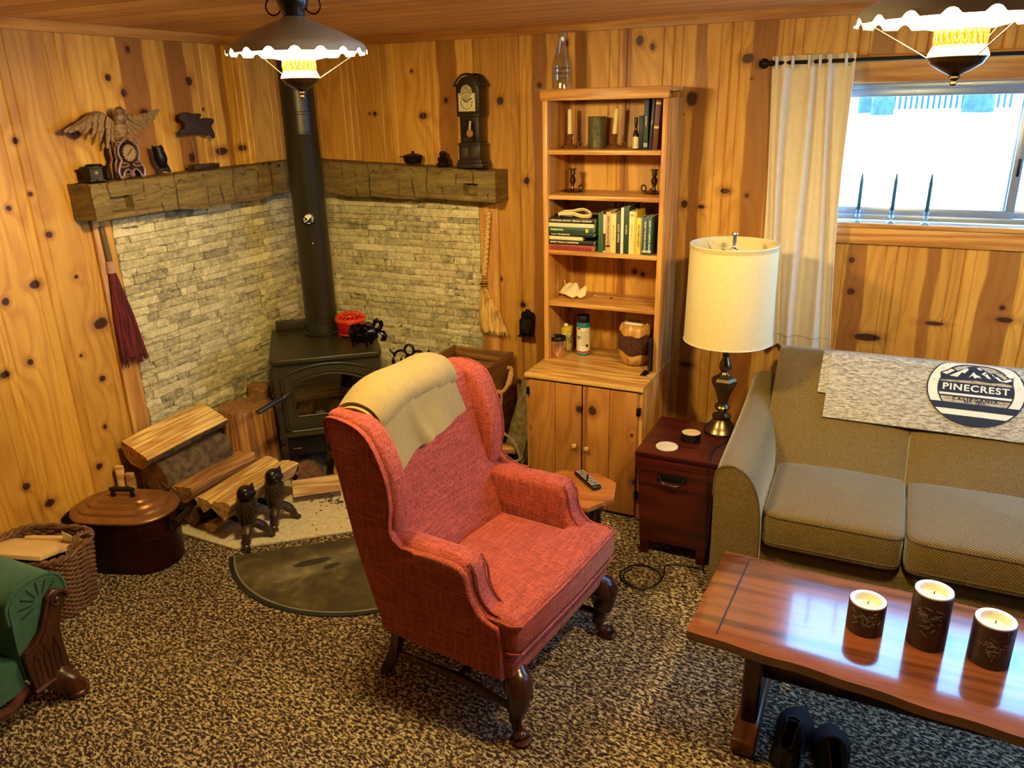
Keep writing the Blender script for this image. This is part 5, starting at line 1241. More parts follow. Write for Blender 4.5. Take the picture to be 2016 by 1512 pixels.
# brooms
def broom(name, label, top, neck, low, tip_c, tip_hw, off, mats, wrap, nb, seed, wide_ax):
    """hanging hand broom; all points in the world"""
    top, neck, low, tip = map(Vector, (top, neck, low, tip_c)); t = thing(name, label, 'broom', tuple(top))
    M_H, M_S, M_W = mats; ax = (neck-top).normalized()
    MB().tube([top, top+(neck-top)*.5, neck], [.0125, .0135, .0145], 14).build('handle', M_H, t, world=True)
    MB().tube([top-ax*.004, top-ax*.03], .0016, 6).build('hanging_loop', M_CORD, t, world=True)
    rr = random.Random(seed); st = MB(); W_ = Vector(wide_ax).normalized(); O_ = W_.cross(ax).normalized()
    core = []
    for k in range(9): a = k/8; core.append(low.lerp(tip, a*.93))
    st.tube(core, [.020+(tip_hw*.80-.02)*(k/8)**.8 for k in range(9)], 14, flat=(1, 1)) if False else None
    vs = []; fs = []; n = 20
    for k, c in enumerate(core):
        w = .017+(tip_hw*.86-.017)*(k/8)**.85; d = .014+.010*(k/8)
        for q in range(n): an = 2*PI*q/n; vs.append(c+W_*w*math.cos(an)+O_*d*math.sin(an))
    for k in range(8):
        for q in range(n): fs.append((k*n+q, k*n+(q+1) % n, (k+1)*n+(q+1) % n, (k+1)*n+q))
    st.add(vs, fs+[tuple(8*n+q for q in range(n))])
    for k in range(nb):
        s = rr.uniform(-1, 1); dd = rr.choice((-1, 1))*math.sqrt(max(0, 1-s*s))*rr.uniform(.8, 1.1); l = rr.uniform(.90, 1.04)
        p0 = low+W_*s*.016+O_*dd*.013; p2 = low.lerp(tip, l)+W_*s*tip_hw*l+O_*dd*.022; p1 = p0.lerp(p2, .5)+W_*s*tip_hw*.10+O_*dd*.004
        st.tube([p0, p1, p2], [.0016, .0017, .0010], 4)
    st.build('bristles', M_S, t, world=True)
    w_ = MB()
    for k in range(wrap[0]):
        c = neck.lerp(low, (k+.5)/wrap[0]); r0 = .0155+.004*k/wrap[0]
        w_.tube([c+(W_*math.cos(q*PI/8)+O_*math.sin(q*PI/8))*r0 for q in range(16)], wrap[1], 6, closed=True)
    w_.build('binding', M_W, t, world=True); return t
M_HW = plain('old_broom_handle', '#5e4a22', .6)
broom('hand_broom', 'dark red hand broom hanging left of the stone under the mantel', (.026, -1.424, 1.440), (.028, -1.418, 1.287), (.030, -1.418, 1.235), (.040, -1.392, .815), .072, .03, (M_HW, M_BROOMR, plain('red_cream_binding', '#b78a72', .8, 0, .5, 300)), (12, .0024), 330, 3, (0, 1, .05))
t = broom('whisk_broom', 'straw-coloured whisk broom hanging right of the stone under the mantel', (1.231, -.038, 1.372), (1.190, -.038, 1.03), (1.183, -.038, .955), (1.243, -.044, .712), .088, .03, (M_RAT, M_STRAW, plain('straw_binding', '#b98a3a', .7)), (5, .0028), 360, 5, (1, 0, -.05))
m = MB(); a_, b_ = Vector((1.2305, -.038, 1.365)), Vector((1.190, -.038, 1.02)); ax = (b_-a_).normalized(); O_ = Vector((0, 1, 0)); W_ = ax.cross(O_)
for s in (1, -1): m.tube([a_.lerp(b_, k/90)+(W_*math.cos(s*k*.9)+O_*math.sin(s*k*.9))*.0150 for k in range(91)], .0018, 5)
m.build('braided_wrap', plain('braid_tan', '#a87a38', .7), t, world=True)
MB().tube([Vector((1.185, -.038, .985))+(Vector((math.cos(k*PI/8), math.sin(k*PI/8), .1*math.cos(k*PI/8))))*.0205 for k in range(16)], .0028, 6, closed=True).build('wire_ring', M_BRASS, t, world=True)

# cast iron match holder on the wall
t = thing('match_holder', 'black cast iron match holder hung on the wall beside the bookcase', 'match holder', (1.437, -.012, .70))
MB().prism([(-.036, .02), (.036, .02), (.040, .10), (.040, .125), (.030, .142), (.018, .140), (.010, .155), (-.010, .155), (-.018, .140), (-.030, .142), (-.040, .125), (-.040, .10)], .006, frame((0, .0, 0), (1, 0, 0), (0, 0, 1)), .001).build('back_plate', M_IRON, t)
m = MB(); m.box((0, -.026, .062), (.070, .036, .084), .004); m.box((0, -.028, .106), (.064, .030, .006), .002, rot=(.25, 0, 0)); m.box((0, -.031, .014), (.084, .05, .010), .004); m.build('box', M_IRON, t)
m = MB()
for k in range(6): a = k*PI/3+.3; m.tube([(0, -.0445, .064), (.012*math.cos(a), -.046, .064+.013*math.sin(a)), (.020*math.cos(a+.5), -.0445, .064+.022*math.sin(a+.5))], .0022, 6)
m.tube([(.024*math.cos(k*PI/8), -.0445, .064+.028*math.sin(k*PI/8)) for k in range(16)], .002, 6, closed=True); m.build('fretwork', M_CAST, t)
for (x, z) in ((-.026, .132), (-.009, .146), (.012, .146), (.028, .130)): MB().pillow((x, -.007, z), (.010, .008, .010), 1., 10).build('boss', M_IRON, t)

# ------------------------------------------------------------------ copper boiler
t = thing('copper_boiler', 'oblong dark copper wash boiler with a lid standing on the carpet by the wall', 'boiler', (.238, -1.738, .0008), R(20))
def oval(hx, hy, n=56):      # stadium
    out = []; q = hx-hy
    for k in range(n):
        a = 2*PI*k/n; out.append((hy*math.cos(a)+(q if math.cos(a) > 0 else -q)*min(1, abs(math.cos(a))*3), hy*math.sin(a)))
    return out
def ovloft(mb, rows, cap0=True, cap1=True, n=56):
    vs = []; fs = []
    for hx, hy, z in rows: vs += [(x, y, z) for x, y in oval(hx, hy, n)]
    for j in range(len(rows)-1):
        for k in range(n): fs.append((j*n+k, j*n+(k+1) % n, (j+1)*n+(k+1) % n, (j+1)*n+k))
    if cap0: fs.append(tuple(reversed(range(n))))
    if cap1: fs.append(tuple((len(rows)-1)*n+k for k in range(n)))
    mb.add(vs, fs); return mb
ovloft(MB(), [(.212, .135, 0), (.216, .139, .004), (.222, .145, .155), (.224, .147, .158), (.224, .147, .163), (.222, .145, .166), (.224, .147, .245), (.229, .152, .25), (.229, .152, .256), (.222, .145, .257)]).build('body', M_COPPER, t)
ovloft(MB(), [(.232, .155, .252), (.234, .157, .260), (.228, .151, .266), (.20, .126, .276), (.195, .121, .286), (.186, .112, .283), (.160, .09, .289), (.152, .082, .300), (.142, .073, .297), (.115, .055, .302), (.107, .049, .312), (.09, .04, .309), (.06, .025, .313), (.01, .008, .312)]).build('lid', M_LIDC, t)
lh = MB(); 
for s in (-1, 1): lh.tube([(s*.045, 0, .308), (s*.045, 0, .345)], [.012, .007], 10)
lh.build('lid_handle_posts', M_IRON, t); MB().tube([(-.055, 0, .346), (-.03, 0, .349), (0, 0, .347), (.03, 0, .349), (.055, 0, .346)], [.009, .013, .012, .013, .009], 12).build('lid_handle', M_BLACK, t)
MB().box((.06, -.03, .3055), (.07, .04, .002), .001).build('lid_patch', plain('patch_brass', '#8a6c3c', .4, .6), t)
for sx in (-1, 1):
    for yy in (-.05, .05): MB().box((sx*.226, yy, .212), (.012, .022, .04), .003).tube([(sx*.228, yy, .222), (sx*.25, yy, .228), (sx*.256, yy, .226)], .005, 8).build('handle_bracket', M_IRON, t)
    MB().tube([(sx*.258, -.062, .226), (sx*.262, -.03, .228), (sx*.262, .03, .228), (sx*.258, .062, .226)], [.009, .012, .012, .009], 12).build('side_handle', M_BLACK, t)

# ------------------------------------------------------------------ wicker basket with paper bags
kx, ky, kz = .205, -2.125, .275
t = thing('wicker_basket', 'tall brown wicker basket full of paper bags at the left wall', 'basket', (kx, ky, .001), R(18))
hx, hy = .185, .145
def wk(a, b, top=kz):
    s = .86+.14*b; th = 2*PI*a; e = .62
    c_, s_ = math.cos(th), math.sin(th); x = math.copysign(abs(c_)**e, c_)*hx*s; y = math.copysign(abs(s_)**e, s_)*hy*s
    return x, y, b*top
nst = 44; m = MB()
for k in range(nst):
    a = k/nst; m.tube([wk(a, b) for b in (0, .33, .66, 1.)], .0035, 5)
m.build('stakes', M_WICK, t)
m = MB(); nrow = 26
for r_ in range(nrow):
    b = (r_+.5)/nrow; pts = []; 
    for k in range(nst*3):
        a = k/(nst*3); x, y, z = wk(a, b); q = 1+.028*math.cos(PI*(k/3)+PI*(r_ % 2)); pts.append((x*q, y*q, z))
    m.tube(pts, .0052, 5, closed=True)
m.build('weave', M_WICK, t)
m = MB()
for ph in (0, PI):
    m.tube([(lambda p, k=k: (p[0]*(1+.03*math.cos(k*.8+ph)), p[1]*(1+.03*math.cos(k*.8+ph)), p[2]+.008*math.sin(k*.8+ph)))(wk(k/96, 1.)) for k in range(96)], .008, 6, closed=True)
m.build('rim', M_WICK, t)
m = MB()
for ph in (0, PI):
    hp_ = spl([(hx*.99, -.075, kz), (hx*1.03, -.05, kz+.04), (hx*1.04, 0, kz+.058), (hx*1.03, .05, kz+.04), (hx*.99, .075, kz)], 8)
    m.tube([q+Vector((.006*math.cos(k*.9+ph), 0, .006*math.sin(k*.9+ph))) for k, q in enumerate(hp_)], .006, 6)
m.build('handle', M_WICK, t)
MB().prism([wk(k/40, .02)[:2] for k in range(40)], .01, rotM((0, 0, .004))).build('bottom', M_WICK, t)
bm_ = t.matrix_basis
for i, (c, s, rot, mat, lab) in enumerate((((-.035, -.03, .272), (.30, .020, .25), (1.25, .04, .06), M_PAPER, 'large folded kraft bag lying foremost in the wicker basket'), ((-.03, .095, .155), (.18, .02, .22), (.12, .0, .06), M_PAPER, 'second kraft bag behind the foremost one in the wicker basket'),
        ((.10, .075, .215), (.11, .004, .16), (.25, .3, -.2), M_NEWS, 'white folded paper at the back of the wicker basket'), ((.115, .03, .2), (.05, .018, .2), (.1, .55, .4), plain('pale_wood_stick', '#b88a58', .6), 'pale flat stick standing in the wicker basket'))):
    p = bm_ @ Vector(c); o = MB().box((0, 0, 0), s, .004, sub=2).jitter(.003, 14, i).build(('paper_bag', 'paper_bag', 'folded_paper', 'flat_stick')[i], mat); o.matrix_basis = Matrix.Translation(p) @ Euler((rot[0], rot[1], rot[2]+R(18))).to_matrix().to_4x4()
    tag(o, lab, ('bag', 'bag', 'paper', 'kindling')[i])

# ------------------------------------------------------------------ green settee end at the left
gx, gy = .745, -2.49         # front face plane x, arm centre y
t = thing('green_settee', 'green upholstered settee with a carved walnut scroll arm at the left edge', 'sofa', (.42, -2.85, 0))
# local to the world; arm runs along x
ax0 = .08
def roll(a, b):
    """closed arm section (y,z) along a, b from the back to the front"""
    pts = [( .00, .13), ( .045, .13), ( .050, .22), ( .060, .30), ( .085, .335), ( .110, .365), ( .112, .405), ( .100, .440), ( .070, .463), ( .030, .472), (-.02, .470), (-.06, .455), (-.085, .42), (-.09, .36), (-.09, .13)]
    return pts
sec = [Vector((p[0]+gy, p[1], 0)) for p in roll(0, 0)]; secs = spl([(q.x, q.y, 0) for q in sec]+[(sec[0].x, sec[0].y, 0)], 3)[:-1]
m = MB(); n = len(secs); L_ = 22; vs = []
for i in range(L_):
    x = ax0+(gx-ax0)*i/(L_-1); c = Vector((gy, .36, 0)); q = 1. if i < L_-2 else (.985 if i == L_-2 else .93)
    vs += [(x+(.008 if i == L_-1 else 0), (c.x+(p.x-c.x)*q), (c.y+(p.y-c.y)*q)) for p in secs]
m.add(vs, [(i*n+k, i*n+(k+1) % n, (i+1)*n+(k+1) % n, (i+1)*n+k) for i in range(L_-1) for k in range(n)]+[tuple(range(n)), tuple((L_-1)*n+k for k in reversed(range(n)))])
arm = m.build('arm', M_GREEN, t, world=True, ang=50)
MB().tube([(gx+.002, .36*0+gy+(p.x-gy)*1.0, p.y) for p in secs[12:40]], .005, 8).build('welt', M_GREEN, arm, world=True)
pl_ = MB()
for k in range(7):
    a = R(40+26*k); c = Vector((gy+.02, .385)); pl_.tube([(gx+.0085, c.x+.028*math.cos(a), c.y+.028*math.sin(a)), (gx+.0095, c.x+.075*math.cos(a), c.y+.075*math.sin(a))], .0022, 5)
pl_.build('pleats', plain('green_shadow_pleat', '#0c2418', .9), arm, world=True)
# carved facing: S-shaped panel from scroll eye to the foot
po = [(-.075, .085), (.055, .085), (.052, .15), (.050, .22), (.052, .275), (.068, .32), (.088, .345), (.096, .375), (.082, .405), (.055, .412), (.03, .398), (.02, .37), (.005, .33), (-.02, .29), (-.055, .262), (-.085, .245), (-.082, .16)]
MB().prism(po, .026, frame((gx+.002, gy, 0), (0, 1, 0), (0, 0, 1)), .006, 3).build('carved_facing', M_WALNUT, t, world=True)
sc_ = MB(); eye = (gy+.062, .372)
sc_.tube([(gx+.030, eye[0]+(.036-.0020*k)*math.cos(k*.42), eye[1]+(.036-.0020*k)*math.sin(k*.42)) for k in range(16)], [.008-.0002*k for k in range(16)], 8)
sc_.pillow((gx+.026, eye[0], eye[1]), (.02, .026, .026), 1., 12)
for s in (-.052, -.016, .020): sc_.tube([(gx+.0285, gy+s-.008, .115), (gx+.0285, gy+s-.010, .2+.0*s), (gx+.0285, gy+s, .228+.3*s+.02), (gx+.0285, gy+s+.010, .2), (gx+.0285, gy+s+.008, .115)], .0032, 6)
for k in range(5): sc_.tube([(gx+.029, gy-.005+.010*k-.02, .258+.012*k), (gx+.033, gy+.012+.008*k-.02, .285+.014*k), (gx+.029, gy+.022+.008*k-.02, .318+.012*k)], .0045, 6)
sc_.tube([(gx+.028, gy-.08, .252), (gx+.030, gy-.04, .268), (gx+.030, gy-.01, .30), (gx+.030, gy+.012, .35), (gx+.030, gy+.032, .392)], .006, 8)
sc_.tube([(gx+.030, gy-.08, .098), (gx+.030, gy+.06, .102)], .006, 8)
sc_.build('carving', M_WALNUT, t, world=True)
ft = MB(); ft.tube(spl([(gx-.01, gy+.0, .105), (gx+.02, gy+.015, .075), (gx+.045, gy+.035, .045), (gx+.05, gy+.045, .02)], 4), [.05]*4+[.045]*4+[.034]*4+[.026], 12, flat=(1, .7))
ft.pillow((gx+.045, gy+.045, .016), (.07, .075, .030), .9, 16); ft.build('foot', M_WALNUT, t, world=True)
MB().tube(spl([(gx-.02, gy-.08, .10), (gx, gy-.16, .075), (gx+.0, gy-.26, .085), (gx, gy-.9, .085)], 5), .03, 10, flat=(1, .6)).build('front_rail', M_WALNUT, t, world=True)
MB().pillow((gx-.30, gy-.62, .30), (.70, 1.0, .16), .25, 28).build('seat_cushion', M_GREEN, t, world=True)
MB().box((gx-.32, gy-.60, .165), (.64, 1.04, .13), .02).build('seat_base', M_GREEN, t, world=True)
MB().box((.13, gy-.60, .45), (.16, 1.1, .65), .05, 4).build('back', M_GREEN, t, world=True)

# ------------------------------------------------------------------ coral wing chair
ch = thing('wing_chair', 'coral red wing-back armchair on dark cabriole legs in the middle of the carpet', 'armchair', (2.026, -1.67, 0), R(-7.5))
CH = ch.matrix_basis
def bz(y): return 1.035-.050*(abs(y)/.29)**2.2
def bfront(z, y): return -.095-.19*max(0, (z-.42)/.6)-.012*math.sin(min(1, max(0, (z-.4)/.6))*PI)+.035*(abs(y)/.27)**3*0
def bback(z): return -.215-.165*max(0, (z-.25)/.78)
def back_section(y):
    zt = bz(y); P_ = []
    for k in range(10): z = .30+(zt-.05-.30)*k/9; P_.append((bfront(z, y)-.0*(1-math.cos(y)), z))
    xf, xb = bfront(zt-.05, y), bback(zt-.05); c = ((xf+xb)/2, zt-.05); rx = (xf-xb)/2
    for k in range(1, 8): a = PI*k/8; P_.append((c[0]+rx*math.cos(a), c[1]+.05*math.sin(a)))
    for k in range(8): z = zt-.05-(zt-.05-.25)*k/7; P_.append((bback(z), z))
    return P_
m = MB(); NY = 21; vs = []
for i in range(NY):
    y = -.285+.57*i/(NY-1); q = .94 if i in (0, NY-1) else 1.
    S = back_section(y); cx = sum(p[0] for p in S)/len(S)
    vs += [(cx+(p[0]-cx)*q, y, p[1]-(.01 if q < 1 and p[1] > .9 else 0)) for p in S]
n = len(back_section(0)); m.add(vs, [(i*n+k, i*n+(k+1) % n, (i+1)*n+(k+1) % n, (i+1)*n+k) for i in range(NY-1) for k in range(n)]+[tuple(range(n)), tuple((NY-1)*n+k for k in reversed(range(n)))])
m.build('backrest', M_CHAIR, ch, ang=60)
XZ = lambda y: frame((0, y, 0), (1, 0, 0), (0, 0, 1))
wing_o = [(q.x, q.y) for q in spl([(-.235, .42, 0), (-.16, .56, 0), (-.118, .64, 0), (-.108, .72, 0), (-.112, .80, 0), (-.135, .88, 0), (-.175, .945, 0), (-.225, .985, 0), (-.29, 1.0, 0), (-.345, 1.005, 0), (-.385, .99, 0), (-.372, .90, 0), (-.34, .75, 0), (-.30, .56, 0), (-.27, .42, 0)], 3)]
arm_o = [(q.x, q.y) for q in spl([(-.24, .25, 0), (-.25, .42, 0), (-.22, .585, 0), (-.14, .612, 0), (0, .618, 0), (.10, .618, 0), (.145, .605, 0), (.166, .572, 0), (.170, .535, 0), (.185, .495, 0), (.215, .462, 0), (.255, .448, 0), (.278, .425, 0), (.284, .36, 0), (.283, .25, 0)], 3)]
for s in (-1, 1):
    y0 = -.335 if s < 0 else .255     # outline is x,z; depth runs towards -y
    sh_ = .012 if s < 0 else .045
    m = MB().prism([(x-sh_*min(1, max(0, (x+.30)/.15)), z) for x, z in wing_o], .078, XZ(y0+.078), .022, 4); m.build('wing', M_CHAIR, ch, ang=60)
    m = MB().prism(arm_o, .098, XZ((-.338 if s < 0 else .24)+.098), .034, 5); m.build('arm', M_CHAIR, ch, ang=60)
    yo = -.340 if s < 0 else .340
    # scroll facing and welts
    ctr = -.289 if s < 0 else .289
    face = spl([(.150, 0, .612), (.172, 0, .575), (.176, 0, .535), (.19, 0, .495), (.22, 0, .465), (.26, 0, .452), (.285, 0, .43), (.289, 0, .34), (.288, 0, .255)], 4)
    for dy in (-.030, .030): MB().tube([(p.x, ctr+dy, p.z) for p in face], .0042, 6).build('welt', M_CHAIR, ch)
    wo = [q for q in wing_o if q[0] > -.37][3:-6]
    outer = [(-.20, .245), (-.26, .42), (-.30, .56), (-.34, .75), (-.370, .90), (-.380, .975), (-.345, .992), (-.29, .988), (-.228, .972), (-.182, .935), (-.145, .87), (-.124, .80), (-.120, .72), (-.130, .645), (-.10, .600), (.0, .604), (.10, .604), (.135, .592), (.154, .565), (.158, .53), (.174, .488), (.208, .450), (.250, .436), (.270, .41), (.272, .245)]
    outer = [(a_-(sh_*min(1, max(0, (a_+.30)/.15)) if b_ > .62 else 0), b_) for a_, b_ in outer]
    oo = [(q.x, q.y) for q in spl([(a_, b_, 0) for a_, b_ in outer], 2)]
    MB().prism(oo, .030, XZ(-.320 if s < 0 else .350), .010, 3).build('outer_panel', M_CHAIR, ch, ang=50)
    wl = [q for q in oo if True][8:30]
    MB().tube([(x, s*.349, z) for x, z in wl], .0042, 6).build('welt', M_CHAIR, ch)
m = MB(); m.box((.02, 0, .285), (.525, .56, .10), .02, 3); m.box((.265, 0, .285), (.075, .655, .105), .022, 3); m.build('seat_rail', M_CHAIR, ch)
# T-shaped cushion
to = [(-.10, -.225), (.165, -.225), (.175, -.31), (.19, -.332), (.30, -.334), (.326, -.318), (.332, 0), (.326, .318), (.30, .334), (.19, .332), (.175, .31), (.165, .225), (-.10, .225), (-.11, 0)]
cm = MB(); cm.prism(to, .125, rotM((0, 0, .335)), .030, 5)
cv = []
b = bmesh.new()
for x, y, z in cm.v:
    if z > .44: z += .022*max(0, 1-(x-.10)**2/.06)*max(0, 1-y*y/.1)
    cv.append((x, y, z))
cm.v = cv; b.free()
cu_ = cm.build('seat_cushion', M_CHAIR, ch, ang=60)
for z in (.448, .348): MB().tube([(x*1.0+.003*(1 if x > .1 else -1), y*1.004, z) for x, y in to[1:12]], .004, 6).build('piping', M_CHAIR, cu_)
for s in (-1, 1):
    MB().tube(spl([(.262, s*.272, .25), (.292, s*.292, .225), (.306, s*.306, .18), (.290, s*.296, .11), (.282, s*.290, .055), (.300, s*.300, .022), (.318, s*.312, .010)], 5), [.040]*5+[.046]*5+[.037]*5+[.024]*5+[.017]*5+[.026]*5+[.030], 14).pillow((.312, s*.308, .009), (.072, .066, .018), .9, 16).build('front_leg', M_LEG, ch)
    MB().tube(spl([(-.20, s*.26, .26), (-.215, s*.268, .18), (-.235, s*.276, .09), (-.275, s*.288, .002)], 4), [.026]*4+[.024]*4+[.022]*4+[.021], 4).build('back_leg', M_LEG, ch)
    MB().tube([(-.235, s*.274, .10), (.05, s*.27, .105), (.285, s*.292, .10)], [.012, .016, .012], 10).build('stretcher', M_LEG, ch)
MB().tube([(.04, -.27, .105), (.04, 0, .108), (.04, .27, .105)], [.011, .015, .011], 10).build('stretcher', M_LEG, ch)

# khaki throw folded over the chair's top
tb = CH @ Vector((-.33, -.02, 1.05))
tw = thing('throw_blanket', 'khaki folded throw draped over the top of the coral wing chair', 'blanket', tuple(tb))
def throw(a, b, off=.0):
    y = -.275+.455*a
    skew = .10*(1-a)
    zt = bz(max(-.27, min(.27, y)))
    Lf = .215+.055*(1-a)**2+.02*math.sin(a*3); Lb = .20; hw_ = (bfront(zt-.04, y)-bback(zt-.04))/2+.012
    s = -Lb+(Lf+Lb)*b
    arc = hw_*PI*.5
    puff = .018*math.sin(PI*min(1, max(0, a)))+.008*math.sin(a*9+s*7)+.010*math.exp(-((a-.36-.3*max(0, s))/.05)**2)*max(0, s)*6
    lift = .016+off+puff
    cxm = (bfront(zt-.04, y)+bback(zt-.04))/2
    if s > arc: z = zt-.04-(s-arc); x = bfront(z, y)+lift+.03*max(0, s-arc)*math.sin(a*14)
    elif s < -arc: z = zt-.04-(-s-arc); x = bback(z)-lift
    else: an = PI/2*(1-s/arc); x = cxm+(hw_+lift)*math.cos(an); z = zt-.04+(.05+lift)*math.sin(an)
    y2 = y+skew*max(0, s-.02)*1.6-.10*max(0, s)*a*0+ .012*math.sin(s*20+a*3)
    return tuple(CH @ Vector((x, y2, z)))
MB().grid(lambda a, b: throw(a, b), 56, 44, .009).build('upper_layer', M_THROW, tw, world=True, ang=70)
MB().grid(lambda a, b: throw(a*.96-.03, b*.93+.0, -.011), 40, 40, .007).build('under_layer', M_THROW, tw, world=True, ang=70)
seam = [Vector(throw(.62+.36*k/20, .80+.0*k))+Vector((.003, -.003, .002)) for k in range(21)]
MB().tube(seam, .0022, 5).tube([Vector(throw(.62, .80+.13*k/8))+Vector((.003, -.003, .001)) for k in range(9)], .0022, 5).build('hem', plain('throw_shadow', '#857350', .95), tw, world=True)

# ------------------------------------------------------------------ octagonal end table with remote
oz = .455
oc = Vector((2.145, -1.145))
t = thing('octagonal_table', 'small octagonal wooden side table tucked behind the coral chair', 'side table', (oc.x, oc.y, 0), R(14))
octo = lambda r: [(r*math.cos(R(22.5+45*k)), r*math.sin(R(22.5+45*k))) for k in range(8)]
MB().prism(octo(.172), .022, rotM((0, 0, oz-.022)), .003).build('table_top', M_OCT, t)
MB().prism(octo(.125), .05, rotM((0, 0, oz-.072))).build('apron', M_LEG, t)
for k in range(4):
    a = R(45+90*k); MB().tube([(.10*math.cos(a), .10*math.sin(a), oz-.03), (.118*math.cos(a), .118*math.sin(a), .22), (.135*math.cos(a), .135*math.sin(a), .001)], [.020, .017, .014], 10).build('leg', M_LEG, t)
p = PZ(1157, 944, oz+.012)
t = thing('remote_control', 'black remote control lying on the octagonal side table', 'remote control', (p.x, p.y, oz+.0006), R(-42))
MB().box((0, 0, .010), (.165, .042, .018), .008, 3).build('body', M_BLACK, t)
for i in range(10):
    for j in range(4):
        if (i+j) % 7 != 6: MB().box((-.068+.0145*i, -.0135+.009*j, .0195), (.008, .005, .002), .0006, 1).build('button', plain('remote_button', '#c9c2b4', .5) if 'remote_button' not in MATS else MATS['remote_button'], t)

# ------------------------------------------------------------------ red-brown chest with the table lamp
TX0, TX1, TY0, TY1, TZ_ = 2.290, 2.640, -.815, -.385, .50
t = thing('chest_table', 'dark mahogany chest with an iron side handle used as a lamp table', 'chest', ((TX0+TX1)/2, (TY0+TY1)/2, 0))
txm, tym = (TX0+TX1)/2, (TY0+TY1)/2
MB().box((txm, tym, TZ_-.009), (TX1-TX0, TY1-TY0, .018), .004).build('top', M_MAHOG, t, world=True)
m = MB(); m.box((txm, tym, TZ_-.040), (TX1-TX0-.016, TY1-TY0-.016, .042), .003); m.build('lid', M_MAHOG, t, world=True)
m = MB(); 
bw, tw_ = .145, .16
m.add([(txm-.146, TY0+.02, .07), (txm+.150, TY0+.02, .07), (txm+.150, TY1-.02, .07), (txm-.146, TY1-.02, .07), (txm-.164, TY0+.010, TZ_-.062), (txm+.164, TY0+.010, TZ_-.062), (txm+.164, TY1-.010, TZ_-.062), (txm-.164, TY1-.010, TZ_-.062)], [(3, 2, 1, 0), (4, 5, 6, 7), (0, 1, 5, 4), (1, 2, 6, 5), (2, 3, 7, 6), (3, 0, 4, 7)])
m.build('case', M_MAHOG, t, world=True)
for sx in (-1, 1):
    for yy in (TY0+.04, TY1-.04): MB().box((txm+sx*.125, yy, .036), (.04, .04, .07), .004).build('foot', M_MAHOG, t, world=True)
hx_, hz_ = txm-.012, .395
hd = MB().box((hx_, TY0+.0135, hz_), (.125, .006, .042), .004).build('handle_plate', M_IRON, t, world=True)
MB().tube(spl([(hx_-.052, TY0+.002, hz_+.012), (hx_-.052, TY0-.006, hz_+.008), (hx_-.030, TY0-.012, hz_-.020), (hx_+.030, TY0-.012, hz_-.022), (hx_+.052, TY0-.006, hz_+.006), (hx_+.052, TY0+.002, hz_+.010)], 5), .0045, 8).build('bail_handle', plain('worn_iron', '#2a2c2e', .35, .8), hd, world=True)
lx, ly = 2.583, -.468
L_ = thing('table_lamp', 'tall antique brass table lamp with a cream drum shade on the mahogany chest', 'lamp', (lx, ly, TZ_+.0006))
B0 = TZ_+.0006
Z_ = lambda z: z-B0
MB().lathe([(.073, Z_(.501)), (.075, Z_(.504)), (.075, Z_(.512)), (.070, Z_(.518)), (.068, Z_(.522)), (.060, Z_(.53)), (.048, Z_(.545)), (.040, Z_(.558)), (.036, Z_(.566)), (.041, Z_(.572)), (.041, Z_(.583)), (.028, Z_(.588)), (.019, Z_(.595)), (.019, Z_(.602)), (.031, Z_(.612)), (.034, Z_(.621)), (.030, Z_(.629)), (.020, Z_(.636)), (.022, Z_(.645))], 36).build('base', M_BRASS, L_)
b8 = [(.022, .645), (.026, .665), (.034, .69), (.048, .715), (.055, .735), (.055, .748), (.046, .760), (.026, .768)]
MB().lathe([(r_, Z_(z)) for r_, z in b8], 6, ).build('faceted_urn', M_BRASS, L_, ang=20)
MB().lathe([(r_, Z_(z)) for r_, z in [(.024, .766), (.026, .772), (.018, .780), (.016, .786), (.024, .798), (.0265, .812), (.024, .826), (.016, .842), (.013, .856), (.017, .862), (.013, .868), (.016, .874), (.012, .884), (.012, .93), (.016, .935), (.016, .99), (.008, .995)]], 28).build('stem', M_BRASS, L_)
MB().lathe([(.0, Z_(1.0)), (.024, Z_(1.03)), (.03, Z_(1.06)), (.022, Z_(1.10)), (.0, Z_(1.115))], 20).build('bulb', plain('lamp_bulb_off', '#e9e2d2', .3), L_)
hp_ = MB()
for s in (-1, 1): hp_.tube(spl([(s*.015, 0, Z_(.985)), (s*.055, 0, Z_(1.06)), (s*.06, 0, Z_(1.18)), (s*.03, 0, Z_(1.30)), (0, 0, Z_(1.325))], 5), .002, 6)
hp_.build('harp', M_BRASS, L_)
zb, zt2, rb, rt = Z_(.932), Z_(1.343), .1845, .178
shd = MB().grid(lambda a, b: ((rb+(rt-rb)*b)*math.cos(2*PI*a), (rb+(rt-rb)*b)*math.sin(2*PI*a), zb+(zt2-zb)*b), 72, 8, .0018, cu=True).build('shade', M_LINEN, L_)
tg = NT('gold_braid'); o_ = tg.obj(); x_, y_, z__ = tg.xyz(o_); an_ = tg.M('ARCTAN2', y_, x_)
pat = tg.M('MULTIPLY', tg.M('SINE', tg.M('MULTIPLY', an_, 110.)), tg.M('SINE', tg.M('MULTIPLY', z__, 900.)))
tg.out(tg.ramp(pat, [(.35, '#d3bd80'), (.55, '#74502c')]), .6)
MB().grid(lambda a, b: ((rt+.0022)*math.cos(2*PI*a), (rt+.0022)*math.sin(2*PI*a), zt2-.016+.014*b), 90, 2, .0015, cu=True).build('braid_trim', tg.m, shd)
M_WIRE = plain('cream_wire', '#d9cfb4', .5)
MB().tube([(rt*math.cos(2*PI*k/60), rt*math.sin(2*PI*k/60), zt2) for k in range(60)], .0028, 6, closed=True).build('rim_wire', M_WIRE, shd); MB().tube([(rb*math.cos(2*PI*k/60), rb*math.sin(2*PI*k/60), zb) for k in range(60)], .0028, 6, closed=True).build('rim_wire', M_WIRE, shd)
sp_ = MB()
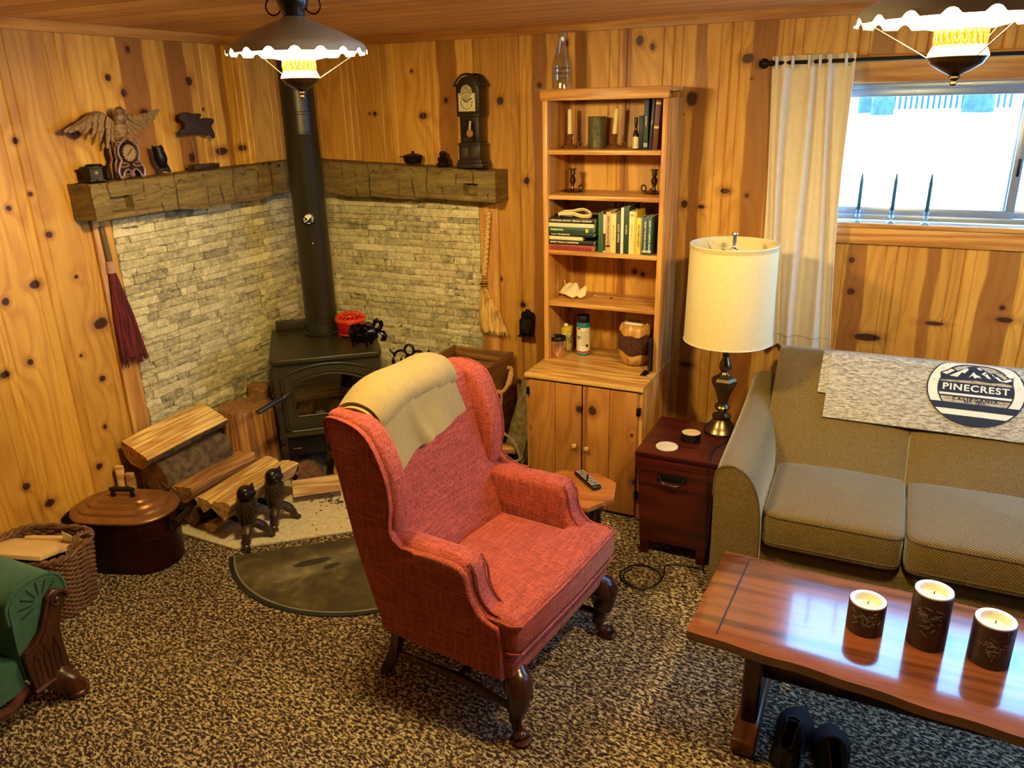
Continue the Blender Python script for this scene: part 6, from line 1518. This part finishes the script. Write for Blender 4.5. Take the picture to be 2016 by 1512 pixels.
for k in range(3): a = R(20+120*k); sp_.tube(spl([(.006*math.cos(a), .006*math.sin(a), zt2-.018), (.09*math.cos(a), .09*math.sin(a), zt2-.03), (.15*math.cos(a), .15*math.sin(a), zt2-.02), (rt*math.cos(a), rt*math.sin(a), zt2-.004)], 4), .002, 6)
sp_.tube([(.035*math.cos(2*PI*k/24), .035*math.sin(2*PI*k/24), zt2-.022) for k in range(24)], .002, 6, closed=True); sp_.build('spider', M_WIRE, shd)
MB().lathe([(.006, zt2-.02), (.009, zt2-.012), (.006, zt2-.002), (.009, zt2+.012), (.0075, zt2+.028), (.012, zt2+.04), (.010, zt2+.047), (0, zt2+.048)], 16).build('finial', M_STEEL, L_)
p = PZ(1360, 866, TZ_); t = thing('tin_candle', 'short round candle in a dark tin beside the lamp base', 'candle', (p.x, p.y, TZ_+.0006))
MB().lathe([(.041, 0), (.043, .003), (.043, .036), (.041, .037), (.041, .032)], 36, cap=False).lathe([(.042, .001), (0, .001)], 36, cap=False).build('tin', plain('dark_tin', '#1d120d', .3, .3), t); MB().lathe([(.0415, .030), (.041, .034), (0, .034)], 36).build('wax', plain('pale_cork', '#d9b983', .7, 0, .12, 60), t)
p = PZ(1313, 881, TZ_); t = thing('coaster', 'flat pale stone coaster near the front of the mahogany chest', 'coaster', (p.x, p.y, TZ_+.0006)); MB().lathe([(.046, 0), (.0475, .002), (.0475, .006), (.046, .0075), (0, .0075)], 36).build('disc', plain('pale_stone', '#d9cdb8', .6, 0, .15, 40), t)
cp = [PZ(1432, 866, TZ_+.006), PZ(1405, 885, TZ_+.004), PZ(1398, 905, TZ_+.004)]; e = Vector((cp[2].x+.005, TY0-.006, TZ_-.005))
cp = [Vector((lx+.05, ly-.05, TZ_+.004))]+cp+[Vector((cp[2].x+.004, TY0-.008, TZ_-.012)), Vector((cp[2].x+.01, TY0-.010, .25)), Vector((cp[2].x+.012, TY0-.02, .02))]
fl = [PZ(u, v, .007) for u, v in ((1375, 1118), (1345, 1113), (1312, 1113), (1306, 1135), (1285, 1155), (1255, 1159), (1228, 1145), (1222, 1128), (1245, 1113), (1275, 1114), (1300, 1130), (1295, 1150), (1262, 1158), (1235, 1147), (1228, 1130), (1245, 1118))]
t = thing('lamp_cord', 'thin black cord looped on the carpet before the mahogany chest', 'cord', (fl[5].x, fl[5].y, .001))
MB().tube(spl(cp+fl, 5), .0032, 6).build('cord', M_CORD, t, world=True)

# ------------------------------------------------------------------ olive sofa
SX0, SX1, SYF = 2.668, 4.78, -1.02
so = thing('olive_sofa', 'olive green chenille sofa under the window with a patterned blanket over its back', 'sofa', ((SX0+SX1)/2, -.6, 0))
A0, A1 = Vector((0, -.30, .835)), Vector((0, -.66, .42))       # front plane of the back cushions (y, z)
def bk_y(z): return A0.y+(A1.y-A0.y)*((A0.z-z)/(A0.z-A1.z))
XS = 3.333                                                       # seam between the first two cushions
bsec = lambda bul: [(bk_y(.34)-.01, .34), (bk_y(.46)-bul, .46), (bk_y(.6)-bul*1.3, .6), (bk_y(.72)-bul, .72), (bk_y(.80)-bul*.3, .80), (-.285, .842), (-.25, .858), (-.20, .855), (-.165, .835), (-.15, .78), (-.14, .5), (-.14, .2), (-.35, .2)]
for x0, x1 in ((SX0+.115, XS-.002), (XS+.002, 4.0), (4.004, SX1-.115)):
    m = MB(); NX = 16; vs = []
    for i in range(NX):
        a = i/(NX-1); x = x0+(x1-x0)*a; q = math.sin(PI*a)**.5 if 0 < a < 1 else 0
        S = spl([(y, z, 0) for y, z in bsec(.022*q)]+[(bsec(0)[0][0], bsec(0)[0][1], 0)], 3)[:-1]; sh = .985 if i in (0, NX-1) else 1.
        cyy = sum(p.x for p in S)/len(S); czz = sum(p.y for p in S)/len(S)
        vs += [(x, cyy+(p.x-cyy)*sh, czz+(p.y-czz)*sh) for p in S]
    n = len(S); m.add(vs, [(i*n+k, i*n+(k+1) % n, (i+1)*n+(k+1) % n, (i+1)*n+k) for i in range(NX-1) for k in range(n)]+[tuple(range(n)), tuple((NX-1)*n+k for k in reversed(range(n)))])
    m.build('back_cushion', M_SOFA, so, world=True, ang=60)
# arms: outline in x,z swept from the back to the front
def sofa_arm(xo, s):
    m = MB(); L2 = 18; vs = []
    for i in range(L2):
        a = i/(L2-1); y = -.18+(SYF+.18)*a; zt = .665-.052*a+.05*(1-a)**3; w = .185+.012*math.sin(PI*a)
        S = spl([(0, .06, 0), (0, .35, 0), (-.004, zt-.09, 0), (.004, zt-.03, 0), (.03, zt-.004, 0), (.07, zt, 0), (.115, zt-.025, 0), (.150, zt-.075, 0), (.172, zt-.15, 0), (.182, zt-.26, 0), (w, .25, 0), (w, .06, 0)], 3)
        q = .97 if i == L2-1 else 1.
        vs += [(xo+s*(.09+(p.x-.09)*q), y-(.012 if i == L2-1 else 0)+(.012 if i == L2-2 else 0), .33+(p.y-.33)*q) for p in S]
    n = len(S); m.add(vs, [(i*n+k, i*n+(k+1) % n, (i+1)*n+(k+1) % n, (i+1)*n+k) for i in range(L2-1) for k in range(n)]+[tuple(range(n)), tuple((L2-1)*n+k for k in reversed(range(n)))])
    o = m.build('arm', M_SOFA, so, world=True, ang=60)
    last = [(Vector(v)+Vector((0, .002, 0))) for v in vs[-n:]]
    MB().tube(last[5:-2], .0045, 6).build('welt', plain('sofa_welt', '#5a4a24', .85) if 'sofa_welt' not in MATS else MATS['sofa_welt'], o, world=True)
sofa_arm(SX0, 1); sofa_arm(SX1, -1)
MB().box(((SX0+SX1)/2, -.60, .175), (SX1-SX0-.33, .78, .19), .015, 3).build('seat_rail', M_SOFA, so, world=True)
for i, (x0, x1) in enumerate(((SX0+.186, XS+.006), (XS+.012, 3.985), (3.991, SX1-.186))):
    yf, yb = SYF-.012, -.56; m = MB(); c = ((x0+x1)/2, (yf+yb)/2, .365); sz = (x1-x0, yf-yb, .17)
    m.pillow(c, (x1-x0, abs(yf-yb), .155), .16, 40, crown=.30)
    m.v = [(x, y, z+.035*((y-yf)/(yb-yf))*(1)) for x, y, z in m.v]
    cu = m.build('seat_cushion', M_SOFA, so, world=True, ang=70)
    for zz in (.425, .315):
        sp_ = lambda w, mm: math.copysign(abs(w)**mm, w)
        pts = [(c[0]+(x1-x0)/2*sp_(math.cos(2*PI*k/80), .16)*.992, c[1]+abs(yf-yb)/2*sp_(math.sin(2*PI*k/80), .16)*.992, 0) for k in range(80)]
        MB().tube([(x, y, zz+.035*((y-yf)/(yb-yf))) for x, y, _ in pts], .0042, 6, closed=True).build('piping', MATS['sofa_welt'], cu, world=True)
for x in (SX0+.09, SX1-.09):
    for y in (SYF+.08, -.22): MB().cyl((x, y, 0), (x, y, .085), .022, .028, 12).build('foot', M_LEG, so, world=True)

# blanket with the round emblem over the sofa back
def on_back(u, v, lift=.0):
    n = Vector((0, -(A0.z-A1.z), -(A1.y-A0.y)*-1)).normalized(); n = Vector((0, (A1.z-A0.z), (A0.y-A1.y))).normalized()
    if n.y > 0: n = -n
    P0 = Vector((0, A0.y, A0.z))+n*(.034+lift); d = ray(u, v); return CAM+d*((P0-CAM).dot(n)/d.dot(n)), n
c00, nb = on_back(1618, 836); c10, _ = on_back(2016, 884); c01, _ = on_back(1632, 697); c11, _ = on_back(2016, 745)
DN = Vector((0, A1.y-A0.y, A1.z-A0.z)).normalized()
bx0 = (c00.x+c01.x)/2; zlow = (c00.z+c10.z)/2
Lfront = (Vector((0, A0.y, A0.z))-Vector((0, bk_y(zlow), zlow))).length
bt = thing('emblem_blanket', 'heather grey blanket with a round mountain emblem spread over the sofa back', 'blanket', (3.6, -.30, .86))
def blk(x, s, lift):
    """s: distance down the front from the top edge of the back; negative runs over the top"""
    if s >= 0:
        P0 = Vector((x, A0.y, A0.z))+DN*s; bul = .030*math.sin(min(1, max(0., s/.4))*PI*.9)+.004*math.sin(x*9+s*6); return P0+nb*(lift+.014+bul*.5)
    p = Vector((x, A0.y, A0.z))+nb*(lift+.014); t_ = -s; st = .006; d_ = 0.
    while d_ < t_-1e-6:
        h_ = min(st, t_-d_); th = R(49) - R(49+8)*min(1, d_/.05) - (R(78)*min(1, max(0, (d_-.10)/.04))); p = p+Vector((0, math.cos(th), math.sin(th)))*h_; d_ += h_
    return p
XB1 = 4.35
MB().grid(lambda a, b: tuple(blk(bx0+.004+(XB1-bx0)*a+.010*(1-b)*(1-a)*0, Lfront-(Lfront+.28)*b, .006)), 60, 44, .005).build('front_fold', M_HEATHER if 'M_HEATHER' in globals() else None, bt, world=True, ang=70) if False else None
def heather():
    t_ = NT('heather_knit'); o = t_.obj(); x, y, z = t_.xyz(o)
    v = t_.comb(t_.M('MULTIPLY', x, .22), y, z); n1 = t_.noise(v, 170, 3, .6, .5); n2 = t_.noise(v, 420, 2)
    f = t_.M('ADD', t_.M('MULTIPLY', n1, .7), t_.M('MULTIPLY', n2, .3)); col = t_.ramp(f, [(.36, '#665d4f'), (.47, '#9d937f'), (.58, '#c8bda4')]); t_.bump(f, .3, .003); return t_.out(col, .95)
M_HEATHER = heather()
MB().grid(lambda a, b: tuple(blk(bx0+.004+(XB1-bx0)*a, Lfront-(Lfront+.28)*b, .007)), 60, 44, .005).build('front_fold', M_HEATHER, bt, world=True, ang=70)
MB().grid(lambda a, b: tuple(blk(bx0-.030+.3*a, Lfront*.60-(Lfront*.60+.26)*b, .001)), 16, 30, .004).build('under_fold', M_HEATHER, bt, world=True, ang=70)
# emblem, laid on the front fold: local 2D (x to the right, y up the back)
e0, _ = on_back(1918, 786, -.01); XE = e0.x; s_e = (Vector((0, A0.y, A0.z))-Vector((0, e0.y, e0.z))).dot(-DN)
eL, _ = on_back(1822, 775, -.01); eB, _ = on_back(1930, 846, -.01); eT, _ = on_back(1905, 727, -.01)
ER = abs(e0.x-eL.x); 
sT = (Vector((0, eT.y, eT.z))-Vector((0, A0.y, A0.z))).dot(DN); sB = (Vector((0, eB.y, eB.z))-Vector((0, A0.y, A0.z))).dot(DN)
EH = ER*.93; s_e = sB-EH
M_NAVY = plain('emblem_navy', '#1b2233', .9); M_CRM = plain('emblem_cream', '#e9dcc2', .9)
def emb(mb, lift):
    """map 2D emblem coordinates (unit ellipse) on the fold"""
    mb.v = [tuple(blk(XE+p[0]*ER, s_e-p[1]*EH, .0095+lift+p[2]*.3)) for p in mb.v]; return mb
def poly(mb, pts, n=1, z=0.):
    """densely sampled filled polygon, as vertical strips when convex; triangulated otherwise"""
    b = bmesh.new(); vs = [b.verts.new((p[0], p[1], z)) for p in pts]; f = b.faces.new(vs); bmesh.ops.triangulate(b, faces=[f])
    for _ in range(n): bmesh.ops.subdivide_edges(b, edges=[e for e in b.edges if e.calc_length() > .12], cuts=1); bmesh.ops.triangulate(b, faces=b.faces[:])
    mb.bm(b); return mb
def circ(r, n=72, a0=0, a1=360, fy=1.): return [(r*math.cos(R(a0+(a1-a0)*k/n)), r*math.sin(R(a0+(a1-a0)*k/n))*fy) for k in range(n)]
def band(mb, r0, r1, a0=0, a1=360, n=96):
    mb.grid(lambda a, b: ((r0+(r1-r0)*b)*math.cos(R(a0+(a1-a0)*a)), (r0+(r1-r0)*b)*math.sin(R(a0+(a1-a0)*a)), 0), n+1, 3); return mb
def strip(mb, y0, y1, r, n=40):
    f = lambda y: math.sqrt(max(0, r*r-y*y))
    mb.grid(lambda a, b: ((2*a-1)*f(y0+(y1-y0)*b), y0+(y1-y0)*b, 0), n, 5); return mb
emb(band(MB(), .76, .985, -34, 214), .0004).build('emblem_ring', M_CRM, bt, world=True, smooth=False)
emb(band(band(MB(), .97, 1.0), .745, .775, -38, 218), .0008).build('emblem_outline', M_NAVY, bt, world=True, smooth=False)
emb(strip(strip(strip(strip(MB(), -.57, -.40, .985), -.99, -.74, .985), -.13, .17, .76), -.235, -.205, .76), .0008).build('emblem_bands', M_NAVY, bt, world=True, smooth=False)
emb(strip(strip(MB(), -.73, -.58, .975), -.20, -.14, .76), .0006).build('emblem_pale_band', M_CRM, bt, world=True, smooth=False)
mt = MB()
poly(mt, [(-.72, .22), (-.74, .42), (-.60, .50), (-.50, .58), (-.40, .50), (-.28, .55), (-.16, .66), (-.06, .70), (.06, .68), (.16, .58), (.27, .50), (.36, .52), (.47, .44), (.56, .36), (.66, .42), (.74, .43), (.74, .24), (.5, .27), (.25, .24), (0, .27), (-.3, .24)], 2)
emb(mt, .0008).build('emblem_mountains', M_NAVY, bt, world=True, smooth=False)
sn = MB()
for P_ in ([(-.70, .40), (-.52, .53), (-.44, .50), (-.60, .37)], [(-.55, .34), (-.30, .52), (-.20, .60), (-.16, .56), (-.24, .44), (-.30, .46), (-.38, .32)], [(-.16, .32), (-.06, .50), (.0, .42), (.06, .40), (.10, .34), (.03, .36), (-.03, .32), (-.08, .40)], [(.10, .46), (.17, .54), (.30, .34), (.22, .36), (.17, .42)], [(.30, .47), (.36, .48), (.54, .31), (.47, .31)], [(.50, .31), (.68, .40), (.72, .36), (.60, .29)], [(.0, .62), (.05, .66), (.12, .58), (.06, .57)]): poly(sn, P_, 1)
emb(sn, .0013).build('emblem_snow', M_CRM, bt, world=True, smooth=False)
tx = MB().text('PINECREST', .25, rotM((0, .02, 0)), .0, .006, 1.12); emb(tx, .0016).build('lettering', M_CRM, bt, world=True, smooth=False)
tx = MB().text('CALIFORNIA', .115, rotM((0, -.29, 0)), .0, .004, 1.5); emb(tx, .0013).build('lettering', M_NAVY, bt, world=True, smooth=False)
tx = MB().text('EST  1915', .085, rotM((0, -.355, 0)), .0, .003, 1.2); emb(tx, .0013).build('lettering', M_NAVY, bt, world=True, smooth=False)
tx = MB()
for k, c in enumerate('SIERRA'): a = R(168-13*k); tx.text(c, .075, rotM((.875*math.cos(a), .875*math.sin(a), 0), 0, 0, a-PI/2), .0)
for k, c in enumerate('PACIFIC'): a = R(75-11*k); tx.text(c, .075, rotM((.875*math.cos(a), .875*math.sin(a), 0), 0, 0, a-PI/2), .0)
emb(tx, .0013).build('lettering', plain('emblem_grey', '#8a8272', .9), bt, world=True, smooth=False)

# ------------------------------------------------------------------ coffee table
CTZ = .43
q00 = PZ(1352, 1238, CTZ); q01 = PZ(1428, 1083, CTZ); q10 = PZ(2016, 1450, CTZ); q11 = PZ(2016, 1216, CTZ)
t = thing('coffee_table', 'long dark live-edge plank coffee table in front of the olive sofa', 'coffee table', (3.45, -1.6, 0))
XR = 4.15
dF = (q10-q00)/(q10.x-q00.x); dB = (q11-q01)/(q11.x-q01.x)
def tab(a, b):
    lf = q00.lerp(q01, b); d = dF.lerp(dB, b); x = XR; p = lf+d*((XR-lf.x)*a); e = (.003*math.sin(a*17)+.003*math.sin(a*43+1))*(1-b)**6 + .006*math.sin(a*13+2)*b**6
    return p.x, p.y-e*(1 if b < .5 else -1), p.z
m = MB(); NA, NBB = 60, 14; vs = []
for i in range(NA):
    for j in range(NBB):
        p = tab(i/(NA-1), j/(NBB-1)); vs.append((p[0], p[1], CTZ-(.004 if j in (0, NBB-1) or i in (0, NA-1) else 0)))
top = len(vs)
for i in range(NA):
    for j in range(NBB):
        p = tab(i/(NA-1), j/(NBB-1)); b_ = j/(NBB-1); ins = -.012 if j == 0 else (.006 if j == NBB-1 else 0); vs.append((p[0], p[1]-ins*1.0, CTZ-.042))
fs = [(i*NBB+j, (i+1)*NBB+j, (i+1)*NBB+j+1, i*NBB+j+1) for i in range(NA-1) for j in range(NBB-1)]
fs += [tuple(reversed([top+k for k in f])) for f in fs[:]]
for i in range(NA-1):
    for j in (0, NBB-1): a, b_ = i*NBB+j, (i+1)*NBB+j; fs.append((a, b_, top+b_, top+a) if j else (b_, a, top+a, top+b_))
for j in range(NBB-1):
    for i in (0, NA-1): a, b_ = i*NBB+j, i*NBB+j+1; fs.append((a, b_, top+b_, top+a) if i == 0 else (b_, a, top+a, top+b_))
m.add(vs, fs); m.build('table_top', M_TABLE, t, world=True, ang=30)
g0, g1 = PZ(1410, 1249, CTZ), PZ(1477, 1099, CTZ); dg_ = (g1-g0).normalized(); mid = (g0+g1)/2
MB().box((mid.x, mid.y, CTZ+.0002), (.0045, (g1-g0).length-.01, .0016), 0, rot=(0, 0, math.atan2(dg_.y, dg_.x)-PI/2)).build('end_joint', plain('joint_dark', '#140806', .6), t, world=True)
M_TLEG = wood('table_leg_wood', '#1b0c08', '#3d1f14', 'z', .9, .3)
for x in (2.94, 3.95):
    MB().box((x, -1.60, .03), (.075, .40, .058), .012, 3).build('foot_runner', M_OCT if False else wood('foot_wood_%d' % (x*100), '#3a1a0c', '#6e3a1e', 'y', .9, .35), t, world=True)
    MB().box((x, -1.60, .222), (.055, .22, .33), .012, 3).build('leg_slab', M_TLEG, t, world=True)
    MB().box((x, -1.60, .375), (.07, .34, .025), .006).build('cross_cleat', M_TLEG, t, world=True)
MB().box((3.445, -1.60, .20), (1.0, .03, .07), .006).build('stretcher', M_TLEG, t, world=True)
M_CAN = plain('brown_candle_wrap', '#33201a', .45, 0, .12, 18)
M_CANP = plain('silver_print', '#8b7f78', .5, .4)
for (u, v, vt, w, lab) in ((1701, 1236, 1181, 68, 'shortest of three brown candles on the coffee table'), (1821, 1263, 1160, 70, 'tallest of three brown candles on the coffee table'), (1944, 1297, 1217, 74, 'middle-height brown candle nearest the right end of the coffee table')):
    p = PZ(u, v, CTZ); r = w*.5*(p-CAM).dot(_f)/FPX; 
    ptop = CAM+ray(*(u+(vt-v)*-.09, vt))*1.; 
    # height: top centre seen at (.., vt) directly above the foot
    d = ray(u+10*(v-vt)/100, vt); k = ((p.x-CAM.x)*d.x+(p.y-CAM.y)*d.y)/(d.x*d.x+d.y*d.y); hgt = CAM.z+d.z*k-CTZ
    t = thing('pillar_candle', lab, 'candle', (p.x, p.y, CTZ+.0006), 0, 'brown candles on the coffee table')
    MB().lathe([(r*.97, 0), (r, .003), (r, hgt-.004), (r*.985, hgt)], 40).build('wrap', M_CAN, t) if False else MB().lathe([(0, .0), (r*.97, 0), (r, .003), (r, hgt-.003), (r*.97, hgt-.001)], 40, cap=False).build('wrap', M_CAN, t)
    MB().lathe([(r*.975, hgt-.002), (r*.96, hgt+.002), (r*.74, hgt+.001), (r*.66, hgt-.012)], 40, cap=False).build('rim', M_WHITE, t)
    MB().lathe([(r*.68, hgt-.012), (0, hgt-.013)], 36, cap=False).build('wax_pool', M_WAX, t)
    MB().tube([(0, 0, hgt-.014), (.001, 0, hgt-.004)], .0014, 6).build('wick', M_BLACK, t)
    m = MB(); rr = random.Random(int(u)); ac = .55
    for k in range(34):
        a = -.08+rr.gauss(0, .38); z = hgt*.55+rr.gauss(0, hgt*.13); l = rr.uniform(.004, .012); an = rr.uniform(0, 6)
        m.tube([((r+.0005)*math.sin(a+l*s*math.cos(an)/r), -(r+.0005)*math.cos(a+l*s*math.cos(an)/r), z+l*s*math.sin(an)) for s in (-1, 0, 1)], .0007, 4)
    m.build('printed_pattern', M_CANP, t)

# ------------------------------------------------------------------ shoes under the table
M_SHOE = plain('dark_suede', '#15110f', .8, 0, .2, 30); M_SOLE = plain('shoe_sole', '#0a0908', .7)
def shoe(label, toe, heel):
    toe, heel = Vector(toe), Vector(heel); ax = toe-heel; L = ax.length; an = math.atan2(ax.y, ax.x)
    t = thing('shoe', label, 'shoe', tuple((toe+heel)/2), an, 'pair of dark slip-on shoes')
    wid = lambda a: (.044+.012*math.exp(-((a-.70)/.22)**2)-.006*math.exp(-((a-.35)/.2)**2))*(max(.03, 1-((a-.60)/.402)**2.3)**.5 if a > .60 else 1)*(min(1, (a+.001)/.10)**.5 if a < .1 else 1)
    m = MB(); m.grid(lambda a, b: ((a-.5)*L, wid(a)*1.06*math.cos(2*PI*b), .010+(.010 if math.sin(2*PI*b) > 0 else -.009)), 22, 20, cv=True); m.build('sole', M_SOLE, t)
    m = MB()
    def up(a, b):
        th = PI*b; w = wid(a); top = .062-.018*max(0, (a-.45)/.55)*1.6 if a > .3 else .068
        top *= max(.12, 1-max(0, (a-.60)/.402)**2.6)**.5
        op = 1-max(0, 1-abs((a-.27)/.27)**3) if a < .54 else 1.
        c_ = math.cos(th); s_ = math.sin(th)
        cut = .98 if a > .56 else .62
        return ((a-.5)*L, w*c_*(1.0), .018+top*min(s_, 1.)*1.)
    m.grid(lambda a, b: up(.50+.50*a, b), 16, 18, .003)
    for s in (0, 1):
        m.grid(lambda a, b: ((.54*a-.5)*L, (wid(.54*a))*math.cos((PI*.36*b) if s == 0 else PI-PI*.36*b), .018+.068*math.sin(PI*.36*b)), 14, 8, .003)
    m.grid(lambda a, b: (-.5*L+.004, wid(.02)*(2*a-1)*1.3, .018+.062*b), 8, 6, .003)
    m.build('upper', M_SHOE, t)
    MB().grid(lambda a, b: ((.55*a-.49)*L, wid(.55*a)*.85*(2*b-1), .024), 12, 6).build('insole', plain('shoe_lining', '#0e0c0b', .9) if 'shoe_lining' not in MATS else MATS['shoe_lining'], t)
    lip = [((.54*a-.5)*L, wid(.54*a)*math.cos(PI*.36), .018+.068*math.sin(PI*.36)+.001) for a in [k/10 for k in range(11)]]
    ring = lip+[((.50)*L*0+(.545-.5)*L+.008, 0, .080)]+[(x, -y, z) for x, y, z in reversed(lip)]
    MB().tube(ring, .0032, 6, closed=False).build('collar', plain('shoe_collar', '#4a423a', .6) if 'shoe_collar' not in MATS else MATS['shoe_collar'], t)
tz = .03
a1, b1 = PZ(1578, 1392, tz), PZ(1525, 1545, tz); a2, b2 = PZ(1632, 1424, tz), PZ(1650, 1585, tz)
for (a_, b_, lab) in ((a1, b1, 'left shoe of a dark slip-on pair under the coffee table, toe farther in'), (a2, b2, 'right shoe of a dark slip-on pair under the coffee table, nearer the camera')):
    d = (b_-a_); d.z = 0; d = d.normalized()*.27; a_.z = .001; shoe(lab, a_, a_+d)

# ------------------------------------------------------------------ pendant lamps
def lit_glass(name, tint, color, strength):
    t = NT(name); t.t.nodes.remove(t.b); tr = t.nd('ShaderNodeBsdfTransparent', {'Color': tint}); e = t.nd('ShaderNodeEmission', {'Color': color, 'Strength': strength})
    ad = t.nd('ShaderNodeAddShader'); t.l.new(tr.outputs[0], ad.inputs[0]); t.l.new(e.outputs[0], ad.inputs[1]); t.l.new(ad.outputs[0], t.t.nodes['Material Output'].inputs[0]); return t.m
M_CHIM = lit_glass('amber_glass_gallery', (.85, .62, .30, 1), (1., .36, .03, 1), .75)
M_BAND = lit_glass('lit_milk_glass', (.92, .88, .78, 1), (1., .72, .32, 1), 1.2)
M_OPAL = lit_glass('lit_opal_glass', (.95, .92, .85, 1), (1., .88, .66, 1), 1.5)
M_BULB = lit_glass('lit_bulb', (.95, .95, .95, 1), (1., .86, .62, 1), 16.)
M_FONT = plain('lamp_font_dark', '#3a2a1c', .3, .8)
def pendant(label, x, y, zr, rz):
    """zr: height of the shade's rim"""
    t = thing('pendant_lamp', label, 'ceiling lamp', (x, y, zr), rz, 'oil-style pendant lamps')
    RO = .192; NS = 18; prof = [(RO, .004), (RO-.003, .012), (RO-.012, .020), (.125, .048), (.065, .072), (.042, .080), (.030, .088)]
    o_ = MB(); i_ = MB()
    o_.lathe(prof, 72, cap=False); i_.lathe([(r_-.002, z-.003) for r_, z in prof], 72, cap=False)
    def skirt(mb, dr):
        n = NS*8; vs = []; fs = []
        rows = 5
        for k in range(n):
            ph = (k % 8)/8; nt = max(0, math.sin(PI*((ph*8-2)/4))) if 2 <= ph*8 <= 6 else 0   # scallop notch
            zb = -.010+.012*nt
            for j in range(rows): b = j/(rows-1); z = zb+(.004-zb)*b; vs.append(((RO-dr+.004*(1-b))*math.cos(2*PI*k/n), (RO-dr+.004*(1-b))*math.sin(2*PI*k/n), z))
        for k in range(n):
            for j in range(rows-1): a, b = k*rows+j, ((k+1) % n)*rows+j; fs.append((a, b, b+1, a+1))
        mb.add(vs, fs)
    skirt(o_, 0); skirt(i_, .002)
    sh = o_.build('shade', M_SHADE_OUT, t, ang=50); i_.build('shade_lining', M_SHADE_IN, sh, ang=50)
    MB().lathe([(.034, .082), (.030, .09), (.033, .10), (.042, .118), (.046, .14), (.042, .165), (.030, .185), (.018, .195)], 24).build('crown', plain('crown_bronze', '#3a3836', .25, .7) if 'crown_bronze' not in MATS else MATS['crown_bronze'], t)
    for s in (-1, 1): MB().tube([(s*(.058+.022*math.cos(k*PI/9)), 0, .115+.022*math.sin(k*PI/9)) for k in range(18)], .0022, 6, closed=True).build('crown_ring', M_IRON, t)
    MB().lathe([(.006, .19), (.006, Zc-zr-.02)], 10).lathe([(.02, Zc-zr-.03), (.055, Zc-zr-.012), (.06, Zc-zr-.0005)], 28).build('canopy', M_IRON, t)
    MB().lathe([(.104, .004), (.098, -.008), (.078, -.018), (.050, -.024)], 48, cap=False).build('opal_dish', M_OPAL, t)
    MB().lathe([(.046, -.052), (.0455, -.022)], 32, cap=False).build('gallery', M_CHIM, t)
    pm = MB()
    for k in range(22):
        a = 2*PI*k/22
        for s in (-1, 1): pm.tube([(.0468*math.cos(a+s*.24*q), .0468*math.sin(a+s*.24*q), -.052+.028*q) for q in (0, .5, 1)], .0013, 5)
    pm.build('gallery_lattice', plain('gallery_gold', '#b0721a', .35, .8) if 'gallery_gold' not in MATS else MATS['gallery_gold'], t)
    MB().lathe([(.046, -.051), (.054, -.068), (.055, -.073)], 36, cap=False).build('milk_band', M_BAND, t)
    MB().lathe([(.054, -.073), (.050, -.079), (.046, -.086), (.030, -.096), (.014, -.104), (.009, -.107)], 36, cap=False).build('font', M_FONT, t)
    MB().lathe([(.008, -.105), (.011, -.110), (.011, -.113), (.005, -.117), (.007, -.122), (.006, -.126), (0, -.127)], 18).build('finial', M_BRASS, t)
    for k in range(3):
        a = 2*PI*k/3+.55; MB().tube([(RO*.96*math.cos(a), RO*.96*math.sin(a), .004), (.055*math.cos(a), .055*math.sin(a), -.073)], .0012, 6).build('support_wire', M_BRASS, t)
    bu = MB().lathe([(0, .002), (.018, .008), (.026, .026), (.022, .048), (.012, .062), (.012, .076)], 20).build('bulb', M_BULB, t)
    l = bpy.data.lights.new('bulb_light', 'POINT'); l.energy = BULB_W; l.color = BULB_COL; l.shadow_soft_size = .085
    lo = bpy.data.objects.new('bulb_light', l); COL.objects.link(lo); lo.parent = t; lo.location = (0, 0, .004)
    return t
pendant('left one of two tin-shaded pendant lamps, hanging before the stovepipe', 1.568, -1.86, 2.062, .3)
pendant('right one of two tin-shaded pendant lamps, hanging before the window', 3.222, -1.91, 2.047, .55)
